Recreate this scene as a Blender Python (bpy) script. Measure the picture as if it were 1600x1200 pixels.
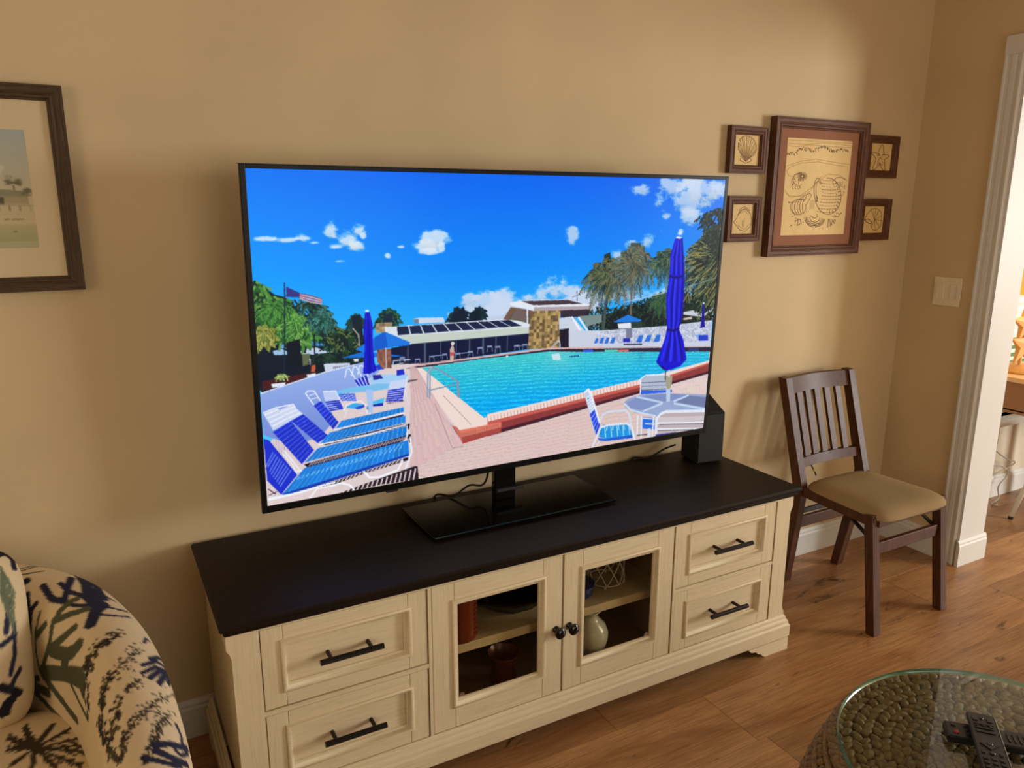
import bpy, bmesh, math, random
import numpy as np
from mathutils import Vector, Matrix

for o in list(bpy.data.objects): bpy.data.objects.remove(o, do_unlink=True)
scene = bpy.context.scene
COL = scene.collection
random.seed(11); rng = np.random.default_rng(4)

# ------------------------------------------------------------------ camera, light, exposure
CAM = (-.6341, -2.1483, 1.5005)
cam_d = bpy.data.cameras.new('camera'); cam = bpy.data.objects.new('camera', cam_d); COL.objects.link(cam)
Rv = Vector((0.87671005, -0.48101256, 0.00253242)); Uv = Vector((0.10679562, 0.19977726, 0.97400397)); Fv = Vector((0.46901406, 0.85364862, -0.22651677))
M = Matrix.Identity(4)
for i in range(3): M[i][0] = Rv[i]; M[i][1] = Uv[i]; M[i][2] = -Fv[i]; M[i][3] = CAM[i]
cam.matrix_world = M
cam_d.sensor_fit = 'HORIZONTAL'; cam_d.sensor_width = 36.0; cam_d.lens = 1201.2*36/1600
cam_d.clip_start = .05; cam_d.clip_end = 100
scene.camera = cam

world = bpy.data.worlds.new('world'); scene.world = world; world.use_nodes = True
bg = world.node_tree.nodes['Background']; bg.inputs[0].default_value = (1, .96, .90, 1); bg.inputs[1].default_value = 1.15

def area(name, loc, direction, sx, sy, power, color):
    l = bpy.data.lights.new(name, 'AREA'); l.shape = 'RECTANGLE'; l.size = sx; l.size_y = sy; l.energy = power; l.color = color
    o = bpy.data.objects.new(name, l); COL.objects.link(o); o.location = loc
    o.rotation_euler = Vector(direction).to_track_quat('-Z', 'Y').to_euler(); return o
# daylight entering through the room's openings
area('daylight_side_room_door', (5.75, -3.2, 1.55), (-1, .62, -.05), 1.1, 1.4, 172, (1, .98, .945))
area('daylight_patio_door', (.9, -4.85, 1.15), (0, 1, 0), 2.3, 1.9, 21, (1, .84, .62))
area('daylight_left_window', (-2.85, -1.9, 1.55), (1, 0, 0), 1.3, 1.1, 13, (1, .74, .44))

scene.view_settings.view_transform = 'Standard'; scene.view_settings.look = 'None'
scene.view_settings.exposure = 0.0; scene.view_settings.gamma = 1.0; scene.view_settings.use_curve_mapping = False

# ------------------------------------------------------------------ materials
def lin(c):
    return tuple((v/255/12.92 if v/255 <= .04045 else ((v/255+.055)/1.055)**2.4) for v in c)
MATS = {}
def nodes(name):
    m = bpy.data.materials.new(name); m.use_nodes = True; nt = m.node_tree
    return m, nt, nt.nodes['Principled BSDF']
def N(nt, t, **kw):
    n = nt.nodes.new(t)
    for k, v in kw.items(): setattr(n, k, v)
    return n
def plain(name, c, rough=.5, metal=0, spec=.5):
    m, nt, b = nodes(name); b.inputs['Base Color'].default_value = (*lin(c), 1); b.inputs['Roughness'].default_value = rough
    b.inputs['Metallic'].default_value = metal; b.inputs['Specular IOR Level'].default_value = spec
    MATS[name] = m; return m
def ramp(nt, stops):
    r = N(nt, 'ShaderNodeValToRGB'); e = r.color_ramp.elements
    while len(e) < len(stops): e.new(.5)
    for el, (p, c) in zip(e, stops): el.position = p; el.color = (*lin(c), 1)
    return r
def grain(name, stops, scale, rough=.5, bump=.1, noise=6.0, detail=5, rand=False, spec=.4, distort=1.2):
    """Procedural wood: stretched noise; optional per-object offset."""
    m, nt, b = nodes(name); tc = N(nt, 'ShaderNodeTexCoord'); mp = N(nt, 'ShaderNodeMapping'); mp.inputs['Scale'].default_value = scale
    nt.links.new(tc.outputs['Object'], mp.inputs['Vector']); src = mp.outputs['Vector']
    if rand:
        oi = N(nt, 'ShaderNodeObjectInfo'); ad = N(nt, 'ShaderNodeVectorMath', operation='MULTIPLY_ADD')
        ad.inputs[1].default_value = (37, 19, 23); nt.links.new(oi.outputs['Random'], ad.inputs[0]); nt.links.new(src, ad.inputs[2]); src = ad.outputs['Vector']
    n = N(nt, 'ShaderNodeTexNoise'); n.inputs['Scale'].default_value = noise; n.inputs['Detail'].default_value = detail; n.inputs['Roughness'].default_value = .62; n.inputs['Distortion'].default_value = distort
    nt.links.new(src, n.inputs['Vector']); r = ramp(nt, stops); nt.links.new(n.outputs['Fac'], r.inputs['Fac'])
    nt.links.new(r.outputs['Color'], b.inputs['Base Color']); b.inputs['Roughness'].default_value = rough; b.inputs['Specular IOR Level'].default_value = spec
    bp = N(nt, 'ShaderNodeBump'); bp.inputs['Strength'].default_value = bump; bp.inputs['Distance'].default_value = .002
    nt.links.new(n.outputs['Fac'], bp.inputs['Height']); nt.links.new(bp.outputs['Normal'], b.inputs['Normal'])
    MATS[name] = m; return m
def paint(name, c, rough=.75, bump=.12, scale=260, mott=.04):
    m, nt, b = nodes(name); tc = N(nt, 'ShaderNodeTexCoord')
    n = N(nt, 'ShaderNodeTexNoise'); n.inputs['Scale'].default_value = scale; n.inputs['Detail'].default_value = 3; nt.links.new(tc.outputs['Object'], n.inputs['Vector'])
    n2 = N(nt, 'ShaderNodeTexNoise'); n2.inputs['Scale'].default_value = 2.2; nt.links.new(tc.outputs['Object'], n2.inputs['Vector'])
    d = tuple(max(0, v*(1-mott)) for v in c); r = ramp(nt, [(.35, d), (.65, c)]); nt.links.new(n2.outputs['Fac'], r.inputs['Fac'])
    nt.links.new(r.outputs['Color'], b.inputs['Base Color']); b.inputs['Roughness'].default_value = rough; b.inputs['Specular IOR Level'].default_value = .25
    bp = N(nt, 'ShaderNodeBump'); bp.inputs['Strength'].default_value = bump; bp.inputs['Distance'].default_value = .001
    nt.links.new(n.outputs['Fac'], bp.inputs['Height']); nt.links.new(bp.outputs['Normal'], b.inputs['Normal'])
    MATS[name] = m; return m
def glass(name, tint, refl_rough=.02, ior=1.45):
    """Thin architectural glass: tinted see-through plus a Fresnel mirror."""
    m = bpy.data.materials.new(name); m.use_nodes = True; nt = m.node_tree; nt.nodes.clear()
    out = N(nt, 'ShaderNodeOutputMaterial'); mx = N(nt, 'ShaderNodeMixShader'); tr = N(nt, 'ShaderNodeBsdfTransparent'); gl = N(nt, 'ShaderNodeBsdfGlossy')
    fr = N(nt, 'ShaderNodeFresnel'); fr.inputs['IOR'].default_value = ior; tr.inputs['Color'].default_value = (*tint, 1); gl.inputs['Roughness'].default_value = refl_rough
    
    ge = N(nt, 'ShaderNodeNewGeometry'); mu = N(nt, 'ShaderNodeMath', operation='MULTIPLY'); inv = N(nt, 'ShaderNodeMath', operation='SUBTRACT'); inv.inputs[0].default_value = 1
    nt.links.new(ge.outputs['Backfacing'], inv.inputs[1]); nt.links.new(fr.outputs[0], mu.inputs[0]); nt.links.new(inv.outputs[0], mu.inputs[1])
    nt.links.new(mu.outputs[0], mx.inputs[0]); nt.links.new(tr.outputs[0], mx.inputs[1]); nt.links.new(gl.outputs[0], mx.inputs[2]); nt.links.new(mx.outputs[0], out.inputs[0])
    MATS[name] = m; return m
def print_mat(name, rough=.6, emit=0.0, spec=.3, weave=0.0, coat=0.0):
    """Flat print held in the mesh's colour attribute."""
    m, nt, b = nodes(name); a = N(nt, 'ShaderNodeAttribute'); a.attribute_name = 'print'
    if emit: 
        b.inputs['Base Color'].default_value = (.004, .004, .005, 1); nt.links.new(a.outputs['Color'], b.inputs['Emission Color']); b.inputs['Emission Strength'].default_value = emit
    else: nt.links.new(a.outputs['Color'], b.inputs['Base Color'])
    b.inputs['Roughness'].default_value = rough; b.inputs['Specular IOR Level'].default_value = spec
    if weave:
        tc = N(nt, 'ShaderNodeTexCoord'); n = N(nt, 'ShaderNodeTexNoise'); n.inputs['Scale'].default_value = 420; nt.links.new(tc.outputs['Object'], n.inputs['Vector'])
        bp = N(nt, 'ShaderNodeBump'); bp.inputs['Strength'].default_value = weave; bp.inputs['Distance'].default_value = .001
        nt.links.new(n.outputs['Fac'], bp.inputs['Height']); nt.links.new(bp.outputs['Normal'], b.inputs['Normal'])
    MATS[name] = m; return m

WALL = (214, 192, 152)
paint('wall_paint', WALL); paint('ceiling_paint', (236, 230, 218), .9); paint('white_trim', (220, 219, 214), .42, .03, 90, .02)
paint('side_room_paint', (222, 212, 190))
def plank_material():
    m, nt, b = nodes('plank_wood'); tc = N(nt, 'ShaderNodeTexCoord'); oi = N(nt, 'ShaderNodeObjectInfo')
    off = N(nt, 'ShaderNodeVectorMath', operation='SCALE'); off.inputs[0].default_value = (41, 17, 29); nt.links.new(oi.outputs['Random'], off.inputs['Scale'])
    def noise(scale, s_, det, dist):
        mp = N(nt, 'ShaderNodeMapping'); mp.inputs['Scale'].default_value = scale; nt.links.new(tc.outputs['Object'], mp.inputs['Vector']); nt.links.new(off.outputs['Vector'], mp.inputs['Location'])
        n = N(nt, 'ShaderNodeTexNoise'); n.inputs['Scale'].default_value = s_; n.inputs['Detail'].default_value = det; n.inputs['Roughness'].default_value = .6; n.inputs['Distortion'].default_value = dist
        nt.links.new(mp.outputs['Vector'], n.inputs['Vector']); return n.outputs['Fac']
    broad = ramp(nt, [(.28, (158, 108, 64)), (.5, (188, 138, 88)), (.75, (210, 164, 112))]); nt.links.new(noise((1, 5, 5), 1.7, 5, .8), broad.inputs['Fac'])
    fine = ramp(nt, [(.3, (176, 170, 164)), (.62, (255, 255, 255))]); nt.links.new(noise((2.2, 60, 60), 3.0, 6, .3), fine.inputs['Fac'])
    knot = ramp(nt, [(.29, (92, 66, 50)), (.37, (255, 255, 255))]); nt.links.new(noise((2.4, 8, 8), 1.5, 4, 1.6), knot.inputs['Fac'])
    tone = ramp(nt, [(0, (205, 200, 196)), (.5, (240, 238, 236)), (1, (255, 255, 255))]); nt.links.new(oi.outputs['Random'], tone.inputs['Fac'])
    col = broad.outputs['Color']
    for r, f in ((fine, .75), (knot, .8), (tone, .9)):
        mx = N(nt, 'ShaderNodeMixRGB', blend_type='MULTIPLY'); mx.inputs[0].default_value = f; nt.links.new(col, mx.inputs[1]); nt.links.new(r.outputs['Color'], mx.inputs[2]); col = mx.outputs[0]
    nt.links.new(col, b.inputs['Base Color']); b.inputs['Roughness'].default_value = .36; b.inputs['Specular IOR Level'].default_value = .4
    MATS['plank_wood'] = m
plank_material()
plain('dark_steel', (62, 60, 60), .35, .8)
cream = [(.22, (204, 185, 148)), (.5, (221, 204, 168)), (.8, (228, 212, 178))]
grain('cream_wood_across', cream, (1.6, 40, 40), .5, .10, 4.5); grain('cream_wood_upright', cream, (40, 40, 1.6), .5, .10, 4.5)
plain('cream_inside_shaded', (140, 118, 86), .7)  # cream darkened so the cabinet's inner shade sits in the colour
grain('espresso_wood', [(.25, (15, 9, 6)), (.55, (29, 19, 13)), (.85, (44, 32, 23))], (1.2, 30, 30), .5, .25, 4.5, spec=.18)
grain('frame_wood_across', [(.25, (58, 34, 22)), (.5, (98, 62, 42)), (.8, (124, 84, 60))], (4, 60, 60), .55, .3, 4, spec=.22); grain('frame_wood_upright', [(.25, (58, 34, 22)), (.5, (98, 62, 42)), (.8, (124, 84, 60))], (60, 60, 4), .55, .3, 4, spec=.22)
grain('grey_frame_across', [(.25, (52, 40, 28)), (.6, (84, 66, 46)), (.85, (106, 86, 62))], (4, 50, 50), .5, .2, 4, spec=.25); grain('grey_frame_upright', [(.25, (52, 40, 28)), (.6, (84, 66, 46)), (.85, (106, 86, 62))], (50, 50, 4), .5, .2, 4, spec=.25)
grain('chair_wood', [(.25, (52, 26, 12)), (.55, (80, 44, 22)), (.85, (106, 62, 34))], (16, 16, 1.6), .42, .05, 4, spec=.26)
paint('suede', (166, 140, 98), .95, .25, 500, .14)
plain('matte_black', (18, 18, 19), .42, 0, .4); plain('bezel_black', (10, 10, 13), .35, 0, .2); plain('gloss_black', (9, 9, 10), .12, 0, .5); plain('soft_black', (26, 26, 28), .6, 0, .4); plain('speaker_black', (22, 22, 24), .7, 0, .35)
plain('bronze_black', (28, 22, 19), .34, .55); plain('remote_black', (30, 29, 30), .45); plain('button_black', (20, 20, 21), .35); plain('red_button', (170, 34, 38), .4); plain('silver', (196, 196, 196), .25, 1)
plain('terracotta', (122, 48, 24), .34); plain('brown_glaze', (96, 44, 24), .3); plain('white_glaze', (206, 206, 190), .22, 0, .6); plain('blue_glaze', (30, 52, 128), .3); plain('white_wire', (232, 226, 212), .4)
plain('brown_mat', (146, 96, 66), .85); plain('cream_mat', (226, 208, 172), .9); plain('switch_white', (232, 220, 196), .4)
plain('lamp_shade_gold', (236, 178, 80), .8); plain('starfish_tan', (226, 170, 96), .6); plain('desk_top_wood', (226, 190, 138), .45); plain('desk_wood', (152, 112, 82), .55); plain('white_metal', (226, 228, 220), .35); plain('cable_grey', (176, 168, 154), .5); plain('leaf_green', (96, 150, 70), .7); plain('blind_white', (240, 240, 234), .6)
plain('table_core', (40, 28, 18), .9); plain('yellow_tape', (190, 160, 40), .6)
grain('water_hyacinth', [(.25, (76, 54, 28)), (.55, (136, 104, 60)), (.85, (176, 144, 92))], (30, 30, 30), .5, .5, 3, rand=False, spec=.4)
glass('cabinet_glass', (.86, .83, .75), .02, 1.32); glass('table_glass', (.90, .95, .91), .01, 1.55); glass('window_glass', (.97, .99, .98), .01); glass('picture_glass', (.98, .98, .97), .04, 1.35)
m_ = plain('glass_edge_green', (70, 150, 128), .08, 0, .6); m_.node_tree.nodes['Principled BSDF'].inputs['Transmission Weight'].default_value = .5
print_mat('screen_picture', .28, 1.0, .10); print_mat('fabric_print', .85, 0, .2, .3); print_mat('art_print', .7)

# ------------------------------------------------------------------ mesh helpers
def tag(o, label=None, cat=None, group=None, kind=None):
    if label: o['label'] = label
    if cat: o['category'] = cat
    if group: o['group'] = group
    if kind: o['kind'] = kind
    return o
def thing(name, loc, label, cat, group=None, rotz=0):
    e = bpy.data.objects.new(name, None); COL.objects.link(e); e.location = loc; e.rotation_euler = (0, 0, rotz); e.empty_display_size = .05
    return tag(e, label, cat, group)
def origin(p):
    """World location of a parent chain (no rotation is used on parents whose parts are given in world coordinates)."""
    v = Vector((0, 0, 0))
    while p is not None: v += Vector(p.location); p = p.parent
    return v
def link(name, verts, faces, mat, parent=None, smooth=False, local=False, mats=None, fmat=None):
    me = bpy.data.meshes.new(name)
    off = Vector((0, 0, 0)) if (parent is None or local) else origin(parent)
    me.from_pydata([(v[0]-off.x, v[1]-off.y, v[2]-off.z) for v in verts], [], faces); me.update()
    for mm in (mats or [mat]): me.materials.append(MATS[mm])
    if fmat is not None: me.polygons.foreach_set('material_index', fmat)
    if smooth: me.polygons.foreach_set('use_smooth', [True]*len(me.polygons))
    o = bpy.data.objects.new(name, me); COL.objects.link(o)
    if parent is not None: o.parent = parent
    return o
class MB:
    """Collects shapes for one mesh."""
    def __init__(s): s.v = []; s.f = []
    def add(s, v, f):
        b = len(s.v); s.v += [tuple(p) for p in v]; s.f += [tuple(i+b for i in q) for q in f]; return s
    def box(s, x0, x1, y0, y1, z0, z1, bev=0.0):
        if bev <= 0:
            v = [(x, y, z) for x in (x0, x1) for y in (y0, y1) for z in (z0, z1)]
            return s.add(v, [(0, 1, 3, 2), (4, 6, 7, 5), (0, 4, 5, 1), (2, 3, 7, 6), (0, 2, 6, 4), (1, 5, 7, 3)])
        bm = bmesh.new(); bmesh.ops.create_cube(bm, size=1)
        for q in bm.verts: q.co = Vector((x0+(q.co.x+.5)*(x1-x0), y0+(q.co.y+.5)*(y1-y0), z0+(q.co.z+.5)*(z1-z0)))
        bmesh.ops.bevel(bm, geom=bm.edges[:], offset=bev, segments=2, affect='EDGES', profile=.5)
        return s.bm(bm)
    def bm(s, bm, mat=None):
        if mat is not None: bm.transform(mat)
        bm.verts.index_update(); s.add([v.co[:] for v in bm.verts], [[v.index for v in f.verts] for f in bm.faces]); bm.free(); return s
    def lathe(s, prof, cx, cy, n=32, z0=0.0, caps=True):
        v = []; f = []; k = len(prof)
        for i in range(n):
            a = 2*math.pi*i/n
            v += [(cx+r*math.cos(a), cy+r*math.sin(a), z0+z) for r, z in prof]
        for i in range(n):
            j = (i+1) % n
            f += [(i*k+q, j*k+q, j*k+q+1, i*k+q+1) for q in range(k-1)]
        if caps:
            f.append([i*k for i in range(n)][::-1]); f.append([i*k+k-1 for i in range(n)])
        return s.add(v, f)
    def tube(s, pts, r, n=8, closed=False):
        P = [Vector(p) for p in pts]; m = len(P); v = []; f = []; up = None
        for i in range(m):
            a = P[(i-1) % m] if (closed or i > 0) else P[i]; b = P[(i+1) % m] if (closed or i < m-1) else P[i]
            t = (b-a).normalized()
            if up is None: up = t.orthogonal().normalized()
            up = (up-t*up.dot(t)).normalized(); w = t.cross(up)
            rr = r[i] if isinstance(r, (list, tuple)) else r
            v += [tuple(P[i]+up*rr*math.cos(2*math.pi*k/n)+w*rr*math.sin(2*math.pi*k/n)) for k in range(n)]
        for i in range(m if closed else m-1):
            j = (i+1) % m
            f += [(i*n+k, i*n+(k+1) % n, j*n+(k+1) % n, j*n+k) for k in range(n)]
        if not closed: f += [tuple(range(n))[::-1], tuple((m-1)*n+k for k in range(n))]
        return s.add(v, f)
    def prism(s, poly, axis, a, b):
        """2D outline extruded along axis; outline in the two other axes in order."""
        def mk(p, t): return {'x': (t, p[0], p[1]), 'y': (p[0], t, p[1]), 'z': (p[0], p[1], t)}[axis]
        n = len(poly); v = [mk(p, a) for p in poly]+[mk(p, b) for p in poly]
        return s.add(v, [tuple(range(n))[::-1], tuple(range(n, 2*n))]+[(i, (i+1) % n, n+(i+1) % n, n+i) for i in range(n)])
    def bar(s, a, b, w, h, ref=(0, 0, 1)):
        """Rectangular bar between two points; w along ref x axis, h across."""
        a, b = Vector(a), Vector(b); t = (b-a).normalized(); x = t.cross(Vector(ref)).normalized(); y = x.cross(t)
        v = [tuple(p+x*sx*w/2+y*sy*h/2) for p in (a, b) for sx, sy in ((-1, -1), (1, -1), (1, 1), (-1, 1))]
        return s.add(v, [(3, 2, 1, 0), (4, 5, 6, 7)]+[(i, (i+1) % 4, 4+(i+1) % 4, 4+i) for i in range(4)])
    def rectloop(s, x0, x1, z0, z1, prof, y0=0.0):
        """Mitred loop in the wall plane: profile of (inset, depth toward the viewer)."""
        k = len(prof); v = []
        for (cx, cz, sx, sz) in ((x0, z0, 1, 1), (x1, z0, -1, 1), (x1, z1, -1, -1), (x0, z1, 1, -1)):
            v += [(cx+sx*d, y0-h, cz+sz*d) for d, h in prof]
        f = []
        for i in range(4):
            j = (i+1) % 4; f += [(i*k+q, j*k+q, j*k+(q+1) % k, i*k+(q+1) % k) for q in range(k)]
        return s.add(v, f)
    def obj(s, name, mat, parent=None, smooth=False, **kw): return link(name, s.v, s.f, mat, parent, smooth, **kw)
def auto_smooth(o, ang=.6):
    me = o.data; bm = bmesh.new(); bm.from_mesh(me); bmesh.ops.recalc_face_normals(bm, faces=bm.faces)
    for f in bm.faces: f.smooth = True
    for e in bm.edges:
        if len(e.link_faces) == 2 and e.calc_face_angle(0) > ang: e.smooth = False
    bm.to_mesh(me); bm.free(); return o

# ------------------------------------------------------------------ flat print painter (colour attribute on a fine grid)
class Canvas:
    def __init__(s, w, h, k, col=(0, 0, 0)):
        s.w, s.h, s.k = int(w*k), int(h*k), k; s.a = np.zeros((s.h, s.w, 3), np.float32); s.a[:] = np.array(col)/255
        s.noise = s.fbm()
    def fbm(s):
        out = np.zeros((s.h, s.w), np.float32); amp = 1
        for q in (9, 22, 54, 120, 260):
            g = rng.random((q+2, q+2)).astype(np.float32)
            yy = np.linspace(0, q, s.h); xx = np.linspace(0, q, s.w); yi = yy.astype(int); xi = xx.astype(int); fy = (yy-yi)[:, None]; fx = (xx-xi)[None]
            fy = fy*fy*(3-2*fy); fx = fx*fx*(3-2*fx)
            a = g[yi][:, xi]; b = g[yi][:, xi+1]; c = g[yi+1][:, xi]; d = g[yi+1][:, xi+1]
            out += amp*((a*(1-fx)+b*fx)*(1-fy)+(c*(1-fx)+d*fx)*fy); amp *= .72
        return (out-out.min())/(out.max()-out.min())
    def mask(s, pts):
        p = np.array(pts, float)*s.k; x0, y0 = np.floor(p.min(0)).astype(int); x1, y1 = np.ceil(p.max(0)).astype(int)+1
        x0, y0 = max(x0, 0), max(y0, 0); x1, y1 = min(x1, s.w), min(y1, s.h)
        if x1 <= x0 or y1 <= y0: return None
        X = np.arange(x0, x1)+.5; Y = np.arange(y0, y1)+.5; m = np.zeros((y1-y0, x1-x0), bool)
        for i in range(len(p)):
            (ax, ay), (bx, by) = p[i], p[(i+1) % len(p)]
            if ay == by: continue
            lo, hi = min(ay, by), max(ay, by)
            r0 = max(int(math.ceil(lo-y0-.5)), 0); r1 = min(int(math.ceil(hi-y0-.5)), len(Y))
            if r1 <= r0: continue
            t = (Y[r0:r1]-ay)/(by-ay); m[r0:r1] ^= X[None] < (ax+t*(bx-ax))[:, None]
        return (slice(y0, y1), slice(x0, x1)), m
    def poly(s, col, pts):
        r = s.mask(pts)
        if r: s.a[r[0]][r[1]] = np.array(col, np.float32)/255
    def line(s, col, w, pts):
        h = w/2
        for (a, b) in zip(pts, pts[1:]):
            dx, dy = b[0]-a[0], b[1]-a[1]; L = math.hypot(dx, dy) or 1; ux, uy = dx/L, dy/L; e = h*.6; nx, ny = -uy*h, ux*h
            s.poly(col, [(a[0]-ux*e*.2+nx, a[1]-uy*e*.2+ny), (b[0]+ux*e*.2+nx, b[1]+uy*e*.2+ny), (b[0]+ux*e, b[1]+uy*e), (b[0]+ux*e*.2-nx, b[1]+uy*e*.2-ny), (a[0]-ux*e*.2-nx, a[1]-uy*e*.2-ny), (a[0]-ux*e, a[1]-uy*e)])
    def mott(s, c1, c2, sc, pts):
        r = s.mask(pts)
        if not r: return
        sl, m = r; H, W_ = m.shape; q = max(1, int(sc*s.k)); g = rng.random((H//q+2, W_//q+2)); g = np.kron(g, np.ones((q, q)))[:H, :W_]
        t = np.clip(g*1.3-.15, 0, 1)[..., None]; c = (np.array(c1)*(1-t)+np.array(c2)*t)/255; s.a[sl][m] = c[m]
    def grad(s, c1, c2, pts):
        r = s.mask(pts)
        if not r: return
        sl, m = r; t = np.linspace(0, 1, m.shape[0])[:, None, None]+np.zeros((1, m.shape[1], 1)); c = (np.array(c1)*(1-t)+np.array(c2)*t)/255; s.a[sl][m] = c[m]
    def blob(s, col, al, cx, cy, rx, ry):
        cx, cy, rx, ry = cx*s.k, cy*s.k, rx*s.k, ry*s.k
        x0, x1, y0, y1 = max(int(cx-rx*1.3), 0), min(int(cx+rx*1.3)+1, s.w), max(int(cy-ry*1.3), 0), min(int(cy+ry*1.3)+1, s.h)
        if x1 <= x0 or y1 <= y0: return
        Y, X = np.mgrid[y0:y1, x0:x1]; d = np.sqrt(((X-cx)/rx)**2+((Y-cy)/ry)**2); n = s.noise[y0:y1, x0:x1]
        big = min(rx, ry) > 14*s.k
        a = np.clip((.95+(n-.5)*(2.2 if big else 1.4)-d)/(.5 if big else .4), 0, 1)*al; a = a[..., None]
        c = np.array(col)/255*(1-.10*np.clip((Y-cy)/ry, 0, 1))[..., None] if big else np.array(col)/255
        s.a[y0:y1, x0:x1] = s.a[y0:y1, x0:x1]*(1-a)+c*a
    def slats(s, col, gap, n, fr, q):
        s.poly(gap, q); a, b, c, d = [np.array(t, float) for t in q]
        for i in range(n):
            t0, t1 = (i+.5*(1-fr))/n, (i+.5*(1+fr))/n; k = 1+random.uniform(-.06, .06)
            s.poly(tuple(min(255, v*k) for v in col), [a+(b-a)*t0, a+(b-a)*t1, d+(c-d)*t1, d+(c-d)*t0])
    def palm(s, cols, cx, cy, r, nf, seed, a0, a1, w):
        R = random.Random(seed)
        for i in range(nf):
            an = math.radians(a0+(a1-a0)*(i+R.uniform(-.3, .3))/nf); L = r*R.uniform(.8, 1.08); pts = []
            for k in range(13):
                t = k/12; pts.append((cx+math.cos(an)*L*t, cy-math.sin(an)*L*t*.85+L*.55*t*t*(.75+.25*math.cos(an)**2)))
            col = R.choice(cols); 
            for k in range(1, 13):
                (x0, y0), (x1, y1) = pts[k-1], pts[k]; dx, dy = x1-x0, y1-y0; n = math.hypot(dx, dy) or 1; t = k/12; ll = r*.20*(math.sin(math.pi*min(1, t*.85+.12))+.15)
                for sg in (-1, 1):
                    for jj in (0, .5):
                        bx, by = x0+dx*jj, y0+dy*jj; ex = bx+(dx/n*.55-sg*dy/n*.8)*ll; ey = by+(dy/n*.55+sg*dx/n*.8)*ll+ll*.5
                        s.line(R.choice(cols), max(1.6, r*.012)*w, [(bx, by), (ex, ey)])
            s.line(col, max(2, r*.022), pts)
    def foliage(s, cols, n, size, seed, poly):
        R = random.Random(seed); p = np.array(poly, float); lo, hi = p.min(0), p.max(0); c = 0; tries = 0
        def inside(x, y):
            k = False
            for i in range(len(p)):
                (ax, ay), (bx, by) = p[i], p[i-1]
                if (ay > y) != (by > y) and x < (bx-ax)*(y-ay)/(by-ay)+ax: k = not k
            return k
        while c < n and tries < n*8:
            tries += 1; x, y = R.uniform(lo[0], hi[0]), R.uniform(lo[1], hi[1])
            if not inside(x, y): continue
            c += 1; a = R.uniform(.3, 2.8); L = size*R.uniform(.6, 1.5); s.line(R.choice(cols), size*.28, [(x, y), (x+math.cos(a)*L*.5, y+math.sin(a)*L*.4), (x+math.cos(a)*L, y+math.sin(a)*L)])
    def water(s, pts):
        r = s.mask(pts); sl, m = r; H, W_ = m.shape; Y = np.linspace(0, 1, H)[:, None]; X = np.linspace(0, 1, W_)[None]
        n = s.noise[sl]; top = np.array((60, 196, 205)); bot = np.array((0, 168, 238)); t = np.clip(Y*1.3+n*.3-.2, 0, 1)[..., None]
        c = top*(1-t)+bot*t
        rip = np.sin((Y**.7*150+n*16+X*4))*np.sin(X*46+n*22+Y*30); c = c+rip[..., None]*np.array((16, 24, 16)); c = c+np.clip(rip-.6, 0, 1)[..., None]*np.array((90, 80, 50))
        for cx, w_, cc in ((.43, .05, (150, 215, 210)), (.66, .05, (130, 205, 210)), (.72, .012, (20, 90, 150)), (.56, .1, (90, 205, 215))):
            g = np.exp(-((X-cx)/w_)**2)*np.clip(1.0-Y*2.0, 0, 1); g = (g*(.5+.5*np.sin(Y*240+n*9)))[..., None]*.8; c = c*(1-g)+np.array(cc)*g
        s.a[sl][m] = np.clip(c/255, 0, 1)[m]
    def pavers(s, col, q, nu, nv):
        a, b, c, d = [np.array(t, float) for t in q]
        P = lambda u, v: tuple((a*(1-u)+b*u)*(1-v)+(d*(1-u)+c*u)*v)
        for i in range(nu):
            for j in range(nv):
                u, v = i/nu, j/nv; k = random.uniform(.9, 1.05); sh = tuple(min(255, t*1.12*k) for t in col)
                h = (i+j) % 2
                s.poly(tuple(min(255, t*(1.085+.035*random.random())) for t in col), [P(u, v), P(u+1/nu, v), P(u+1/nu, v+1/nv), P(u, v+1/nv)])
                s.line(col, 1.5, [P(u, v), P(u+1/nu, v)] if h else [P(u, v), P(u, v+1/nv)]); s.line(col, 1.2, [P(u+.5/nu*h, v), P(u+.5/nu*h, v+1/nv)])
    def run(s, ops):
        D = dict(p=s.poly, l=s.line, n=s.mott, b=s.blob, s=s.slats, t=s.palm, f=s.foliage, w=s.water, g=s.grad, h=s.pavers)
        for o in ops: D[o[0]](*o[1:])
    def sample(s, u, v):
        """Bilinear colour at u, v in 0..1 (arrays), returned scene-linear."""
        x = np.clip(u*s.w-.5, 0, s.w-1.001); y = np.clip(v*s.h-.5, 0, s.h-1.001); xi = x.astype(int); yi = y.astype(int); fx = (x-xi)[..., None]; fy = (y-yi)[..., None]
        A = s.a; c = (A[yi, xi]*(1-fx)+A[yi, xi+1]*fx)*(1-fy)+(A[yi+1, xi]*(1-fx)+A[yi+1, xi+1]*fx)*fy
        return np.where(c <= .04045, c/12.92, ((c+.055)/1.055)**2.4)
    def soften(s, n=1):
        for _ in range(n):
            a = s.a; p = np.pad(a, ((1, 1), (1, 1), (0, 0)), 'edge'); s.a = (p[1:-1, 1:-1]*4+p[:-2, 1:-1]+p[2:, 1:-1]+p[1:-1, :-2]+p[1:-1, 2:])/8
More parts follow.
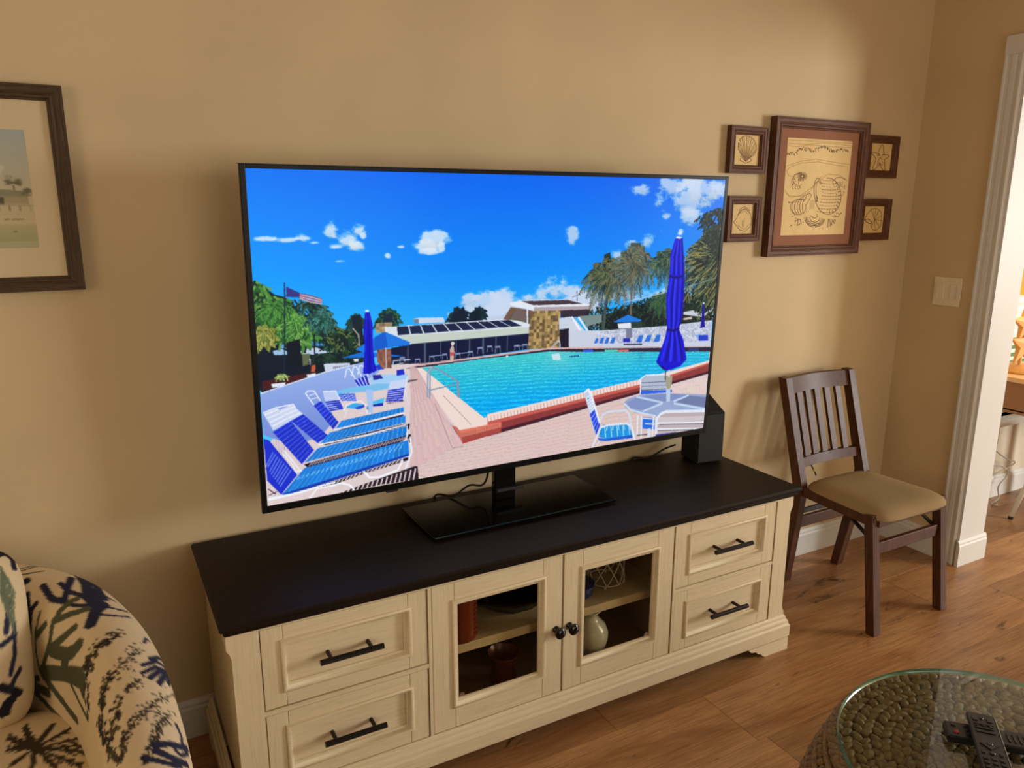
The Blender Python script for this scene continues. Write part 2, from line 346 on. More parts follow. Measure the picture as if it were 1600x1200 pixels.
def grid_mesh(name, P, colors, mat, parent, smooth=True, flip=False):
    """Grid of points (ni, nj, 3) with per-vertex print colours."""
    ni, nj = P.shape[:2]; off = np.array(origin(parent)[:]) if parent is not None else np.zeros(3)
    me = bpy.data.meshes.new(name); V = (P-off).reshape(-1, 3); me.vertices.add(len(V)); me.vertices.foreach_set('co', V.astype(np.float32).ravel())
    idx = np.arange(ni*nj).reshape(ni, nj); q = np.stack([idx[:-1, :-1], idx[1:, :-1], idx[1:, 1:], idx[:-1, 1:]], -1).reshape(-1, 4)
    if flip: q = q[:, ::-1]
    nf = len(q); me.loops.add(nf*4); me.loops.foreach_set('vertex_index', q.astype(np.int32).ravel()); me.polygons.add(nf); me.polygons.foreach_set('loop_start', np.arange(0, nf*4, 4, dtype=np.int32))
    me.update(calc_edges=True)
    if smooth: me.polygons.foreach_set('use_smooth', np.ones(nf, bool))
    if colors is not None:
        at = me.color_attributes.new('print', 'FLOAT_COLOR', 'POINT'); c = np.ones((ni*nj, 4), np.float32); c[:, :3] = colors.reshape(-1, 3); at.data.foreach_set('color', c.ravel())
    me.materials.append(MATS[mat]); me.validate()
    o = bpy.data.objects.new(name, me); COL.objects.link(o)
    if parent is not None: o.parent = parent
    return o
def flat_print(name, canvas, p00, pu, pv, nu, nv, mat, parent):
    """Flat sheet from corner p00 (top left) along pu and pv."""
    u = np.linspace(0, 1, nu); v = np.linspace(0, 1, nv); U, V = np.meshgrid(u, v, indexing='ij')
    P = np.array(p00)+U[..., None]*np.array(pu)+V[..., None]*np.array(pv)
    return grid_mesh(name, P, canvas.sample(U, V), mat, parent, smooth=False)

# ---- soft furnishing surfaces
def cr(pts, n):
    """Catmull-Rom resample of rows of values."""
    p = np.array(pts, float); p = np.vstack([2*p[0]-p[1], p, 2*p[-1]-p[-2]])
    m = len(pts)-1; out = []
    for k in range(n):
        t = k/(n-1)*m; i = min(int(t), m-1); f = t-i
        a, b, c, d = p[i], p[i+1], p[i+2], p[i+3]
        out.append(.5*((2*b)+(c-a)*f+(2*a-5*b+4*c-d)*f*f+(3*b-a-3*c+d)*f**3))
    return np.array(out)

def tub_shell(ns=620, nt=230):
    """Horseshoe of the tub armchair: right arm front -> back -> left arm front. Local = world coordinates."""
    half = [(-.640,-1.10,.30,.03),(-.636,-1.07,.52,.06),(-.632,-1.0,.565,.07),(-.632,-.85,.588,.07),(-.638,-.70,.605,.072),(-.660,-.52,.63,.078),
            (-.700,-.38,.652,.083),(-.768,-.25,.672,.085),(-.880,-.165,.69,.085),(-1.05,-.135,.70,.085)]
    full = half+[(-2.10-x, y, z, w) for (x, y, z, w) in half[-2::-1]]
    c = cr(full, 2000); L = np.r_[0, np.cumsum(np.linalg.norm(np.diff(c[:, :3], axis=0), axis=1))]
    c = np.stack([np.interp(np.linspace(0, L[-1], ns), L, c[:, k]) for k in range(4)], -1)   # even arc length
    d = np.gradient(c[:, :2], axis=0); d /= np.linalg.norm(d, axis=1)[:, None]
    nrm = np.c_[d[:, 1], -d[:, 0]]           # outward
    nrm *= np.sign((nrm*(c[:, :2]-np.array([-1.05,-.75]))).sum(1))[:, None]
    P = np.zeros((ns, nt, 3))
    for j in range(nt):
        t = j/(nt-1)
        w, zt = c[:, 3], c[:, 2]
        zr = zt-w*1.15
        if t < .3: off = -w*(1.0+.35*(1-t/.3)); z = .36+(zr-.36)*(t/.3)
        elif t < .62:
            a = math.pi*(1-(t-.3)/.32); off = w*np.cos(a)*(1.0); z = zr+w*1.15*math.sin(a)
        else: off = w*(1-.10*((t-.62)/.38)); z = zr+(.10-zr)*((t-.62)/.38)
        P[:, j, 0] = c[:, 0]+nrm[:, 0]*off; P[:, j, 1] = c[:, 1]+nrm[:, 1]*off; P[:, j, 2] = z
    return P

def cushion(cx, cy, cz, ax, ay, az, n, rotx=0.0, p=5.0):
    """Puffed cushion, top sheet then bottom sheet, as two n x n grids."""
    u = np.linspace(-1, 1, n); u = np.sign(u)*(1-(1-np.abs(u))**1.5)
    U, V = np.meshgrid(u, u, indexing='ij'); m = np.maximum(abs(U), abs(V))
    r = (abs(U)**p+abs(V)**p)**(1/p); k = np.where(r > 1e-6, m/np.maximum(r, 1e-6), 1)
    X, Y = U*k*ax, V*k*ay; Zt = az*(1-m**4)**.5+az*.12*(1-m**2)
    c, s = math.cos(rotx), math.sin(rotx); out = []
    for sg in (1, -1):
        Z = Zt*sg
        out.append(np.stack([cx+X, cy+Y*c-Z*s, cz+Y*s+Z*c], -1))
    return out
SEAT = (-1.05,-.745,.395,.36,.41,.065)
BACK = (-1.05,-.335,.60,.225,.20,.085,math.radians(68))

# ---- flat prints, in each print's own coordinates
TVOPS=[('b',(225,235,245),0.85,47,172,36,7),
('b',(225,235,245),0.85,96,175,47,9),
('b',(225,235,245),0.85,137,173,38,15),
('b',(225,235,245),0.85,166,184,27,6),
('b',(225,235,245),0.85,206,154,25,24),
('b',(225,235,245),0.85,249,180,38,30),
('b',(225,235,245),0.85,222,196,38,12),
('b',(225,235,245),0.85,275,193,26,17),
('b',(225,235,245),0.85,283,155,23,15),
('b',(225,235,245),0.85,296,168,11,12),
('b',(225,235,245),0.85,225,234,27,5),
('b',(225,235,245),0.85,364,223,11,9),
('b',(225,235,245),0.85,467,202,42,18),
('b',(225,235,245),0.85,501,184,47,23),
('b',(225,235,245),0.85,481,215,38,11),
('b',(225,235,245),0.85,528,203,12,17),
('b',(225,235,245),0.85,404,200,15,5),
('b',(200,216,240),0.9,617,360,29,21),
('b',(200,216,240),0.9,672,371,52,32),
('b',(200,216,240),0.9,728,366,46,34),
('b',(200,216,240),0.9,747,396,90,50),
('b',(200,216,240),0.9,819,367,36,25),
('b',(200,216,240),0.9,868,361,37,30),
('b',(200,216,240),0.9,917,342,51,44),
('b',(200,216,240),0.9,968,353,80,52),
('b',(200,216,240),0.9,1023,391,100,52),
('b',(200,216,240),0.9,682,409,104,32),
('b',(200,216,240),0.9,1081,385,55,36),
('b',(205,220,240),0.8,974,189,23,30),
('b',(205,220,240),0.8,1245,36,57,26),
('b',(205,220,240),0.8,1314,71,47,36),
('b',(205,220,240),0.8,1364,29,77,41),
('b',(205,220,240),0.8,1430,65,89,61),
('b',(205,220,240),0.8,1451,123,62,30),
('b',(205,220,240),0.8,1512,33,100,47),
('b',(205,220,240),0.8,1569,27,56,41),
('b',(205,220,240),0.8,1350,122,28,15),
('b',(205,220,240),0.8,1285,200,64,44),
('b',(205,220,240),0.8,1220,214,42,24),
('b',(205,220,240),0.8,1157,243,31,26),
('b',(205,220,240),0.8,1539,326,66,22),
('b',(205,220,240),0.8,1268,385,146,32),
('b',(205,220,240),0.8,1168,385,97,34),
('b',(205,220,240),0.8,1036,326,16,5),
('p',(14,26,40),[(2,380),(39,394),(76,390),(141,401),(181,404),(219,418),(264,434),(293,448),(291,521),(265,522),(175,540),(6,576),(-7,557)]),
('p',(150,190,225),[(39,465),(63,461),(84,472),(82,478),(43,476)]),
('p',(95,160,220),[(59,441),(76,436),(76,461),(56,459)]),
('p',(185,205,225),[(112,464),(155,465),(184,478),(217,482),(148,484),(114,481)]),
('p',(95,105,75),[(116,481),(137,480),(137,509),(116,513)]),
('p',(60,140,215),[(139,439),(186,439),(179,463),(141,459)]),
('p',(70,28,35),[(8,544),(68,538),(158,533),(92,556),(6,570)]),
('f',[(18,48,40),(30,75,55),(14,34,38),(60,110,95)],420,16,3,[(79,334),(121,328),(178,348),(200,379),(219,418),(255,445),(263,470),(208,477),(161,461),(140,412),(85,368)]),
('f',[(16,40,36),(28,62,40),(90,110,60),(12,28,36)],260,15,4,[(199,405),(228,419),(265,416),(288,454),(269,482),(208,477),(179,451)]),
('f',[(36,92,40),(70,135,56),(22,60,36),(105,155,75),(14,36,32)],760,22,5,[(3,277),(21,286),(44,312),(79,328),(91,363),(119,379),(151,422),(156,437),(121,452),(79,437),(43,428),(1,402)]),
('t',[(52,118,46),(96,160,70),(26,70,40)],50,349,58,11,7,0,360,1.0),
('t',[(72,140,56),(125,180,85),(36,88,44)],101,392,58,11,8,0,360,1.0),
('t',[(128,140,60),(176,172,92),(70,92,42)],19,415,47,10,9,0,360,1.0),
('t',[(30,80,70),(70,140,130),(20,50,50)],171,380,50,10,10,0,360,1.0),
('p',(12,22,34),[(77,445),(113,437),(112,510),(75,512)]),
('l',(20,24,34),4.1,[(151,431),(150,487)]),
('l',(25,35,60),3.2,[(80,286),(65,553)]),
('p',(50,50,130),[(84,296),(119,315),(117,327),(82,323)]),
('l',(150,60,90),2.6,[(118,317),(144,322),(176,334)]),
('l',(215,190,200),2.6,[(118,319),(144,326),(176,337)]),
('l',(150,60,90),2.6,[(118,321),(144,329),(176,340)]),
('l',(215,190,200),2.6,[(118,324),(144,333),(176,342)]),
('l',(150,60,90),2.6,[(118,326),(144,337),(176,345)]),
('l',(215,190,200),2.6,[(118,328),(143,340),(176,347)]),
('t',[(20,60,50),(50,110,70),(15,35,40)],362,392,48,13,11,0,360,1.0),
('p',(20,40,60),[(350,385),(375,387),(378,412),(346,409)]),
('t',[(18,45,50),(30,80,70)],269,395,34,12,12,0,360,1.0),
('p',(16,34,46),[(257,385),(284,384),(289,448),(269,464),(259,421)]),
('l',(170,165,150),3.5,[(259,420),(275,440),(276,471)]),
('f',[(20,45,34),(34,66,46),(12,24,40)],260,13,13,[(149,481),(263,485),(290,497),(290,515),(177,516),(148,502)]),
('p',(185,190,215),[(136,497),(138,498),(137,512),(135,512)]),
('b',(240,240,240),1,136,496,5,5),
('p',(190,90,60),[(140,514),(151,513),(149,532),(138,532)]),
('f',[(190,200,120),(120,150,80)],40,10,14,[(45,527),(71,530),(70,540),(46,539)]),
('p',(165,150,120),[(327,411),(373,411),(376,439),(325,438)]),
('n',(190,165,120),(120,100,80),9,[(329,412),(373,412),(375,436),(326,434)]),
('p',(200,215,235),[(439,406),(456,404),(533,408),(538,423),(441,420)]),
('p',(110,130,150),[(440,407),(455,407),(455,420),(441,420)]),
('t',[(14,34,50),(22,50,60)],582,398,42,12,15,0,360,1.0),
('p',(14,30,48),[(564,401),(599,379),(613,425),(555,425)]),
('t',[(14,34,50),(22,50,60)],649,398,35,12,16,0,360,1.0),
('p',(14,30,48),[(618,400),(654,390),(657,426),(613,427)]),
('p',(215,225,235),[(376,424),(753,427),(801,438),(849,456),(850,479),(436,479),(351,481),(352,422)]),
('p',(196,206,196),[(392,453),(846,459),(847,478),(436,479)]),
('s',(24,36,70),(205,215,230),10,0.9,[(387,425),(755,431),(802,453),(388,450)]),
('p',(16,24,58),[(367,486),(436,479),(849,479),(851,529),(450,543),(366,550)]),
('l',(85,100,130),2.5,[(421,481),(420,531)]),
('l',(70,85,110),5.5,[(474,479),(474,538)]),
('l',(85,100,130),2.9,[(524,479),(524,529)]),
('l',(85,100,130),2.9,[(575,479),(575,529)]),
('l',(85,100,130),2.9,[(619,481),(620,529)]),
('l',(70,85,110),6.2,[(665,480),(666,529)]),
('l',(85,100,130),2.9,[(709,480),(710,529)]),
('l',(85,100,130),2.9,[(749,480),(750,526)]),
('p',(130,145,185),[(395,515),(411,515),(411,520),(395,520)]),
('l',(120,135,170),1.7,[(397,521),(395,535)]),
('l',(120,135,170),1.7,[(410,521),(412,534)]),
('p',(130,145,185),[(442,524),(458,524),(458,529),(442,528)]),
('l',(120,135,170),1.7,[(444,529),(442,543)]),
('l',(120,135,170),1.7,[(457,529),(459,543)]),
('p',(130,145,185),[(487,520),(504,520),(504,525),(487,524)]),
('l',(120,135,170),1.7,[(489,525),(487,540)]),
('l',(120,135,170),1.7,[(502,525),(504,539)]),
('p',(130,145,185),[(529,517),(545,517),(545,522),(529,522)]),
('l',(120,135,170),1.7,[(531,523),(529,537)]),
('l',(120,135,170),1.7,[(544,523),(546,537)]),
('p',(130,145,185),[(571,519),(588,519),(588,524),(571,524)]),
('l',(120,135,170),1.9,[(573,525),(571,539)]),
('l',(120,135,170),1.7,[(587,525),(589,539)]),
('p',(130,145,185),[(614,516),(631,517),(631,522),(614,522)]),
('l',(120,135,170),1.9,[(616,523),(614,537)]),
('l',(120,135,170),1.9,[(630,522),(632,537)]),
('p',(130,145,185),[(646,508),(664,508),(664,513),(646,513)]),
('l',(120,135,170),1.9,[(648,514),(646,528)]),
('l',(120,135,170),1.9,[(662,513),(665,528)]),
('p',(130,145,185),[(679,506),(696,506),(697,511),(679,511)]),
('l',(120,135,170),1.9,[(681,512),(679,527)]),
('l',(120,135,170),1.9,[(695,512),(698,526)]),
('p',(130,145,185),[(707,510),(725,510),(725,515),(707,515)]),
('l',(120,135,170),1.9,[(709,516),(707,531)]),
('l',(120,135,170),1.9,[(724,515),(726,530)]),
('p',(130,145,185),[(774,512),(793,512),(793,518),(774,517)]),
('l',(120,135,170),1.9,[(777,518),(775,533)]),
('l',(120,135,170),2.1,[(791,518),(794,533)]),
('p',(130,145,185),[(803,511),(822,512),(822,517),(804,517)]),
('l',(120,135,170),1.9,[(806,518),(804,533)]),
('l',(120,135,170),1.9,[(821,517),(824,532)]),
('l',(140,155,190),2.1,[(502,521),(533,521)]),
('l',(140,155,190),2.1,[(587,521),(619,521)]),
('l',(140,155,190),2.4,[(772,516),(806,516)]),
('p',(205,175,165),[(554,507),(560,495),(566,496),(569,516),(566,539),(555,539)]),
('b',(225,215,210),1,563,489,6,6),
('p',(200,80,80),[(555,515),(568,515),(567,526),(556,526)]),
('p',(120,85,70),[(733,428),(759,391),(842,408),(844,456),(796,437)]),
('p',(90,90,70),[(748,426),(776,400),(830,418),(831,448)]),
('p',(110,95,95),[(760,426),(778,400),(815,411),(816,443)]),
('n',(190,160,100),(105,85,60),10,[(844,408),(941,412),(942,537),(824,529),(828,444)]),
('p',(52,44,60),[(941,412),(1056,415),(1052,442),(942,436)]),
('p',(225,232,242),[(754,378),(795,373),(970,379),(1059,403),(1059,415),(842,409),(759,386)]),
('p',(175,160,165),[(842,397),(1059,406),(1059,417),(842,409)]),
('p',(70,55,65),[(795,375),(967,381),(1028,397),(841,391)]),
('l',(225,230,240),4.8,[(818,400),(820,451)]),
('p',(200,210,225),[(937,439),(983,436),(990,477),(938,474)]),
('p',(120,140,140),[(1015,437),(1106,436),(1109,477),(1054,480)]),
('p',(30,26,44),[(941,475),(980,474),(980,537),(944,536)]),
('p',(205,212,228),[(976,450),(999,447),(1044,493),(1110,493),(1113,546),(980,538)]),
('l',(235,240,248),6.9,[(986,438),(1028,494)]),
('l',(225,230,240),6.4,[(1012,440),(1055,494)]),
('f',[(16,30,34),(24,46,36),(34,60,40),(12,20,34)],900,14,20,[(1015,424),(1087,404),(1132,419),(1202,411),(1304,388),(1377,375),(1478,384),(1487,363),(1598,338),(1597,497),(1390,499),(1112,492),(1053,483)]),
('p',(16,28,34),[(1109,438),(1203,424),(1306,409),(1380,396),(1468,401),(1595,364),(1594,496),(1389,495),(1117,492)]),
('f',[(16,32,34),(30,56,42),(40,70,46),(14,22,36)],700,14,21,[(1087,416),(1202,411),(1304,388),(1377,375),(1478,384),(1593,342),(1597,497),(1390,499),(1112,492)]),
('p',(120,140,140),[(1033,437),(1104,437),(1106,462),(1042,474)]),
('p',(200,205,215),[(1457,452),(1502,448),(1550,467),(1596,443),(1595,454),(1551,476),(1458,461)]),
('p',(200,180,170),[(1459,474),(1498,470),(1499,480),(1460,481)]),
('t',[(30,60,50),(70,110,70)],1353,399,60,11,22,0,360,1.0),
('l',(70,80,85),10.5,[(1116,314),(1123,366),(1117,422),(1113,492)]),
('l',(40,48,50),4.3,[(1120,314),(1126,366),(1121,423)]),
('l',(110,95,85),8.1,[(1217,306),(1222,371),(1224,446)]),
('p',(36,50,44),[(1101,242),(1124,235),(1139,303),(1126,334),(1106,317)]),
('t',[(40,60,50),(90,110,80),(120,110,70),(24,38,36)],1114,298,106,15,23,0,360,1.3),
('p',(70,80,75),[(1206,206),(1247,207),(1265,300),(1215,314),(1201,265)]),
('t',[(70,85,75),(110,125,105),(120,110,85),(50,62,58)],1221,266,118,17,24,0,360,1.3),
('t',[(50,75,60),(100,125,90),(30,50,46)],1366,262,92,12,25,0,360,1.2),
('t',[(36,50,44),(80,100,70),(140,135,80),(24,36,34)],1609,240,195,19,26,90,290,1.5),
('f',[(30,44,40),(50,66,52),(24,34,34)],260,20,27,[(1488,125),(1535,105),(1607,88),(1615,287),(1591,277),(1552,200)]),
('l',(200,205,215),2.1,[(1191,402),(1367,379)]),
('l',(150,165,180),1.7,[(1453,366),(1598,338)]),
('l',(80,90,100),2.9,[(1001,354),(1004,388)]),
('l',(80,90,100),1.9,[(984,373),(1015,366)]),
('p',(200,207,224),[(976,481),(1112,491),(1389,496),(1596,491),(1599,587),(979,537)]),
('n',(215,220,236),(165,172,200),6,[(1087,494),(1389,497),(1595,493),(1596,569),(1090,535)]),
('p',(120,125,150),[(1208,490),(1234,490),(1237,526),(1211,526)]),
('p',(24,120,220),[(1153,466),(1212,445),(1274,468),(1264,472),(1207,471)]),
('p',(225,230,240),[(1171,473),(1227,473),(1229,492),(1177,490)]),
('p',(40,60,60),[(1227,471),(1274,472),(1276,490),(1234,490)]),
('p',(40,110,215),[(1078,533),(1085,516),(1096,516),(1091,533)]),
('p',(40,110,215),[(1099,535),(1106,516),(1119,516),(1113,535)]),
('p',(40,110,215),[(1121,537),(1128,517),(1141,517),(1136,537)]),
('p',(40,110,215),[(1144,538),(1152,519),(1166,519),(1160,539)]),
('p',(40,110,215),[(1254,544),(1265,521),(1284,521),(1279,545)]),
('p',(40,110,215),[(1290,544),(1302,522),(1321,523),(1314,546)]),
('p',(40,110,215),[(1330,548),(1343,524),(1362,525),(1356,550)]),
('p',(30,50,180),[(1198,525),(1226,526),(1229,540),(1199,539)]),
('p',(30,60,200),[(1538,541),(1583,543),(1585,565),(1540,562)]),
('p',(90,170,230),[(1516,540),(1541,539),(1536,550)]),
('l',(150,155,185),3.2,[(1202,547),(1209,539)]),
('l',(150,155,185),3.2,[(1211,548),(1219,540)]),
('l',(150,155,185),3.2,[(1221,548),(1228,540)]),
('l',(150,155,185),3.2,[(1230,549),(1237,541)]),
('l',(150,155,185),3.2,[(1240,550),(1247,542)]),
('l',(150,155,185),3.2,[(1249,551),(1256,543)]),
('l',(150,155,185),3.2,[(1259,552),(1266,544)]),
('l',(150,155,185),3.2,[(1268,552),(1276,544)]),
('l',(150,155,185),3.2,[(1278,553),(1285,545)]),
('l',(60,60,90),4.7,[(1202,547),(1281,553)]),
('p',(16,16,150),[(1544,429),(1551,428),(1561,499),(1565,514),(1541,515),(1544,497)]),
('b',(220,225,235),1,1548,425,5,4),
('p',(222,204,204),[(-12,730),(104,664),(272,582),(350,533),(462,540),(1632,586),(1655,986),(-25,935)]),
('p',(196,170,170),[(680,541),(905,531),(1011,540),(1601,587),(1602,595),(1011,546),(906,537),(681,548)]),
('p',(40,36,60),[(680,537),(906,535),(1011,545),(1599,590),(1602,608),(1011,556),(906,545),(681,548)]),
('p',(20,24,60),[(412,551),(450,544),(684,538),(684,544),(476,552)]),
('p',(215,175,170),[(424,549),(450,541),(894,532),(1113,545),(1114,550),(895,537),(454,547)]),
('w',[(461,554),(681,545),(906,544),(1011,555),(1597,607),(1598,644),(1282,684),(683,733),(672,735)]),
('p',(40,90,215),[(1036,550),(1076,553),(1077,562),(1037,558)]),
('p',(80,205,190),[(1124,558),(1177,562),(1178,569),(1124,566)]),
('p',(215,110,110),[(1177,563),(1224,566),(1224,573),(1178,569)]),
('p',(200,225,235),[(913,554),(943,554),(950,576),(920,575)]),
('p',(20,50,120),[(984,566),(989,566),(990,571),(984,571)]),
('p',(20,50,120),[(991,566),(997,566),(997,571),(991,571)]),
('p',(20,50,120),[(999,566),(1004,566),(1005,571),(999,571)]),
('p',(20,50,120),[(1006,567),(1012,567),(1012,571),(1007,571)]),
('p',(20,50,120),[(1014,567),(1020,567),(1020,572),(1014,572)]),
('b',(235,235,235),1,749,545,7,5),
('p',(45,60,120),[(1492,585),(1543,587),(1545,602),(1497,599)]),
('p',(238,216,208),[(430,547),(464,554),(672,735),(732,733),(733,785),(595,777),(584,764)]),
('p',(238,216,208),[(683,725),(1282,678),(1601,640),(1601,656),(1284,700),(684,757)]),
('l',(90,70,80),0.9,[(531,645),(627,752)]),
('p',(200,90,80),[(684,750),(1283,696),(1600,649),(1600,662),(1285,711),(684,768)]),
('p',(140,58,60),[(684,762),(1284,707),(1601,656),(1603,689),(1286,728),(684,797)]),
('p',(70,30,44),[(684,786),(1285,719),(1602,681),(1602,691),(1286,729),(684,799)]),
('p',(222,120,100),[(585,764),(733,758),(733,790),(598,809),(589,793)]),
('p',(170,66,60),[(592,788),(733,775),(733,791),(598,810)]),
('l',(150,90,85),1.7,[(595,774),(594,803)]),
('l',(150,90,85),1.7,[(601,774),(600,802)]),
('l',(150,90,85),1.7,[(607,773),(606,801)]),
('l',(150,90,85),1.7,[(613,772),(612,801)]),
('l',(150,90,85),1.7,[(619,772),(618,800)]),
('l',(150,90,85),1.7,[(625,771),(624,799)]),
('l',(150,90,85),1.7,[(631,771),(630,798)]),
('l',(150,90,85),1.7,[(637,770),(636,797)]),
('l',(150,90,85),1.7,[(643,769),(642,797)]),
('l',(150,90,85),1.7,[(649,769),(648,796)]),
('l',(150,90,85),1.7,[(655,768),(654,795)]),
('l',(150,90,85),1.7,[(661,767),(661,794)]),
('l',(150,90,85),1.7,[(668,767),(667,793)]),
('l',(150,90,85),1.7,[(674,766),(673,793)]),
('l',(150,90,85),1.7,[(680,766),(679,792)]),
('l',(150,90,85),1.7,[(686,765),(685,791)]),
('l',(150,90,85),1.7,[(692,764),(691,790)]),
('l',(150,90,85),1.9,[(698,764),(698,789)]),
('l',(150,90,85),1.7,[(705,763),(704,789)]),
('l',(150,90,85),1.7,[(711,762),(710,788)]),
('l',(150,90,85),1.7,[(717,762),(716,787)]),
('l',(150,90,85),1.9,[(723,761),(723,786)]),
('l',(170,105,100),1.6,[(683,735),(686,757)]),
('l',(170,105,100),1.4,[(695,734),(698,756)]),
('l',(170,105,100),1.4,[(707,732),(710,755)]),
('l',(170,105,100),1.4,[(719,731),(722,754)]),
('l',(170,105,100),1.4,[(731,730),(734,753)]),
('l',(170,105,100),1.4,[(743,729),(746,752)]),
('l',(170,105,100),1.4,[(755,728),(758,751)]),
('l',(170,105,100),1.4,[(767,727),(770,750)]),
('l',(170,105,100),1.4,[(779,726),(782,749)]),
('l',(170,105,100),1.6,[(791,725),(794,748)]),
('l',(170,105,100),1.6,[(803,724),(806,746)]),
('l',(170,105,100),1.4,[(816,722),(819,745)]),
('l',(170,105,100),1.6,[(828,721),(831,744)]),
('l',(170,105,100),1.6,[(840,720),(843,743)]),
('l',(170,105,100),1.4,[(853,719),(856,742)]),
('l',(170,105,100),1.6,[(865,718),(869,741)]),
('l',(170,105,100),1.6,[(878,717),(881,740)]),
('l',(170,105,100),1.6,[(890,715),(894,739)]),
('l',(170,105,100),1.6,[(903,714),(906,738)]),
('l',(170,105,100),1.6,[(916,713),(919,736)]),
('l',(170,105,100),1.6,[(929,712),(932,735)]),
('l',(170,105,100),1.6,[(941,711),(945,734)]),
('l',(170,105,100),1.6,[(954,709),(958,733)]),
('l',(170,105,100),1.6,[(967,708),(971,732)]),
('l',(170,105,100),1.6,[(980,707),(984,731)]),
('l',(170,105,100),1.7,[(993,706),(997,729)]),
('l',(170,105,100),1.7,[(1006,705),(1010,728)]),
('l',(170,105,100),1.6,[(1020,703),(1023,727)]),
('l',(170,105,100),1.6,[(1033,702),(1037,726)]),
('l',(170,105,100),1.7,[(1046,701),(1050,725)]),
('l',(170,105,100),1.6,[(1060,700),(1064,724)]),
('l',(170,105,100),1.6,[(1073,698),(1077,722)]),
('l',(170,105,100),1.7,[(1086,697),(1091,721)]),
('l',(170,105,100),1.7,[(1100,696),(1104,720)]),
('l',(170,105,100),1.6,[(1114,695),(1118,719)]),
('l',(170,105,100),1.7,[(1127,693),(1132,717)]),
('l',(170,105,100),1.7,[(1141,692),(1145,716)]),
('l',(170,105,100),1.7,[(1155,691),(1159,715)]),
('l',(170,105,100),1.7,[(1169,689),(1173,714)]),
('l',(170,105,100),1.7,[(1183,688),(1187,713)]),
('l',(170,105,100),1.7,[(1197,687),(1201,711)]),
('l',(170,105,100),1.7,[(1211,686),(1215,710)]),
('l',(170,105,100),1.7,[(1225,684),(1229,709)]),
('l',(170,105,100),1.7,[(1239,683),(1244,707)]),
('l',(170,105,100),1.7,[(1253,682),(1258,706)]),
('l',(170,105,100),1.7,[(1268,680),(1272,705)]),
('p',(60,36,50),[(430,547),(438,551),(602,809),(590,793)]),
('p',(200,110,95),[(578,752),(590,770),(599,809),(562,745)]),
('h',(198,168,168),[(428,545),(448,552),(599,811),(423,941)],14,6),
('h',(200,176,172),[(599,811),(1318,732),(1559,901),(262,915)],9,22),
('h',(205,185,180),[(1404,725),(1596,703),(1598,826),(1412,802)],6,5),
('p',(90,75,90),[(417,586),(452,586),(449,589),(419,593)]),
('l',(150,120,130),1.5,[(504,667),(562,818),(600,819)]),
('g',(150,178,235),(112,136,212),[(1,577),(177,536),(286,519),(319,526),(333,552),(245,597),(174,603),(199,678),(155,722),(79,733),(1,693)]),
('l',(235,240,250),2.6,[(1,577),(68,561),(177,536),(261,524)]),
('p',(225,232,245),[(31,554),(68,554),(66,563),(32,564)]),
('p',(225,232,245),[(126,538),(151,537),(149,546),(127,547)]),
('p',(205,215,235),[(174,514),(181,513),(247,517),(247,526),(177,536)]),
('l',(40,50,80),2.3,[(202,523),(201,530)]),
('l',(40,50,80),2.7,[(206,523),(206,529)]),
('l',(40,50,80),2.7,[(211,523),(211,528)]),
('l',(40,50,80),2.3,[(216,523),(216,528)]),
('l',(40,50,80),2.3,[(221,523),(221,527)]),
('l',(40,50,80),2.3,[(226,523),(226,527)]),
('l',(40,50,80),2.3,[(231,523),(231,526)]),
('l',(40,50,80),2.3,[(236,523),(236,526)]),
('l',(40,50,80),2.3,[(241,523),(241,525)]),
('p',(235,240,250),[(258,508),(272,508),(272,515),(260,515)]),
('l',(130,150,215),0.9,[(7,687),(5,708)]),
('l',(130,150,215),0.9,[(14,692),(12,716)]),
('l',(130,150,215),1.0,[(20,697),(19,725)]),
('l',(130,150,215),1.0,[(27,702),(26,734)]),
('l',(130,150,215),1.0,[(34,708),(32,743)]),
('l',(130,150,215),1.0,[(41,713),(39,752)]),
('l',(130,150,215),1.0,[(48,718),(46,761)]),
('l',(130,150,215),1.0,[(55,723),(53,770)]),
('l',(230,236,250),2.7,[(232,558),(238,534),(245,533),(262,566)]),
('l',(230,236,250),3.1,[(251,555),(257,531),(265,529),(282,563)]),
('l',(230,236,250),3.1,[(269,553),(275,529),(283,528),(300,562)]),
('s',(24,40,190),(225,232,250),4,0.72,[(256,569),(296,556),(304,587),(272,591)]),
('p',(30,60,190),[(322,533),(333,529),(350,545),(329,547)]),
('p',(20,110,215),[(223,501),(291,488),(408,513),(319,508)]),
('p',(24,120,225),[(264,480),(353,437),(429,474),(422,482),(360,484),(319,490),(290,492)]),
('p',(14,90,205),[(320,450),(353,437),(360,484),(319,488)]),
('p',(150,95,75),[(327,487),(370,487),(370,545),(343,542),(327,522)]),
('n',(170,110,85),(110,70,60),8,[(327,487),(370,487),(370,545),(343,542)]),
('l',(190,190,200),3.0,[(354,484),(354,546)]),
('l',(200,215,235),2.7,[(372,542),(377,523),(428,525)]),
('l',(190,205,225),2.0,[(377,536),(408,533)]),
('p',(14,14,190),[(295,379),(309,377),(316,413),(316,474),(319,524),(327,547),(304,555),(284,552),(288,521),(291,484),(290,423)]),
('l',(30,34,225),3.2,[(300,385),(295,442),(294,515),(290,549)]),
('l',(8,8,140),3.2,[(304,385),(306,443),(305,516),(306,551)]),
('l',(26,28,215),3.7,[(307,386),(314,443),(313,517),(317,552)]),
('p',(225,230,240),[(297,371),(306,371),(307,377),(296,376)]),
('p',(120,190,235),[(202,596),(245,588),(362,585),(369,604),(317,607),(223,603)]),
('p',(160,205,245),[(303,567),(340,560),(419,569),(421,587),(362,590),(306,584)]),
('p',(30,44,195),[(385,552),(408,551),(409,568),(385,569)]),
('p',(34,40,150),[(313,559),(336,560),(344,573),(314,574)]),
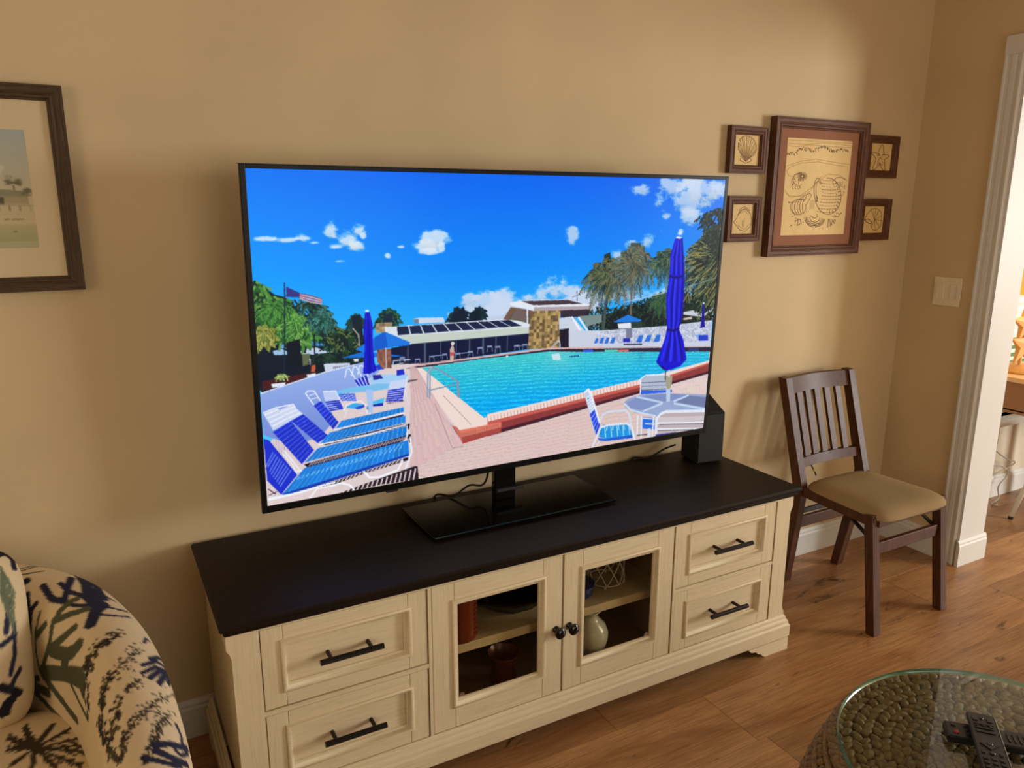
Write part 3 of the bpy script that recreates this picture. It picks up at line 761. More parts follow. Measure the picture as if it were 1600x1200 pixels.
('s',(26,44,195),(205,218,248),5,0.75,[(215,620),(227,649),(186,651),(173,619)]),
('p',(190,205,240),[(168,592),(204,593),(215,620),(173,619)]),
('l',(235,240,250),2.3,[(168,591),(204,593),(228,653)]),
('s',(30,70,215),(215,226,248),4,0.7,[(259,606),(263,630),(219,624),(211,602)]),
('p',(60,170,235),[(229,645),(254,634),(286,643),(275,657)]),
('l',(235,240,250),3.1,[(226,654),(234,637),(276,631),(290,646),(293,672)]),
('p',(40,60,200),[(257,649),(286,643),(286,651),(264,655)]),
('p',(70,190,240),[(310,637),(346,630),(344,645),(312,645)]),
('p',(24,40,170),[(310,646),(342,645),(342,654),(312,653)]),
('p',(165,195,240),[(291,600),(313,603),(310,670),(298,673)]),
('p',(120,140,180),[(291,650),(298,650),(298,660),(291,659)]),
('s',(24,34,195),(200,214,248),6,0.72,[(409,606),(402,647),(349,644),(358,608)]),
('p',(200,212,242),[(364,585),(417,581),(411,607),(358,608)]),
('l',(235,240,252),2.7,[(417,576),(411,612),(404,647)]),
('l',(215,222,240),2.3,[(411,612),(421,664)]),
('l',(215,222,240),2.3,[(357,643),(362,670)]),
('l',(60,50,70),1.5,[(353,648),(406,647)]),
('l',(90,80,100),1.3,[(359,651),(363,644)]),
('l',(90,80,100),1.5,[(365,651),(369,644)]),
('l',(90,80,100),1.5,[(372,651),(376,644)]),
('l',(90,80,100),1.5,[(379,650),(383,643)]),
('l',(90,80,100),1.5,[(386,650),(390,643)]),
('l',(90,80,100),1.5,[(393,650),(397,643)]),
('l',(90,80,100),1.5,[(400,650),(404,643)]),
('l',(225,230,245),2.3,[(235,653),(226,674)]),
('l',(225,230,245),2.3,[(302,669),(296,680)]),
('l',(232,238,250),3.0,[(120,591),(127,584),(144,586),(160,617)]),
('l',(232,238,250),3.0,[(120,591),(142,627)]),
('l',(225,232,248),2.3,[(130,598),(147,594)]),
('l',(225,232,248),2.3,[(134,609),(153,606)]),
('s',(28,48,205),(120,150,235),8,0.88,[(161,617),(209,686),(193,705),(140,627)]),
('s',(24,124,220),(120,190,240),16,0.9,[(217,682),(406,666),(406,681),(198,705)]),
('l',(235,240,250),3.4,[(194,706),(406,685)]),
('p',(32,26,50),[(201,709),(404,688),(404,693),(241,711)]),
('l',(232,238,250),3.4,[(5,631),(38,621),(85,617),(100,647)]),
('p',(205,216,240),[(48,628),(81,618),(110,648),(72,664)]),
('l',(240,244,252),2.3,[(52,634),(86,625)]),
('l',(240,244,252),2.3,[(62,644),(95,634)]),
('l',(240,244,252),2.3,[(71,654),(104,644)]),
('s',(28,48,205),(120,150,235),9,0.9,[(110,648),(179,722),(147,739),(77,663)]),
('s',(24,124,220),(120,190,240),18,0.9,[(183,712),(411,693),(411,714),(154,741)]),
('p',(28,22,48),[(158,741),(409,717),(417,724),(366,730),(168,748)]),
('l',(235,240,250),4.2,[(150,744),(291,735),(411,721)]),
('p',(200,212,238),[(4,632),(42,622),(76,663),(28,684)]),
('l',(240,244,252),2.7,[(8,637),(45,626)]),
('l',(240,244,252),2.3,[(15,648),(52,636)]),
('l',(240,244,252),2.7,[(21,660),(59,646)]),
('l',(240,244,252),2.7,[(27,672),(67,655)]),
('l',(240,244,252),2.7,[(34,685),(74,665)]),
('s',(28,48,205),(110,140,235),10,0.9,[(76,663),(136,758),(100,794),(26,688)]),
('s',(24,124,220),(120,190,240),19,0.9,[(146,754),(415,726),(414,754),(107,790)]),
('p',(28,22,48),[(106,795),(414,754),(424,762),(385,775),(116,808)]),
('l',(205,180,185),2.3,[(120,802),(129,793)]),
('l',(205,180,185),2.3,[(128,801),(137,792)]),
('l',(205,180,185),2.3,[(136,800),(145,791)]),
('l',(205,180,185),2.3,[(144,799),(153,790)]),
('l',(205,180,185),2.7,[(152,798),(161,789)]),
('l',(205,180,185),2.7,[(160,797),(170,788)]),
('l',(205,180,185),2.3,[(169,796),(178,787)]),
('l',(205,180,185),2.3,[(177,795),(186,786)]),
('l',(205,180,185),2.3,[(185,794),(194,785)]),
('l',(205,180,185),2.7,[(193,793),(203,784)]),
('l',(205,180,185),2.3,[(202,792),(211,783)]),
('l',(205,180,185),2.3,[(210,791),(219,782)]),
('l',(205,180,185),2.7,[(218,790),(228,781)]),
('l',(205,180,185),2.3,[(227,789),(236,780)]),
('l',(205,180,185),2.7,[(235,788),(244,779)]),
('l',(205,180,185),2.7,[(243,787),(253,778)]),
('l',(205,180,185),2.7,[(252,786),(261,777)]),
('l',(205,180,185),2.7,[(260,784),(270,776)]),
('l',(205,180,185),2.7,[(269,783),(278,775)]),
('l',(205,180,185),2.7,[(277,782),(287,774)]),
('l',(205,180,185),2.7,[(286,781),(296,773)]),
('l',(205,180,185),2.3,[(295,780),(304,772)]),
('l',(205,180,185),2.7,[(303,779),(313,770)]),
('l',(205,180,185),2.7,[(312,778),(322,769)]),
('l',(205,180,185),2.3,[(321,777),(330,768)]),
('l',(205,180,185),2.7,[(329,776),(339,767)]),
('l',(205,180,185),2.7,[(338,775),(348,766)]),
('l',(205,180,185),2.7,[(347,774),(357,765)]),
('l',(205,180,185),2.7,[(356,773),(365,764)]),
('l',(205,180,185),2.7,[(364,772),(374,763)]),
('l',(205,180,185),2.7,[(373,771),(383,762)]),
('l',(205,180,185),2.7,[(382,770),(392,761)]),
('l',(205,180,185),2.7,[(391,768),(401,760)]),
('l',(205,180,185),2.7,[(400,767),(410,758)]),
('l',(238,242,250),4.4,[(85,812),(116,813),(252,796),(412,779)]),
('l',(232,238,248),3.8,[(415,722),(414,760),(396,781)]),
('p',(30,26,40),[(418,753),(426,752),(426,777),(420,780)]),
('p',(30,26,40),[(415,720),(423,719),(422,736),(417,738)]),
('l',(232,238,248),3.7,[(54,747),(92,807)]),
('l',(232,238,248),3.0,[(49,753),(76,794),(84,821)]),
('s',(28,48,205),(110,140,235),11,0.9,[(14,709),(86,823),(39,873),(1,703)]),
('p',(28,48,205),[(1,703),(17,713),(84,821),(39,874),(3,825)]),
('l',(120,150,238),2.3,[(2,785),(24,746)]),
('l',(120,150,238),2.3,[(7,786),(30,753)]),
('l',(120,150,238),2.3,[(11,801),(35,761)]),
('l',(120,150,238),2.3,[(15,809),(41,768)]),
('l',(120,150,238),2.0,[(20,817),(46,776)]),
('l',(120,150,238),2.3,[(24,825),(52,783)]),
('l',(120,150,238),2.3,[(28,833),(58,791)]),
('l',(120,150,238),2.3,[(33,841),(63,798)]),
('l',(120,150,238),2.3,[(37,849),(69,806)]),
('s',(24,124,220),(120,190,240),22,0.92,[(106,806),(418,770),(421,816),(42,872)]),
('l',(120,195,242),2.7,[(84,837),(91,829)]),
('l',(120,195,242),2.0,[(133,827),(137,820)]),
('l',(120,195,242),2.7,[(97,835),(105,827)]),
('l',(120,195,242),2.0,[(145,825),(149,819)]),
('l',(120,195,242),2.7,[(111,833),(118,825)]),
('l',(120,195,242),2.0,[(157,823),(161,817)]),
('l',(120,195,242),2.7,[(125,831),(132,823)]),
('l',(120,195,242),2.0,[(169,821),(173,815)]),
('l',(120,195,242),2.7,[(139,830),(146,822)]),
('l',(120,195,242),2.0,[(181,819),(185,813)]),
('l',(120,195,242),2.7,[(153,828),(160,820)]),
('l',(120,195,242),2.0,[(193,817),(197,811)]),
('l',(120,195,242),2.7,[(167,826),(175,818)]),
('l',(120,195,242),2.0,[(205,815),(210,809)]),
('l',(120,195,242),3.1,[(181,824),(189,816)]),
('l',(120,195,242),2.3,[(217,813),(222,807)]),
('l',(120,195,242),2.7,[(196,822),(203,814)]),
('l',(120,195,242),2.0,[(230,811),(234,805)]),
('l',(120,195,242),2.7,[(210,820),(217,812)]),
('l',(120,195,242),2.3,[(242,809),(247,803)]),
('l',(120,195,242),3.1,[(224,818),(232,810)]),
('l',(120,195,242),2.3,[(254,807),(259,801)]),
('l',(120,195,242),2.7,[(239,816),(246,808)]),
('l',(120,195,242),2.0,[(267,805),(271,799)]),
('l',(120,195,242),3.1,[(253,814),(261,806)]),
('l',(120,195,242),2.3,[(279,803),(284,796)]),
('l',(120,195,242),3.1,[(268,812),(276,804)]),
('l',(120,195,242),2.3,[(292,801),(297,794)]),
('l',(120,195,242),3.1,[(283,810),(291,802)]),
('l',(120,195,242),2.0,[(305,799),(309,792)]),
('l',(120,195,242),3.1,[(298,808),(305,800)]),
('l',(120,195,242),2.3,[(317,797),(322,790)]),
('l',(120,195,242),2.7,[(313,806),(320,798)]),
('l',(120,195,242),2.3,[(330,795),(335,788)]),
('l',(120,195,242),3.1,[(328,804),(335,795)]),
('l',(120,195,242),2.3,[(343,793),(348,786)]),
('l',(120,195,242),3.1,[(343,802),(351,793)]),
('l',(120,195,242),2.3,[(356,791),(361,784)]),
('l',(120,195,242),3.1,[(358,800),(366,791)]),
('l',(120,195,242),2.3,[(369,789),(374,782)]),
('l',(120,195,242),3.1,[(373,798),(381,789)]),
('l',(120,195,242),2.3,[(382,787),(387,780)]),
('l',(120,195,242),3.1,[(389,796),(396,787)]),
('l',(120,195,242),2.3,[(395,785),(400,778)]),
('p',(20,60,170),[(42,872),(419,813),(419,823),(44,881)]),
('l',(238,242,250),4.7,[(3,883),(71,881),(214,858),(419,823)]),
('p',(32,26,46),[(141,868),(417,823),(417,834),(288,852),(148,878)]),
('l',(215,195,200),3.1,[(148,875),(157,865)]),
('l',(215,195,200),3.1,[(160,873),(170,863)]),
('l',(215,195,200),2.7,[(173,871),(182,861)]),
('l',(215,195,200),2.7,[(185,869),(194,859)]),
('l',(215,195,200),3.1,[(197,867),(207,857)]),
('l',(215,195,200),2.7,[(210,865),(219,855)]),
('l',(215,195,200),3.1,[(222,863),(232,853)]),
('l',(215,195,200),2.7,[(235,861),(244,851)]),
('l',(215,195,200),3.1,[(247,859),(257,849)]),
('l',(215,195,200),3.1,[(260,857),(270,847)]),
('l',(215,195,200),2.7,[(273,855),(282,845)]),
('l',(215,195,200),3.1,[(285,853),(295,843)]),
('l',(215,195,200),3.1,[(298,851),(308,841)]),
('l',(215,195,200),3.1,[(311,849),(321,839)]),
('l',(215,195,200),3.1,[(324,847),(334,837)]),
('l',(215,195,200),3.1,[(337,845),(347,835)]),
('l',(215,195,200),3.1,[(350,843),(360,833)]),
('l',(215,195,200),3.4,[(363,840),(373,830)]),
('l',(215,195,200),3.1,[(377,838),(387,828)]),
('l',(215,195,200),3.1,[(390,836),(400,826)]),
('l',(238,242,250),5.4,[(115,901),(134,878),(213,871),(235,881),(249,903)]),
('l',(232,238,248),5.0,[(424,762),(429,809),(407,860),(390,901)]),
('l',(240,244,250),6.0,[(277,846),(295,868),(325,872),(383,860),(399,832)]),
('p',(38,28,40),[(186,904),(257,889),(439,856),(447,859),(450,901),(324,897)]),
('l',(225,205,205),4.2,[(197,903),(207,893)]),
('l',(225,205,205),4.2,[(211,903),(221,891)]),
('l',(225,205,205),4.2,[(225,904),(235,890)]),
('l',(225,205,205),4.2,[(239,905),(249,888)]),
('l',(225,205,205),4.2,[(253,905),(263,886)]),
('l',(225,205,205),4.2,[(267,906),(277,885)]),
('l',(225,205,205),3.7,[(282,907),(292,883)]),
('l',(225,205,205),4.2,[(296,907),(306,881)]),
('l',(225,205,205),4.2,[(310,908),(321,879)]),
('l',(225,205,205),4.2,[(325,909),(335,878)]),
('l',(225,205,205),4.2,[(340,909),(350,876)]),
('l',(225,205,205),4.2,[(354,910),(365,874)]),
('l',(225,205,205),4.2,[(369,911),(380,873)]),
('l',(225,205,205),4.2,[(384,912),(394,871)]),
('l',(225,205,205),4.2,[(399,912),(409,869)]),
('l',(225,205,205),4.2,[(414,913),(425,867)]),
('l',(225,205,205),4.7,[(429,914),(440,865)]),
('p',(225,205,205),[(0,886),(177,874),(190,903),(69,914),(0,901)]),
('l',(238,242,250),4.7,[(2,879),(71,877),(192,864)]),
('l',(238,242,250),5.0,[(115,901),(138,875),(213,870),(238,883),(251,905)]),
('l',(60,50,70),3.0,[(5,851),(24,869)]),
('l',(60,50,70),2.6,[(6,869),(28,862)]),
('l',(130,150,175),4.5,[(481,644),(483,563),(496,554),(509,560),(574,601),(580,613),(580,656)]),
('l',(130,150,175),4.5,[(488,650),(490,566),(501,557),(526,570),(582,608),(585,659)]),
('l',(175,195,215),2.1,[(483,642),(485,566),(496,555)]),
('l',(120,145,175),3.9,[(492,624),(577,615)]),
('l',(200,205,210),2.7,[(910,533),(931,512),(943,514),(946,534)]),
('l',(200,205,210),2.7,[(916,534),(939,510)]),
('p',(14,14,205),[(1394,193),(1427,193),(1441,273),(1449,323),(1453,400),(1453,469),(1442,511),(1468,554),(1490,627),(1461,649),(1408,659),(1382,652),(1349,623),(1382,538),(1387,504),(1373,396),(1381,325),(1379,250)]),
('l',(30,40,235),8.4,[(1400,199),(1387,255),(1389,317)]),
('l',(30,40,235),8.4,[(1391,329),(1385,405),(1395,483),(1399,509)]),
('l',(30,40,235),11.8,[(1400,515),(1385,573),(1373,620)]),
('l',(8,8,150),7.4,[(1406,200),(1398,255),(1401,317)]),
('l',(8,8,150),8.0,[(1402,330),(1399,406),(1406,483),(1407,509)]),
('l',(8,8,150),11.3,[(1408,516),(1401,575),(1395,623)]),
('l',(40,50,240),8.4,[(1410,200),(1406,255),(1410,318)]),
('l',(40,50,240),9.2,[(1411,330),(1410,406),(1416,484),(1415,510)]),
('l',(40,50,240),12.9,[(1415,517),(1415,576),(1414,624)]),
('l',(10,10,165),7.4,[(1415,200),(1416,255),(1421,318)]),
('l',(10,10,165),7.4,[(1422,331),(1423,407),(1427,485),(1423,511)]),
('l',(10,10,165),11.3,[(1423,517),(1430,577),(1435,626)]),
('l',(34,40,232),7.4,[(1420,200),(1425,256),(1432,318)]),
('l',(34,40,232),7.4,[(1432,331),(1435,408),(1438,486),(1430,511)]),
('l',(34,40,232),11.3,[(1431,518),(1445,578),(1455,628)]),
('l',(8,8,150),6.3,[(1424,200),(1433,256),(1441,319)]),
('l',(8,8,150),6.9,[(1440,331),(1446,408),(1447,486),(1437,512)]),
('l',(8,8,150),8.9,[(1438,518),(1457,579),(1473,630)]),
('l',(6,6,110),6.3,[(1382,323),(1417,330),(1448,323)]),
('l',(6,6,110),7.4,[(1388,509),(1413,515),(1443,511)]),
('p',(6,6,120),[(1349,623),(1381,641),(1405,659),(1382,652)]),
('p',(235,238,245),[(1393,194),(1405,189),(1427,193),(1414,197)]),
('b',(225,225,235),0.95,1412,178,20,15),
('l',(225,232,245),3.6,[(1288,729),(1286,676),(1308,665),(1392,670)]),
('p',(176,186,206),[(1288,678),(1310,668),(1400,675),(1405,729),(1292,720)]),
('l',(60,70,110),2.2,[(1290,691),(1402,699)]),
('l',(120,130,160),2.2,[(1291,704),(1403,712)]),
('l',(60,70,110),2.2,[(1292,718),(1405,726)]),
('p',(40,100,225),[(1287,720),(1432,732),(1433,742),(1288,733)]),
('l',(228,235,248),4.4,[(1288,731),(1285,676),(1306,666),(1397,672)]),
('p',(150,165,205),[(1218,754),(1237,741),(1300,734),(1413,743),(1610,772),(1620,856),(1462,841),(1354,821),(1273,799),(1226,774)]),
('p',(128,146,196),[(1229,756),(1269,743),(1383,772),(1305,794),(1249,777)]),
('p',(124,142,192),[(1291,739),(1414,745),(1508,762),(1421,775),(1383,769)]),
('p',(110,124,165),[(1446,780),(1518,765),(1601,781),(1605,822)]),
('p',(150,168,208),[(1324,802),(1389,783),(1452,791),(1591,832),(1420,814),(1373,818)]),
('l',(190,212,238),6.7,[(1273,740),(1393,776)]),
('l',(190,212,238),7.3,[(1513,763),(1446,778)]),
('l',(190,212,238),7.3,[(1391,779),(1305,797)]),
('l',(190,212,238),7.3,[(1447,786),(1601,827)]),
('l',(200,218,240),6.3,[(1220,758),(1249,784),(1306,805),(1364,822)]),
('p',(185,205,230),[(1404,723),(1424,725),(1427,776),(1410,776)]),
('p',(160,160,135),[(1398,680),(1429,682),(1429,707),(1422,729),(1407,727),(1400,700)]),
('l',(210,215,225),7.8,[(1412,659),(1413,682)]),
('l',(40,36,50),4.5,[(1395,657),(1397,693)]),
('p',(186,172,178),[(1373,894),(1369,827),(1401,812),(1607,836),(1602,903),(1503,903)]),
('p',(205,195,200),[(1374,828),(1609,855),(1610,871),(1373,849)]),
('l',(235,238,245),5.8,[(1371,850),(1599,878)]),
('l',(235,238,245),5.8,[(1373,873),(1602,903)]),
('l',(70,70,90),2.4,[(1386,857),(1597,883)]),
('l',(70,70,90),2.4,[(1374,879),(1553,900)]),
('l',(222,232,245),10.7,[(1373,896),(1370,835),(1387,818),(1411,812),(1610,835)]),
('p',(40,40,130),[(1370,894),(1468,898),(1468,904),(1371,900)]),
('p',(36,110,225),[(1305,818),(1362,830),(1364,873),(1308,862)]),
('l',(225,232,245),3.9,[(1305,822),(1363,834)]),
('l',(225,232,245),3.6,[(1319,845),(1362,853)]),
('l',(225,228,238),6.8,[(1283,810),(1287,886)]),
('l',(225,228,238),6.3,[(1300,814),(1305,896)]),
('l',(225,228,238),6.3,[(1355,825),(1357,900)]),
('p',(210,222,238),[(1332,865),(1347,867),(1347,898),(1333,898)]),
('l',(60,56,70),3.6,[(1285,885),(1332,886)]),
('p',(190,205,232),[(1049,703),(1057,689),(1067,687),(1079,712),(1113,804),(1121,828),(1108,863),(1093,835),(1072,769)]),
('s',(40,70,225),(150,175,240),5,0.8,[(1097,758),(1121,824),(1108,860),(1075,777)]),
('l',(230,236,250),4.1,[(1057,720),(1078,706)]),
('l',(230,236,250),4.1,[(1061,730),(1082,716)]),
('l',(230,236,250),4.5,[(1064,740),(1086,726)]),
('l',(230,236,250),4.5,[(1068,750),(1090,736)]),
('l',(230,236,250),4.5,[(1072,760),(1094,746)]),
('l',(230,236,250),4.5,[(1076,770),(1098,756)]),
('l',(232,238,248),7.6,[(1051,697),(1065,688),(1080,715),(1118,812)]),
('l',(60,60,80),3.6,[(1064,719),(1067,722)]),
('s',(30,150,225),(150,215,245),5,0.82,[(1132,822),(1244,835),(1261,874),(1120,843)]),
('p',(30,90,210),[(1115,868),(1148,877),(1263,876),(1267,891),(1149,885),(1120,878)]),
('p',(30,150,225),[(1119,865),(1122,843),(1255,858),(1264,878),(1148,877)]),
('l',(150,220,245),4.0,[(1141,829),(1148,871)]),
('l',(150,220,245),4.0,[(1167,832),(1174,873)]),
('l',(150,220,245),4.0,[(1193,836),(1200,874)]),
('l',(150,220,245),4.0,[(1219,839),(1226,876)]),
('l',(150,220,245),4.0,[(1246,843),(1253,877)]),
('l',(208,218,235),7.6,[(1120,809),(1129,788),(1151,779),(1226,782),(1244,799),(1256,839)]),
('l',(220,228,242),8.0,[(1093,899),(1112,856),(1123,832),(1154,827),(1235,832),(1259,847),(1277,900)]),
('l',(215,222,236),4.5,[(1110,898),(1122,881)])]
BIGART=[('l',(170,132,78),4,[(7,47),(168,46),(326,26),(481,30),(602,39)]),
('l',(170,132,78),4,[(6,62),(83,70),(195,48),(365,55),(595,52)]),
('l',(170,132,78),4,[(7,227),(138,183),(269,163),(416,179),(595,196)]),
('l',(170,132,78),4,[(15,258),(38,234),(140,198),(290,184),(456,205),(592,216)]),
('l',(170,132,78),4,[(10,258),(28,304),(108,317)]),
('l',(170,132,78),4,[(9,422),(52,469),(142,475),(236,432),(291,359),(392,284),(503,288),(589,334)]),
('l',(170,132,78),4,[(7,438),(63,484),(150,467),(250,400),(339,301)]),
('l',(170,132,78),4,[(0,20),(253,15),(599,16)]),
('l',(104,72,36),8,[(6,122),(5,137)]),
('l',(104,72,36),8,[(14,128),(22,133)]),
('l',(104,72,36),5,[(22,122),(26,140)]),
('l',(104,72,36),6,[(29,115),(36,125)]),
('l',(104,72,36),5,[(37,115),(29,123)]),
('l',(104,72,36),6,[(45,118),(41,135)]),
('l',(104,72,36),8,[(52,113),(52,120)]),
('l',(104,72,36),5,[(62,129),(58,137)]),
('l',(104,72,36),5,[(69,125),(68,145)]),
('l',(104,72,36),8,[(76,111),(79,118)]),
('l',(104,72,36),5,[(84,115),(94,133)]),
('l',(104,72,36),6,[(90,96),(91,115)]),
('l',(104,72,36),6,[(98,89),(96,103)]),
('l',(104,72,36),8,[(105,78),(109,84)]),
('l',(104,72,36),6,[(113,81),(113,90)]),
('l',(104,72,36),8,[(121,79),(116,88)]),
('l',(104,72,36),8,[(129,86),(128,96)]),
('l',(104,72,36),6,[(136,75),(135,88)]),
('l',(104,72,36),5,[(143,62),(148,76)]),
('l',(104,72,36),5,[(153,82),(159,100)]),
('l',(104,72,36),6,[(161,82),(163,100)]),
('l',(104,72,36),6,[(168,68),(162,85)]),
('l',(104,72,36),6,[(177,82),(171,102)]),
('l',(104,72,36),6,[(184,69),(185,79)]),
('l',(104,72,36),6,[(192,73),(201,86)]),
('l',(104,72,36),6,[(201,79),(199,96)]),
('l',(104,72,36),8,[(210,87),(216,107)]),
('l',(104,72,36),5,[(217,79),(211,93)]),
('l',(104,72,36),5,[(227,95),(224,109)]),
('l',(104,72,36),6,[(235,93),(238,100)]),
('l',(104,72,36),8,[(243,95),(236,107)]),
('l',(104,72,36),5,[(251,89),(261,102)]),
('l',(104,72,36),6,[(257,71),(251,82)]),
('l',(104,72,36),6,[(265,67),(262,79)]),
('l',(104,72,36),5,[(275,82),(284,93)]),
('l',(104,72,36),8,[(281,66),(279,75)]),
('l',(104,72,36),5,[(289,62),(284,79)]),
('l',(104,72,36),5,[(297,59),(300,71)]),
('l',(104,72,36),5,[(304,52),(305,64)]),
('l',(104,72,36),8,[(312,54),(312,71)]),
('l',(104,72,36),8,[(321,58),(323,63)]),
('l',(104,72,36),8,[(328,48),(333,56)]),
('l',(104,72,36),8,[(337,52),(343,72)]),
('l',(104,72,36),5,[(345,51),(347,56)]),
('l',(104,72,36),6,[(354,58),(352,68)]),
('l',(104,72,36),8,[(362,56),(367,73)]),
('l',(104,72,36),8,[(371,62),(370,81)]),
('l',(104,72,36),5,[(380,67),(388,82)]),
('l',(104,72,36),6,[(390,83),(392,96)]),
('l',(104,72,36),6,[(397,69),(406,81)]),
('l',(104,72,36),8,[(407,83),(411,95)]),
('l',(104,72,36),8,[(415,84),(418,103)]),
('l',(104,72,36),8,[(423,78),(430,93)]),
('l',(104,72,36),5,[(432,88),(429,102)]),
('l',(104,72,36),5,[(440,85),(437,101)]),
('l',(104,72,36),5,[(449,83),(460,103)]),
('l',(104,72,36),5,[(455,71),(451,91)]),
('l',(104,72,36),8,[(464,75),(457,88)]),
('l',(104,72,36),8,[(472,70),(465,78)]),
('l',(104,72,36),6,[(481,75),(473,86)]),
('l',(104,72,36),6,[(488,63),(497,78)]),
('l',(104,72,36),5,[(497,67),(499,76)]),
('l',(104,72,36),8,[(505,60),(503,74)]),
('l',(104,72,36),5,[(515,75),(516,92)]),
('l',(104,72,36),6,[(523,69),(523,76)]),
('l',(104,72,36),6,[(531,65),(541,84)]),
('l',(104,72,36),6,[(540,73),(548,88)]),
('l',(104,72,36),6,[(548,72),(551,86)]),
('l',(104,72,36),8,[(557,71),(565,84)]),
('l',(104,72,36),5,[(567,82),(568,95)]),
('l',(104,72,36),6,[(166,307),(200,306)]),
('l',(104,72,36),6,[(166,311),(198,321)]),
('l',(104,72,36),6,[(163,314),(188,333)]),
('l',(104,72,36),6,[(160,316),(173,342)]),
('l',(104,72,36),6,[(155,317),(155,344)]),
('l',(104,72,36),6,[(151,316),(137,340)]),
('l',(104,72,36),6,[(148,313),(122,330)]),
('l',(104,72,36),6,[(145,310),(113,316)]),
('l',(104,72,36),6,[(145,306),(112,301)]),
('l',(104,72,36),6,[(146,302),(118,288)]),
('l',(104,72,36),6,[(149,300),(130,277)]),
('l',(104,72,36),6,[(154,298),(147,272)]),
('l',(104,72,36),6,[(158,298),(166,273)]),
('l',(104,72,36),6,[(162,300),(182,280)]),
('l',(104,72,36),6,[(165,303),(195,291)]),
('l',(104,72,36),6,[(131,285),(84,298),(63,350),(73,405)]),
('l',(104,72,36),6,[(149,288),(135,277),(101,290)]),
('l',(104,72,36),6,[(125,358),(131,365)]),
('l',(104,72,36),6,[(135,338),(140,345)]),
('l',(104,72,36),6,[(120,389),(125,396)]),
('l',(104,72,36),6,[(94,347),(99,354)]),
('l',(104,72,36),6,[(79,408),(84,415)]),
('l',(104,72,36),6,[(100,406),(105,413)]),
('l',(104,72,36),6,[(80,328),(85,335)]),
('l',(104,72,36),6,[(127,408),(132,415)]),
('l',(104,72,36),6,[(88,329),(93,336)]),
('l',(104,72,36),6,[(83,360),(88,367)]),
('l',(104,72,36),6,[(110,373),(115,380)]),
('l',(104,72,36),6,[(91,367),(97,373)]),
('l',(104,72,36),6,[(76,368),(81,375)]),
('l',(104,72,36),6,[(139,387),(144,394)]),
('l',(104,72,36),6,[(95,368),(100,375)]),
('l',(104,72,36),6,[(148,369),(153,376)]),
('l',(104,72,36),6,[(142,400),(147,408)]),
('l',(104,72,36),6,[(136,325),(141,332)]),
('l',(104,72,36),6,[(81,350),(86,357)]),
('l',(104,72,36),6,[(127,378),(133,385)]),
('l',(104,72,36),6,[(124,327),(129,334)]),
('l',(104,72,36),6,[(101,384),(106,391)]),
('l',(104,72,36),6,[(131,336),(136,343)]),
('l',(104,72,36),6,[(74,374),(79,381)]),
('l',(104,72,36),6,[(121,334),(126,341)]),
('l',(104,72,36),6,[(122,341),(127,348)]),
('l',(104,72,36),6,[(385,316),(404,316),(424,318),(443,325),(462,335),(480,349),(496,365),(510,384),(522,406),(531,428),(537,452),(540,477),(540,501),(537,525),(531,547),(522,567),(510,585),(496,600),(480,611),(462,620),(443,624),(423,624),(403,621),(384,614),(365,603),(347,589),(332,572),(318,553),(306,531),(298,509),(292,485)]),
('l',(104,72,36),6,[(304,514),(297,503),(291,489),(286,473),(281,456),(277,437),(275,418),(274,399),(274,381),(276,364),(278,350),(282,337),(287,328),(292,322),(298,319),(305,319),(312,323),(319,331),(326,341),(332,354),(338,369)]),
('l',(104,72,36),5,[(323,518),(317,512),(311,501),(306,486),(301,468),(297,448),(294,427),(293,406),(293,387),(294,370),(297,356),(301,347),(306,343),(311,343),(317,349),(323,359),(328,373)]),
('l',(104,72,36),8,[(298,463),(315,487),(301,528)]),
('l',(104,72,36),4,[(338,333),(352,335)]),
('l',(104,72,36),4,[(358,336),(371,338)]),
('l',(104,72,36),4,[(377,338),(390,339)]),
('l',(104,72,36),4,[(396,339),(409,339)]),
('l',(104,72,36),4,[(415,339),(428,338)]),
('l',(104,72,36),4,[(434,337),(447,335)]),
('l',(104,72,36),4,[(453,334),(466,331)]),
('l',(104,72,36),5,[(341,360),(356,362)]),
('l',(104,72,36),5,[(362,362),(377,364)]),
('l',(104,72,36),5,[(384,365),(398,365)]),
('l',(104,72,36),5,[(405,366),(419,365)]),
('l',(104,72,36),5,[(426,365),(440,364)]),
('l',(104,72,36),5,[(447,363),(461,361)]),
('l',(104,72,36),5,[(467,360),(482,358)]),
('l',(104,72,36),4,[(344,386),(360,388)]),
('l',(104,72,36),4,[(367,389),(383,390)]),
('l',(104,72,36),4,[(390,391),(406,392)]),
('l',(104,72,36),4,[(413,392),(429,392)]),
('l',(104,72,36),4,[(435,392),(451,391)]),
('l',(104,72,36),4,[(458,390),(474,388)]),
('l',(104,72,36),4,[(480,387),(496,384)]),
('l',(104,72,36),5,[(347,413),(364,415)]),
('l',(104,72,36),5,[(371,415),(388,417)]),
('l',(104,72,36),5,[(396,418),(412,418)]),
('l',(104,72,36),5,[(420,419),(436,419)]),
('l',(104,72,36),5,[(444,418),(460,417)]),
('l',(104,72,36),5,[(467,416),(484,414)]),
('l',(104,72,36),5,[(491,413),(508,411)]),
('l',(104,72,36),4,[(350,439),(368,441)]),
('l',(104,72,36),4,[(375,442),(393,444)]),
('l',(104,72,36),4,[(400,444),(418,445)]),
('l',(104,72,36),4,[(425,445),(443,445)]),
('l',(104,72,36),4,[(450,445),(467,444)]),
('l',(104,72,36),4,[(475,443),(492,441)]),
('l',(104,72,36),4,[(499,440),(517,437)]),
('l',(104,72,36),5,[(353,466),(371,468)]),
('l',(104,72,36),5,[(379,469),(396,470)]),
('l',(104,72,36),5,[(404,471),(422,472)]),
('l',(104,72,36),5,[(429,472),(447,472)]),
('l',(104,72,36),5,[(454,472),(472,471)]),
('l',(104,72,36),5,[(480,470),(497,468)]),
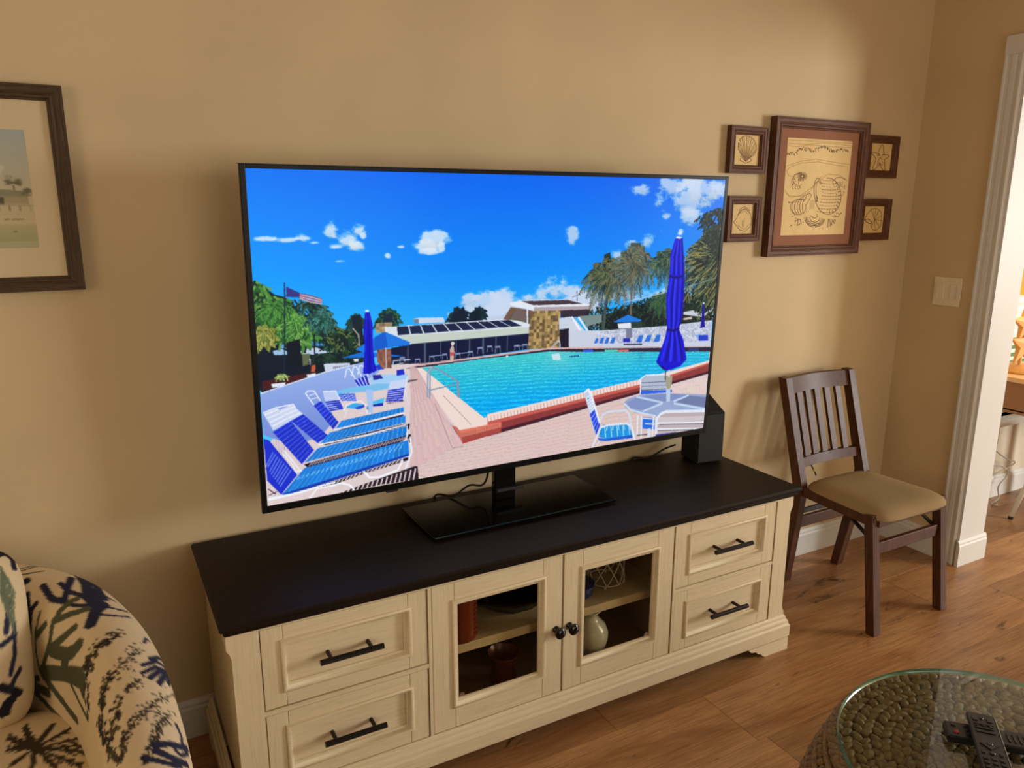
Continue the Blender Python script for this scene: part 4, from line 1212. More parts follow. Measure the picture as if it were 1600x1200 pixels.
('l',(104,72,36),5,[(505,467),(522,464)]),
('l',(104,72,36),4,[(347,493),(366,495)]),
('l',(104,72,36),4,[(374,496),(392,497)]),
('l',(104,72,36),4,[(400,498),(419,499)]),
('l',(104,72,36),4,[(426,499),(445,499)]),
('l',(104,72,36),4,[(453,499),(471,498)]),
('l',(104,72,36),4,[(479,497),(497,495)]),
('l',(104,72,36),4,[(505,494),(524,492)]),
('l',(104,72,36),5,[(341,520),(360,522)]),
('l',(104,72,36),5,[(368,523),(387,525)]),
('l',(104,72,36),5,[(395,525),(414,526)]),
('l',(104,72,36),5,[(422,526),(441,526)]),
('l',(104,72,36),5,[(449,526),(468,525)]),
('l',(104,72,36),5,[(476,524),(495,522)]),
('l',(104,72,36),5,[(503,521),(521,519)]),
('l',(104,72,36),4,[(335,547),(354,549)]),
('l',(104,72,36),4,[(362,550),(381,552)]),
('l',(104,72,36),4,[(389,552),(408,553)]),
('l',(104,72,36),4,[(416,554),(435,554)]),
('l',(104,72,36),4,[(444,553),(462,552)]),
('l',(104,72,36),4,[(471,552),(489,550)]),
('l',(104,72,36),4,[(497,549),(516,546)]),
('l',(104,72,36),5,[(329,574),(348,576)]),
('l',(104,72,36),5,[(356,577),(375,579)]),
('l',(104,72,36),5,[(383,579),(401,581)]),
('l',(104,72,36),5,[(410,581),(428,581)]),
('l',(104,72,36),5,[(436,581),(455,580)]),
('l',(104,72,36),5,[(463,579),(482,577)]),
('l',(104,72,36),5,[(490,576),(508,574)]),
('l',(104,72,36),4,[(323,601),(341,603)]),
('l',(104,72,36),4,[(349,604),(368,606)]),
('l',(104,72,36),4,[(375,607),(394,608)]),
('l',(104,72,36),4,[(402,608),(420,608)]),
('l',(104,72,36),4,[(428,608),(446,607)]),
('l',(104,72,36),4,[(454,606),(473,605)]),
('l',(104,72,36),4,[(480,604),(499,601)]),
('l',(104,72,36),6,[(496,401),(512,390)]),
('l',(104,72,36),6,[(509,430),(528,424)]),
('l',(104,72,36),6,[(517,462),(538,461)]),
('l',(104,72,36),6,[(519,494),(540,498)]),
('l',(104,72,36),6,[(514,524),(534,533)]),
('l',(104,72,36),6,[(504,551),(521,565)]),
('l',(104,72,36),6,[(488,574),(502,591)]),
('l',(104,72,36),6,[(467,590),(477,609)]),
('l',(104,72,36),6,[(443,598),(449,620)]),
('l',(104,72,36),5,[(458,376),(451,367),(447,357),(446,348),(449,338),(455,329),(463,321),(474,315),(487,310),(501,308),(516,308),(530,310),(543,314),(555,321),(565,328)]),
('l',(104,72,36),4,[(473,345),(491,377)]),
('l',(104,72,36),4,[(490,345),(503,380)]),
('l',(104,72,36),4,[(507,344),(514,383)]),
('l',(104,72,36),4,[(523,344),(526,386)]),
('l',(104,72,36),4,[(540,343),(537,389)]),
('l',(104,72,36),5,[(207,540),(213,560),(213,580),(205,598),(192,613),(173,623),(152,628),(130,626),(108,618),(91,605),(78,588),(71,568),(71,549),(78,530),(91,515)]),
('l',(104,72,36),5,[(116,620),(106,612),(98,602),(91,590),(86,577),(84,563),(84,550),(86,537),(91,525),(98,515),(106,507),(116,502),(127,499),(138,500),(149,503)]),
('l',(104,72,36),5,[(136,619),(128,611),(120,601),(114,589),(110,577),(108,563),(108,549),(109,537),(113,525),(119,515),(126,507),(134,502),(143,499),(153,499),(163,502)]),
('l',(104,72,36),5,[(156,619),(149,611),(143,601),(138,589),(134,576),(132,563),(131,549),(133,536),(136,524),(140,514),(146,507),(153,501),(160,499),(168,499),(176,502)]),
('l',(104,72,36),5,[(177,619),(171,611),(166,601),(161,589),(158,576),(156,562),(155,549),(156,536),(158,524),(161,514),(166,506),(171,501),(177,498),(183,499),(190,502)]),
('l',(104,72,36),5,[(197,619),(192,611),(188,600),(185,588),(182,575),(180,562),(179,548),(179,535),(181,524),(183,514),(186,506),(189,500),(194,498),(198,498),(203,501)]),
('l',(104,72,36),5,[(141,507),(168,474),(238,448),(257,464),(235,505),(212,546)]),
('l',(104,72,36),5,[(191,514),(212,465)]),
('l',(104,72,36),5,[(158,507),(186,474)]),
('l',(104,72,36),12,[(50,521),(60,526)]),
('l',(104,72,36),5,[(67,523),(93,525)]),
('l',(170,132,78),3,[(248,505),(247,578)]),
('l',(170,132,78),3,[(256,505),(255,578)]),
('l',(170,132,78),3,[(265,504),(263,578)]),
('l',(170,132,78),3,[(273,504),(272,577)]),
('l',(170,132,78),3,[(281,504),(280,577)]),
('l',(170,132,78),3,[(289,504),(288,577)]),
('l',(104,72,36),6,[(402,664),(400,678),(394,691),(386,702),(376,713),(364,721),(349,727),(334,731),(318,733),(302,733),(285,730),(270,725),(255,717),(242,708),(230,697),(221,685),(215,672),(211,658),(209,645)]),
('l',(104,72,36),6,[(388,662),(385,674),(381,685),(374,695),(365,703),(355,710),(343,716),(330,719),(316,721),(302,720),(288,718),(275,714),(262,707),(251,700),(242,690),(234,680),(228,669),(225,657),(223,646)]),
('l',(104,72,36),6,[(373,660),(371,670),(367,679),(362,687),(355,694),(346,700),(336,704),(325,707),(314,708),(303,708),(291,706),(280,702),(270,697),(261,691),(253,683),(246,675),(242,666),(239,656),(238,646)]),
('l',(104,72,36),6,[(354,657),(352,664),(350,671),(346,676),(340,682),(334,686),(327,689),(320,691),(312,692),(303,692),(295,690),(287,688),(280,684),(273,679),(268,674),(263,668),(260,661),(258,655),(257,648)]),
('l',(104,72,36),5,[(258,635),(306,659),(332,642),(320,622)]),
('l',(104,72,36),5,[(381,673),(399,678)]),
('l',(104,72,36),5,[(377,683),(393,691)]),
('l',(104,72,36),5,[(370,693),(385,703)]),
('l',(104,72,36),5,[(361,701),(374,713)]),
('l',(104,72,36),5,[(351,708),(361,721)]),
('l',(104,72,36),5,[(339,713),(347,727)]),
('l',(104,72,36),5,[(326,716),(331,731)]),
('l',(104,72,36),5,[(312,717),(314,733)]),
('l',(104,72,36),5,[(299,716),(297,731)]),
('l',(104,72,36),5,[(285,713),(281,728)]),
('l',(104,72,36),5,[(272,708),(265,722)]),
('l',(104,72,36),5,[(261,702),(251,714)]),
('l',(104,72,36),5,[(250,694),(238,704)]),
('l',(104,72,36),5,[(241,684),(227,692)]),
('l',(104,72,36),5,[(235,674),(219,679)]),
('l',(104,72,36),5,[(230,663),(213,666)]),
('l',(104,72,36),6,[(438,673),(436,741)]),
('l',(104,72,36),6,[(451,669),(449,734)]),
('l',(104,72,36),6,[(465,666),(461,728)]),
('l',(104,72,36),6,[(479,669),(473,721)]),
('l',(104,72,36),6,[(494,672),(486,714)]),
('l',(104,72,36),6,[(508,675),(498,707)]),
('l',(104,72,36),12,[(553,616),(561,619)]),
('l',(104,72,36),5,[(506,615),(545,623),(529,649),(489,632)]),
('l',(104,72,36),5,[(471,641),(510,649)]),
('l',(104,72,36),9,[(85,714),(95,718)]),
('l',(104,72,36),5,[(126,677),(171,668),(183,701),(139,718)]),
('l',(104,72,36),5,[(152,660),(148,718)]),
('l',(104,72,36),6,[(347,704),(351,707)]),
('l',(104,72,36),6,[(527,419),(531,422)]),
('l',(104,72,36),6,[(553,450),(558,453)]),
('l',(104,72,36),6,[(562,428),(566,431)]),
('l',(104,72,36),6,[(150,669),(154,673)]),
('l',(104,72,36),6,[(136,661),(140,665)]),
('l',(104,72,36),6,[(490,451),(495,454)]),
('l',(104,72,36),6,[(212,661),(216,664)]),
('l',(104,72,36),6,[(78,726),(82,730)]),
('l',(104,72,36),6,[(433,733),(438,736)]),
('l',(104,72,36),6,[(199,690),(203,693)]),
('l',(104,72,36),6,[(120,682),(124,685)]),
('l',(104,72,36),6,[(272,683),(276,687)]),
('l',(104,72,36),6,[(560,383),(564,387)]),
('l',(104,72,36),6,[(285,652),(289,655)]),
('l',(104,72,36),6,[(244,700),(248,703)]),
('l',(104,72,36),6,[(99,637),(103,640)]),
('l',(104,72,36),6,[(388,746),(392,749)]),
('l',(104,72,36),6,[(560,391),(564,395)]),
('l',(104,72,36),6,[(219,600),(223,603)]),
('l',(104,72,36),6,[(534,455),(538,458)]),
('l',(104,72,36),6,[(128,679),(132,683)]),
('l',(104,72,36),6,[(564,437),(568,440)]),
('l',(104,72,36),6,[(431,669),(435,672)]),
('l',(104,72,36),6,[(89,641),(92,644)]),
('l',(104,72,36),6,[(544,388),(548,391)]),
('l',(104,72,36),6,[(548,462),(552,465)]),
('l',(104,72,36),6,[(116,710),(120,713)]),
('l',(104,72,36),6,[(112,626),(116,629)]),
('l',(104,72,36),6,[(564,375),(569,378)]),
('l',(104,72,36),6,[(564,404),(568,407)]),
('l',(104,72,36),6,[(123,654),(127,657)]),
('l',(104,72,36),6,[(560,385),(565,388)]),
('l',(104,72,36),6,[(173,670),(177,673)])]
S1=[('l',(96,70,40),7.0,[(78,247),(58,217),(46,183),(42,147),(46,112),(59,81),(80,56),(107,40),(137,33),(169,37),(200,51),(227,74),(248,104),(261,139),(266,176),(261,211),(248,242)]),
('l',(130,98,58),5.6,[(148,329),(78,247)]),
('l',(130,98,58),5.6,[(148,329),(58,217)]),
('l',(130,98,58),5.6,[(148,329),(46,183)]),
('l',(130,98,58),5.6,[(148,329),(42,147)]),
('l',(130,98,58),5.6,[(148,329),(46,112)]),
('l',(130,98,58),5.6,[(148,329),(59,81)]),
('l',(130,98,58),5.6,[(148,329),(80,56)]),
('l',(130,98,58),5.6,[(148,329),(107,40)]),
('l',(130,98,58),5.6,[(148,329),(137,33)]),
('l',(130,98,58),5.6,[(148,329),(169,37)]),
('l',(130,98,58),5.6,[(148,329),(200,51)]),
('l',(130,98,58),5.6,[(148,329),(227,74)]),
('l',(130,98,58),5.6,[(148,329),(248,104)]),
('l',(130,98,58),5.6,[(148,329),(261,139)]),
('l',(130,98,58),5.6,[(148,329),(266,176)]),
('l',(130,98,58),5.6,[(148,329),(261,211)]),
('l',(130,98,58),5.6,[(148,329),(248,242)]),
('l',(150,118,70),4.199999999999999,[(153,322),(85,252)]),
('l',(150,118,70),4.199999999999999,[(153,322),(52,188)]),
('l',(150,118,70),4.199999999999999,[(153,322),(53,117)]),
('l',(150,118,70),4.199999999999999,[(153,322),(87,61)]),
('l',(150,118,70),4.199999999999999,[(153,322),(144,39)]),
('l',(150,118,70),4.199999999999999,[(153,322),(206,56)]),
('l',(150,118,70),4.199999999999999,[(153,322),(254,110)]),
('l',(150,118,70),4.199999999999999,[(153,322),(272,181)]),
('l',(150,118,70),4.199999999999999,[(153,322),(255,248)]),
('l',(96,70,40),7.0,[(81,296),(77,324),(146,354),(196,335),(216,321),(198,294)]),
('l',(96,70,40),7.0,[(77,269),(148,336),(203,273)])]
S2=[('l',(96,70,40),7.0,[(27,235),(65,198),(89,132),(113,74),(172,51),(248,101)]),
('l',(130,100,60),11.2,[(90,147),(130,91),(191,80),(251,130)]),
('l',(96,70,40),7.0,[(251,130),(285,218),(269,291),(206,349),(127,335),(75,285),(27,235)]),
('l',(96,70,40),4.199999999999999,[(90,140),(178,102),(239,160)]),
('l',(96,70,40),5.6,[(180,190),(169,299)]),
('l',(96,70,40),5.6,[(152,219),(153,292)]),
('l',(96,70,40),4.199999999999999,[(90,277),(188,328),(258,262)])]
S3=[('l',(96,70,40),8.399999999999999,[(108,155),(140,48),(155,39),(169,50),(194,162),(167,170),(250,166),(264,175),(264,189),(206,235),(213,260),(230,365),(220,377),(202,371),(133,279),(159,285),(81,370),(64,373),(55,358),(82,253),(85,220),(21,157),(22,144),(36,138),(129,164),(108,155)]),
('l',(140,100,70),7.0,[(108,294),(121,305)]),
('l',(140,100,70),7.0,[(146,295),(159,306)]),
('l',(140,100,70),7.0,[(176,257),(190,268)]),
('l',(140,100,70),7.0,[(158,295),(171,307)]),
('l',(140,100,70),7.0,[(112,258),(125,270)]),
('l',(140,100,70),7.0,[(132,258),(145,270)]),
('l',(140,100,70),7.0,[(170,184),(184,196)]),
('l',(140,100,70),7.0,[(107,168),(120,179)]),
('l',(140,100,70),7.0,[(112,175),(125,186)]),
('l',(140,100,70),7.0,[(151,299),(164,311)]),
('l',(140,100,70),7.0,[(132,207),(145,219)]),
('l',(140,100,70),7.0,[(143,203),(156,214)]),
('l',(140,100,70),7.0,[(183,263),(196,274)]),
('l',(140,100,70),7.0,[(108,198),(121,210)]),
('l',(140,100,70),7.0,[(180,294),(194,306)]),
('l',(140,100,70),7.0,[(166,223),(180,234)]),
('l',(140,100,70),7.0,[(195,161),(208,172)]),
('l',(140,100,70),7.0,[(108,274),(121,285)]),
('l',(140,100,70),7.0,[(131,169),(145,181)]),
('l',(140,100,70),7.0,[(167,301),(181,313)]),
('l',(140,100,70),7.0,[(150,212),(164,223)]),
('l',(140,100,70),7.0,[(96,175),(109,186)]),
('l',(140,100,70),7.0,[(197,230),(210,242)]),
('l',(140,100,70),7.0,[(192,168),(205,179)]),
('l',(140,100,70),7.0,[(113,171),(126,182)]),
('l',(140,100,70),7.0,[(130,171),(143,183)]),
('l',(140,100,70),7.0,[(122,221),(135,233)]),
('l',(140,100,70),7.0,[(120,171),(133,182)]),
('l',(140,100,70),7.0,[(110,300),(123,312)]),
('l',(140,100,70),7.0,[(116,236),(129,247)])]
S4=[('l',(96,70,40),7.0,[(23,200),(52,131),(107,62),(172,49),(237,77),(270,147),(276,217),(268,294),(209,342),(156,334),(122,284),(137,229)]),
('l',(96,70,40),5.6,[(167,204),(107,62)]),
('l',(96,70,40),5.6,[(167,204),(172,49)]),
('l',(96,70,40),5.6,[(167,204),(227,70)]),
('l',(96,70,40),5.6,[(167,204),(270,147)]),
('l',(96,70,40),5.6,[(167,204),(276,217)]),
('l',(96,70,40),5.6,[(167,204),(262,308)]),
('l',(96,70,40),5.6,[(167,204),(200,342)]),
('l',(96,70,40),5.6,[(167,204),(134,306)]),
('l',(96,70,40),9.799999999999999,[(23,200),(80,194),(138,236),(108,256),(53,228),(23,200)]),
('l',(150,118,70),4.199999999999999,[(173,195),(137,90)]),
('l',(150,118,70),4.199999999999999,[(173,195),(205,90)]),
('l',(150,118,70),4.199999999999999,[(173,195),(247,272)]),
('l',(150,118,70),4.199999999999999,[(173,195),(163,306)])]
FABA=[('l',(42,44,66),29.9,[(886,390),(893,397),(901,404),(910,412),(920,420),(925,429),(931,439),(939,450)]),
('l',(42,44,66),13.6,[(925,422),(941,422),(956,423),(972,424),(989,425),(1001,420),(1013,416),(1026,412),(1042,413),(1059,415),(1075,417)]),
('l',(42,44,66),17.4,[(1011,388),(1021,396),(1030,405),(1041,414),(1052,424),(1064,436),(1080,453)]),
('l',(42,44,66),16.4,[(1006,389),(1019,385),(1032,380),(1046,376),(1061,379),(1076,383),(1091,388),(1105,394)]),
('l',(42,44,66),11.1,[(949,419),(956,411),(965,403),(975,396),(990,392),(1006,389)]),
('l',(42,44,66),24.3,[(935,427),(949,428),(963,429),(977,430),(999,439),(1022,450),(1041,466),(1071,493)]),
('l',(42,44,66),6.5,[(1075,493),(1089,493),(1098,489),(1107,485),(1107,473)]),
('l',(42,44,66),7.6,[(911,415),(903,422),(897,430),(891,438),(887,447),(884,456),(883,465),(884,476),(889,489)]),
('l',(42,44,66),7.0,[(930,433),(924,442),(920,451),(917,461),(913,471),(912,483),(919,500)]),
('l',(42,44,66),19.5,[(936,431),(952,433),(968,434),(984,436),(1002,441),(1021,448),(1042,457),(1067,468),(1098,489)]),
('l',(42,44,66),17.7,[(944,445),(962,449),(979,453),(998,458),(1010,470),(1032,491)]),
('l',(42,44,66),7.6,[(1031,452),(1020,455),(1009,459),(998,463),(989,468),(980,473),(971,477),(963,482),(956,487)]),
('l',(42,44,66),20.3,[(957,461),(978,464),(999,469),(1019,478),(1052,501)]),
('l',(42,44,66),13.8,[(891,386),(900,393),(909,400),(914,408),(919,416),(926,425),(934,435)]),
('l',(84,86,62),16.4,[(1023,202),(1017,218),(1011,234),(1005,250),(999,266),(992,282),(984,295),(983,304),(984,313),(986,321),(989,329),(994,336),(993,344),(993,352),(994,359),(997,367),(995,374),(994,382),(994,391),(995,399),(992,406),(989,414)]),
('l',(84,86,62),16.8,[(998,341),(989,348),(981,355),(974,362),(968,370),(962,377),(956,384),(950,391),(946,399),(942,406),(939,414)]),
('l',(84,86,62),18.6,[(977,291),(963,303),(953,313),(944,323),(937,332),(930,341),(925,351),(921,360),(918,369)]),
('l',(84,86,62),30.5,[(986,281),(962,290),(940,298),(918,306),(896,314),(885,323),(875,331),(872,340),(869,348),(867,356)]),
('l',(84,86,62),25.7,[(890,317),(894,305),(903,292),(916,274)]),
('l',(84,86,62),42.9,[(1023,197),(1001,207),(979,219),(959,231),(938,243),(915,256),(889,269),(859,284),(829,298),(802,311),(791,307),(780,303),(769,300)]),
('l',(84,86,62),8.4,[(1034,196),(1039,206),(1043,216),(1047,226),(1051,236),(1055,247),(1056,260),(1057,273),(1056,284),(1056,294),(1053,305),(1052,315),(1053,324),(1055,333),(1058,342)]),
('l',(84,86,62),15.6,[(1053,289),(1040,300),(1031,311),(1023,321),(1017,330)]),
('l',(84,86,62),23.1,[(1015,192),(1002,189),(989,186),(977,183),(965,180),(953,177),(941,175),(927,173),(912,171),(897,170),(881,169),(864,169),(846,171),(827,174),(808,178)]),
('l',(84,86,62),13.3,[(870,258),(857,255),(845,252),(832,250),(818,248),(804,247),(789,247),(774,248),(758,250),(741,253),(724,257)]),
('l',(84,86,62),28.0,[(1087,138),(1065,138),(1044,141),(1023,144),(1002,149),(981,154)]),
('l',(84,86,62),18.7,[(1086,151),(1062,161),(1038,172)]),
('l',(84,86,62),17.2,[(1087,129),(1070,124),(1053,121),(1037,118),(1020,116),(1004,114),(988,112),(972,111),(956,110),(941,109),(924,109),(906,109)]),
('l',(84,86,62),7.6,[(1014,188),(1004,182),(994,177),(984,172),(974,168)]),
('l',(36,34,44),32.7,[(1092,310),(1095,318),(1098,326),(1102,333)]),
('l',(36,34,44),15.9,[(1102,333),(1108,341),(1114,348),(1121,356),(1128,364)]),
('l',(36,34,44),16.2,[(1135,345),(1125,341),(1115,337)]),
('l',(36,34,44),14.0,[(1084,355),(1088,345),(1093,336)]),
('l',(36,34,44),20.2,[(1114,305),(1113,297),(1113,288),(1115,278),(1114,267),(1113,255),(1112,243),(1111,231),(1110,220),(1109,208),(1108,196),(1107,184),(1106,172)]),
('l',(36,34,44),10.3,[(1083,313),(1080,305),(1079,297),(1079,288)]),
('l',(36,34,44),18.7,[(1164,374),(1158,380),(1153,387),(1149,395)]),
('l',(36,34,44),3.7,[(1191,409),(1185,416),(1180,423),(1176,432),(1174,443),(1176,462),(1168,465),(1162,469),(1157,477),(1148,477),(1139,481)]),
('l',(36,34,44),3.7,[(1185,400),(1178,404),(1170,408),(1163,413),(1157,419),(1151,425),(1146,432),(1142,439)]),
('l',(36,34,44),3.3,[(1195,421),(1190,428),(1186,435),(1183,444),(1183,458),(1184,473),(1180,477),(1171,477),(1162,477),(1157,481),(1148,481),(1139,485),(1130,485)]),
('l',(62,52,38),3,[(480,362),(486,365),(493,368),(499,371),(506,374),(514,377),(521,380),(529,383),(532,389),(536,395),(541,401),(546,407),(552,412),(558,418),(564,425),(569,433),(574,442),(581,452),(589,462),(595,471),(602,482),(612,494),(625,509),(647,530),(679,557)]),
('l',(90,80,58),4.2,[(610,500),(610,501),(609,502)]),
('l',(90,80,58),7.1,[(576,445),(575,446),(575,447)]),
('l',(90,80,58),7.6,[(498,382),(497,382),(495,383)]),
('l',(90,80,58),6.4,[(530,392),(529,393),(527,394)]),
('l',(62,52,38),6.3,[(688,557),(688,557),(688,557)]),
('l',(36,34,44),5.0,[(552,410),(551,411),(550,412)]),
('l',(62,52,38),5.7,[(608,483),(608,484),(607,485)]),
('l',(62,52,38),6.6,[(524,382),(523,383),(522,384)]),
('l',(62,52,38),4.2,[(519,391),(518,392),(517,392)]),
('l',(62,52,38),7.1,[(557,431),(556,432),(555,432)]),
('l',(62,52,38),6.6,[(510,370),(509,371),(508,372)]),
('l',(62,52,38),7.1,[(540,415),(539,416),(538,416)]),
('l',(62,52,38),9.5,[(490,357),(488,358),(487,358)]),
('l',(90,80,58),5.7,[(582,450),(581,450),(580,451)]),
('l',(90,80,58),10.0,[(541,380),(540,381),(538,381)]),
('l',(36,34,44),6.6,[(507,387),(506,388),(505,389)]),
('l',(62,52,38),5.7,[(536,407),(535,408),(534,408)]),
('l',(36,34,44),6.6,[(559,427),(558,428),(557,429)]),
('l',(62,52,38),6.4,[(490,366),(488,367),(487,368)]),
('l',(90,80,58),7.5,[(683,553),(688,557),(688,557)]),
('l',(36,34,44),9.5,[(486,371),(485,371),(483,372)]),
('l',(36,34,44),3.8,[(589,456),(589,456),(588,457)]),
('l',(36,34,44),4.2,[(567,438),(566,438),(565,439)]),
('l',(62,52,38),6.6,[(506,376),(505,377),(504,378)]),
('l',(62,52,38),5.7,[(579,454),(578,455),(577,455)]),
('l',(90,80,58),4.2,[(559,436),(558,436),(557,437)]),
('l',(36,34,44),10.0,[(491,374),(490,375),(488,375)]),
('l',(90,80,58),5.7,[(540,408),(539,408),(538,409)]),
('l',(62,52,38),8.3,[(560,435),(559,436),(558,437)]),
('l',(62,52,38),5.7,[(493,369),(492,369),(490,370)]),
('l',(62,52,38),6.3,[(609,481),(609,481),(608,482)]),
('l',(90,80,58),4.2,[(613,500),(612,501),(612,502)]),
('l',(62,52,38),7.1,[(610,482),(610,483),(609,484)]),
('l',(62,52,38),6.3,[(560,427),(560,427),(559,428)]),
('l',(62,52,38),7.1,[(602,473),(601,474),(601,475)]),
('l',(90,80,58),10.7,[(497,372),(495,373),(494,374)]),
('l',(90,80,58),7.0,[(670,557),(670,557),(670,561)]),
('l',(90,80,58),3.8,[(606,494),(605,495),(605,495)]),
('l',(90,80,58),8.6,[(482,359),(481,360),(479,361)]),
('l',(36,34,44),5.0,[(510,378),(509,379),(508,380)]),
('l',(36,34,44),3.8,[(650,503),(650,504),(650,505)]),
('l',(62,52,38),6.4,[(531,378),(530,379),(528,380)]),
('l',(90,80,58),4.2,[(529,389),(528,390),(527,390)]),
('l',(62,52,38),5.0,[(561,437),(560,438),(560,438)]),
('l',(62,52,38),4.2,[(485,366),(484,366),(483,367)]),
('l',(90,80,58),6.6,[(615,461),(614,462),(613,463)]),
('l',(62,52,38),10.0,[(527,376),(525,376),(524,377)]),
('l',(62,52,38),8.0,[(510,377),(509,378),(507,378)]),
('l',(62,52,38),3.8,[(692,557),(692,557),(692,557)]),
('l',(90,80,58),5.7,[(570,434),(569,434),(568,435)]),
('l',(36,34,44),7.1,[(607,497),(606,498),(606,499)]),
('l',(36,34,44),3.8,[(597,491),(597,492),(597,493)]),
('l',(36,34,44),7.1,[(534,400),(533,400),(532,401)]),
('l',(90,80,58),8.3,[(545,435),(544,436),(543,437)]),
('l',(62,52,38),7.1,[(598,466),(597,467),(596,467)]),
('l',(90,80,58),6.3,[(624,503),(624,504),(624,505)]),
('l',(62,52,38),6.4,[(492,382),(490,383),(489,384)]),
('l',(62,52,38),8.0,[(529,385),(527,385),(526,386)]),
('l',(36,34,44),9.5,[(559,401),(557,402),(556,402)]),
('l',(90,80,58),6.3,[(613,470),(612,470),(612,471)]),
('l',(36,34,44),7.1,[(563,435),(562,436),(561,436)]),
('l',(62,52,38),5.0,[(560,417),(559,418),(558,419)]),
('l',(90,80,58),5.0,[(577,458),(577,459),(576,459)]),
('l',(90,80,58),5.0,[(485,370),(484,371),(483,372)]),
('l',(90,80,58),5.0,[(544,397),(543,398),(542,399)]),
('l',(90,80,58),5.0,[(586,464),(585,465),(584,466)]),
('l',(36,34,44),5.0,[(580,469),(579,470),(578,471)]),
('l',(90,80,58),4.2,[(558,417),(557,418),(556,418)]),
('l',(36,34,44),5.0,[(566,454),(565,455),(565,455)]),
('l',(62,52,38),12.5,[(652,537),(653,539),(656,543)]),
('l',(36,34,44),10.7,[(519,379),(517,380),(516,381)]),
('l',(36,34,44),8.3,[(549,423),(548,424),(547,425)]),
('l',(90,80,58),7.1,[(560,424),(559,425),(558,425)]),
('l',(36,34,44),7.6,[(543,404),(542,404),(540,405)]),
('l',(36,34,44),5.7,[(579,449),(578,449),(577,450)]),
('l',(90,80,58),4.2,[(497,375),(496,375),(495,376)]),
('l',(62,52,38),9.4,[(706,557),(702,557),(702,557)]),
('l',(36,34,44),10.0,[(527,378),(525,378),(524,379)]),
('l',(90,80,58),5.7,[(569,415),(568,415),(567,416)]),
('l',(36,34,44),7.1,[(588,423),(587,424),(586,424)]),
('l',(36,34,44),7.6,[(538,383),(536,384),(535,384)]),
('l',(62,52,38),8.6,[(484,371),(483,372),(481,373)]),
('l',(36,34,44),6.6,[(567,445),(566,446),(565,447)]),
('l',(62,52,38),6.3,[(575,451),(575,451),(574,452)]),
('l',(62,52,38),4.2,[(484,367),(483,367),(482,368)]),
('l',(90,80,58),6.3,[(593,455),(593,456),(592,456)]),
('l',(62,52,38),6.4,[(486,359),(484,360),(483,361)]),
('l',(36,34,44),7.1,[(555,395),(554,396),(553,396)]),
('l',(36,34,44),5.0,[(554,414),(553,415),(552,416)]),
('l',(36,34,44),5.7,[(556,419),(555,420),(554,420)]),
('l',(90,80,58),12.5,[(661,561),(661,561),(656,561)]),
('l',(36,34,44),7.1,[(538,396),(537,396),(536,397)]),
('l',(36,34,44),7.6,[(519,391),(517,392),(516,392)]),
('l',(62,52,38),7.1,[(585,454),(584,454),(583,455)]),
('l',(62,52,38),6.3,[(595,480),(595,480),(594,481)]),
('l',(62,52,38),8.0,[(503,380),(501,380),(500,381)]),
('l',(62,52,38),6.3,[(599,471),(598,471),(598,472)]),
('l',(62,52,38),5.7,[(586,432),(585,433),(584,433)]),
('l',(90,80,58),6.3,[(622,482),(622,483),(621,483)]),
('l',(62,52,38),7.1,[(590,444),(589,444),(588,445)]),
('l',(90,80,58),5.0,[(665,561),(665,561),(665,561)]),
('l',(90,80,58),6.0,[(501,384),(499,384),(498,385)]),
('l',(90,80,58),7.1,[(618,480),(618,481),(617,482)]),
('l',(90,80,58),8.3,[(516,369),(515,370),(514,371)]),
('l',(36,34,44),6.3,[(580,453),(579,453),(579,454)]),
('l',(36,34,44),7.5,[(679,557),(679,557),(674,557)]),
('l',(36,34,44),5.7,[(542,406),(541,407),(540,407)]),
('l',(62,52,38),10.0,[(518,375),(517,376),(515,376)]),
('l',(36,34,44),4.2,[(565,441),(564,442),(563,442)]),
('l',(36,34,44),7.1,[(571,426),(570,426),(569,427)]),
('l',(62,52,38),10.0,[(517,386),(515,386),(514,387)]),
('l',(36,34,44),6.0,[(490,366),(489,367),(487,367)]),
('l',(62,52,38),7.0,[(692,557),(692,557),(688,557)]),
('l',(62,52,38),7.6,[(490,370),(488,371),(487,371)]),
('l',(90,80,58),7.1,[(555,435),(554,435),(553,436)]),
('l',(90,80,58),7.1,[(549,398),(548,398),(547,399)]),
('l',(36,34,44),4.2,[(572,438),(571,439),(570,439)]),
('l',(36,34,44),5.7,[(561,410),(560,411),(559,411)]),
('l',(90,80,58),7.6,[(511,377),(510,377),(508,378)]),
('l',(90,80,58),7.1,[(538,394),(537,395),(536,395)]),
('l',(36,34,44),7.1,[(479,370),(478,371),(477,371)]),
('l',(62,52,38),10.0,[(559,403),(557,403),(556,404)]),
('l',(62,52,38),6.6,[(601,472),(600,473),(599,474)]),
('l',(62,52,38),6.0,[(522,398),(521,399),(519,399)]),
('l',(90,80,58),4.2,[(547,407),(546,407),(545,408)]),
('l',(90,80,58),7.1,[(510,370),(509,371),(508,371)]),
('l',(36,34,44),5.0,[(577,437),(576,438),(575,439)]),
('l',(62,52,38),7.1,[(533,388),(532,389),(531,389)]),
('l',(90,80,58),7.1,[(578,462),(577,463),(576,463)]),
('l',(36,34,44),4.2,[(554,415),(553,415),(552,416)]),
('l',(62,52,38),5.0,[(564,407),(563,408),(562,409)]),
('l',(62,52,38),10.0,[(527,377),(525,377),(524,378)]),
('l',(90,80,58),8.0,[(517,380),(516,381),(514,381)]),
('l',(90,80,58),5.0,[(497,374),(496,375),(495,376)]),
('l',(90,80,58),5.7,[(483,364),(481,365),(480,365)]),
('l',(62,52,38),3,[(656,337),(662,342),(668,348),(675,353),(683,358),(690,363),(696,371),(702,378),(708,386),(710,394),(713,402),(717,410),(721,419),(727,427),(733,435),(742,445),(752,456),(764,468)]),
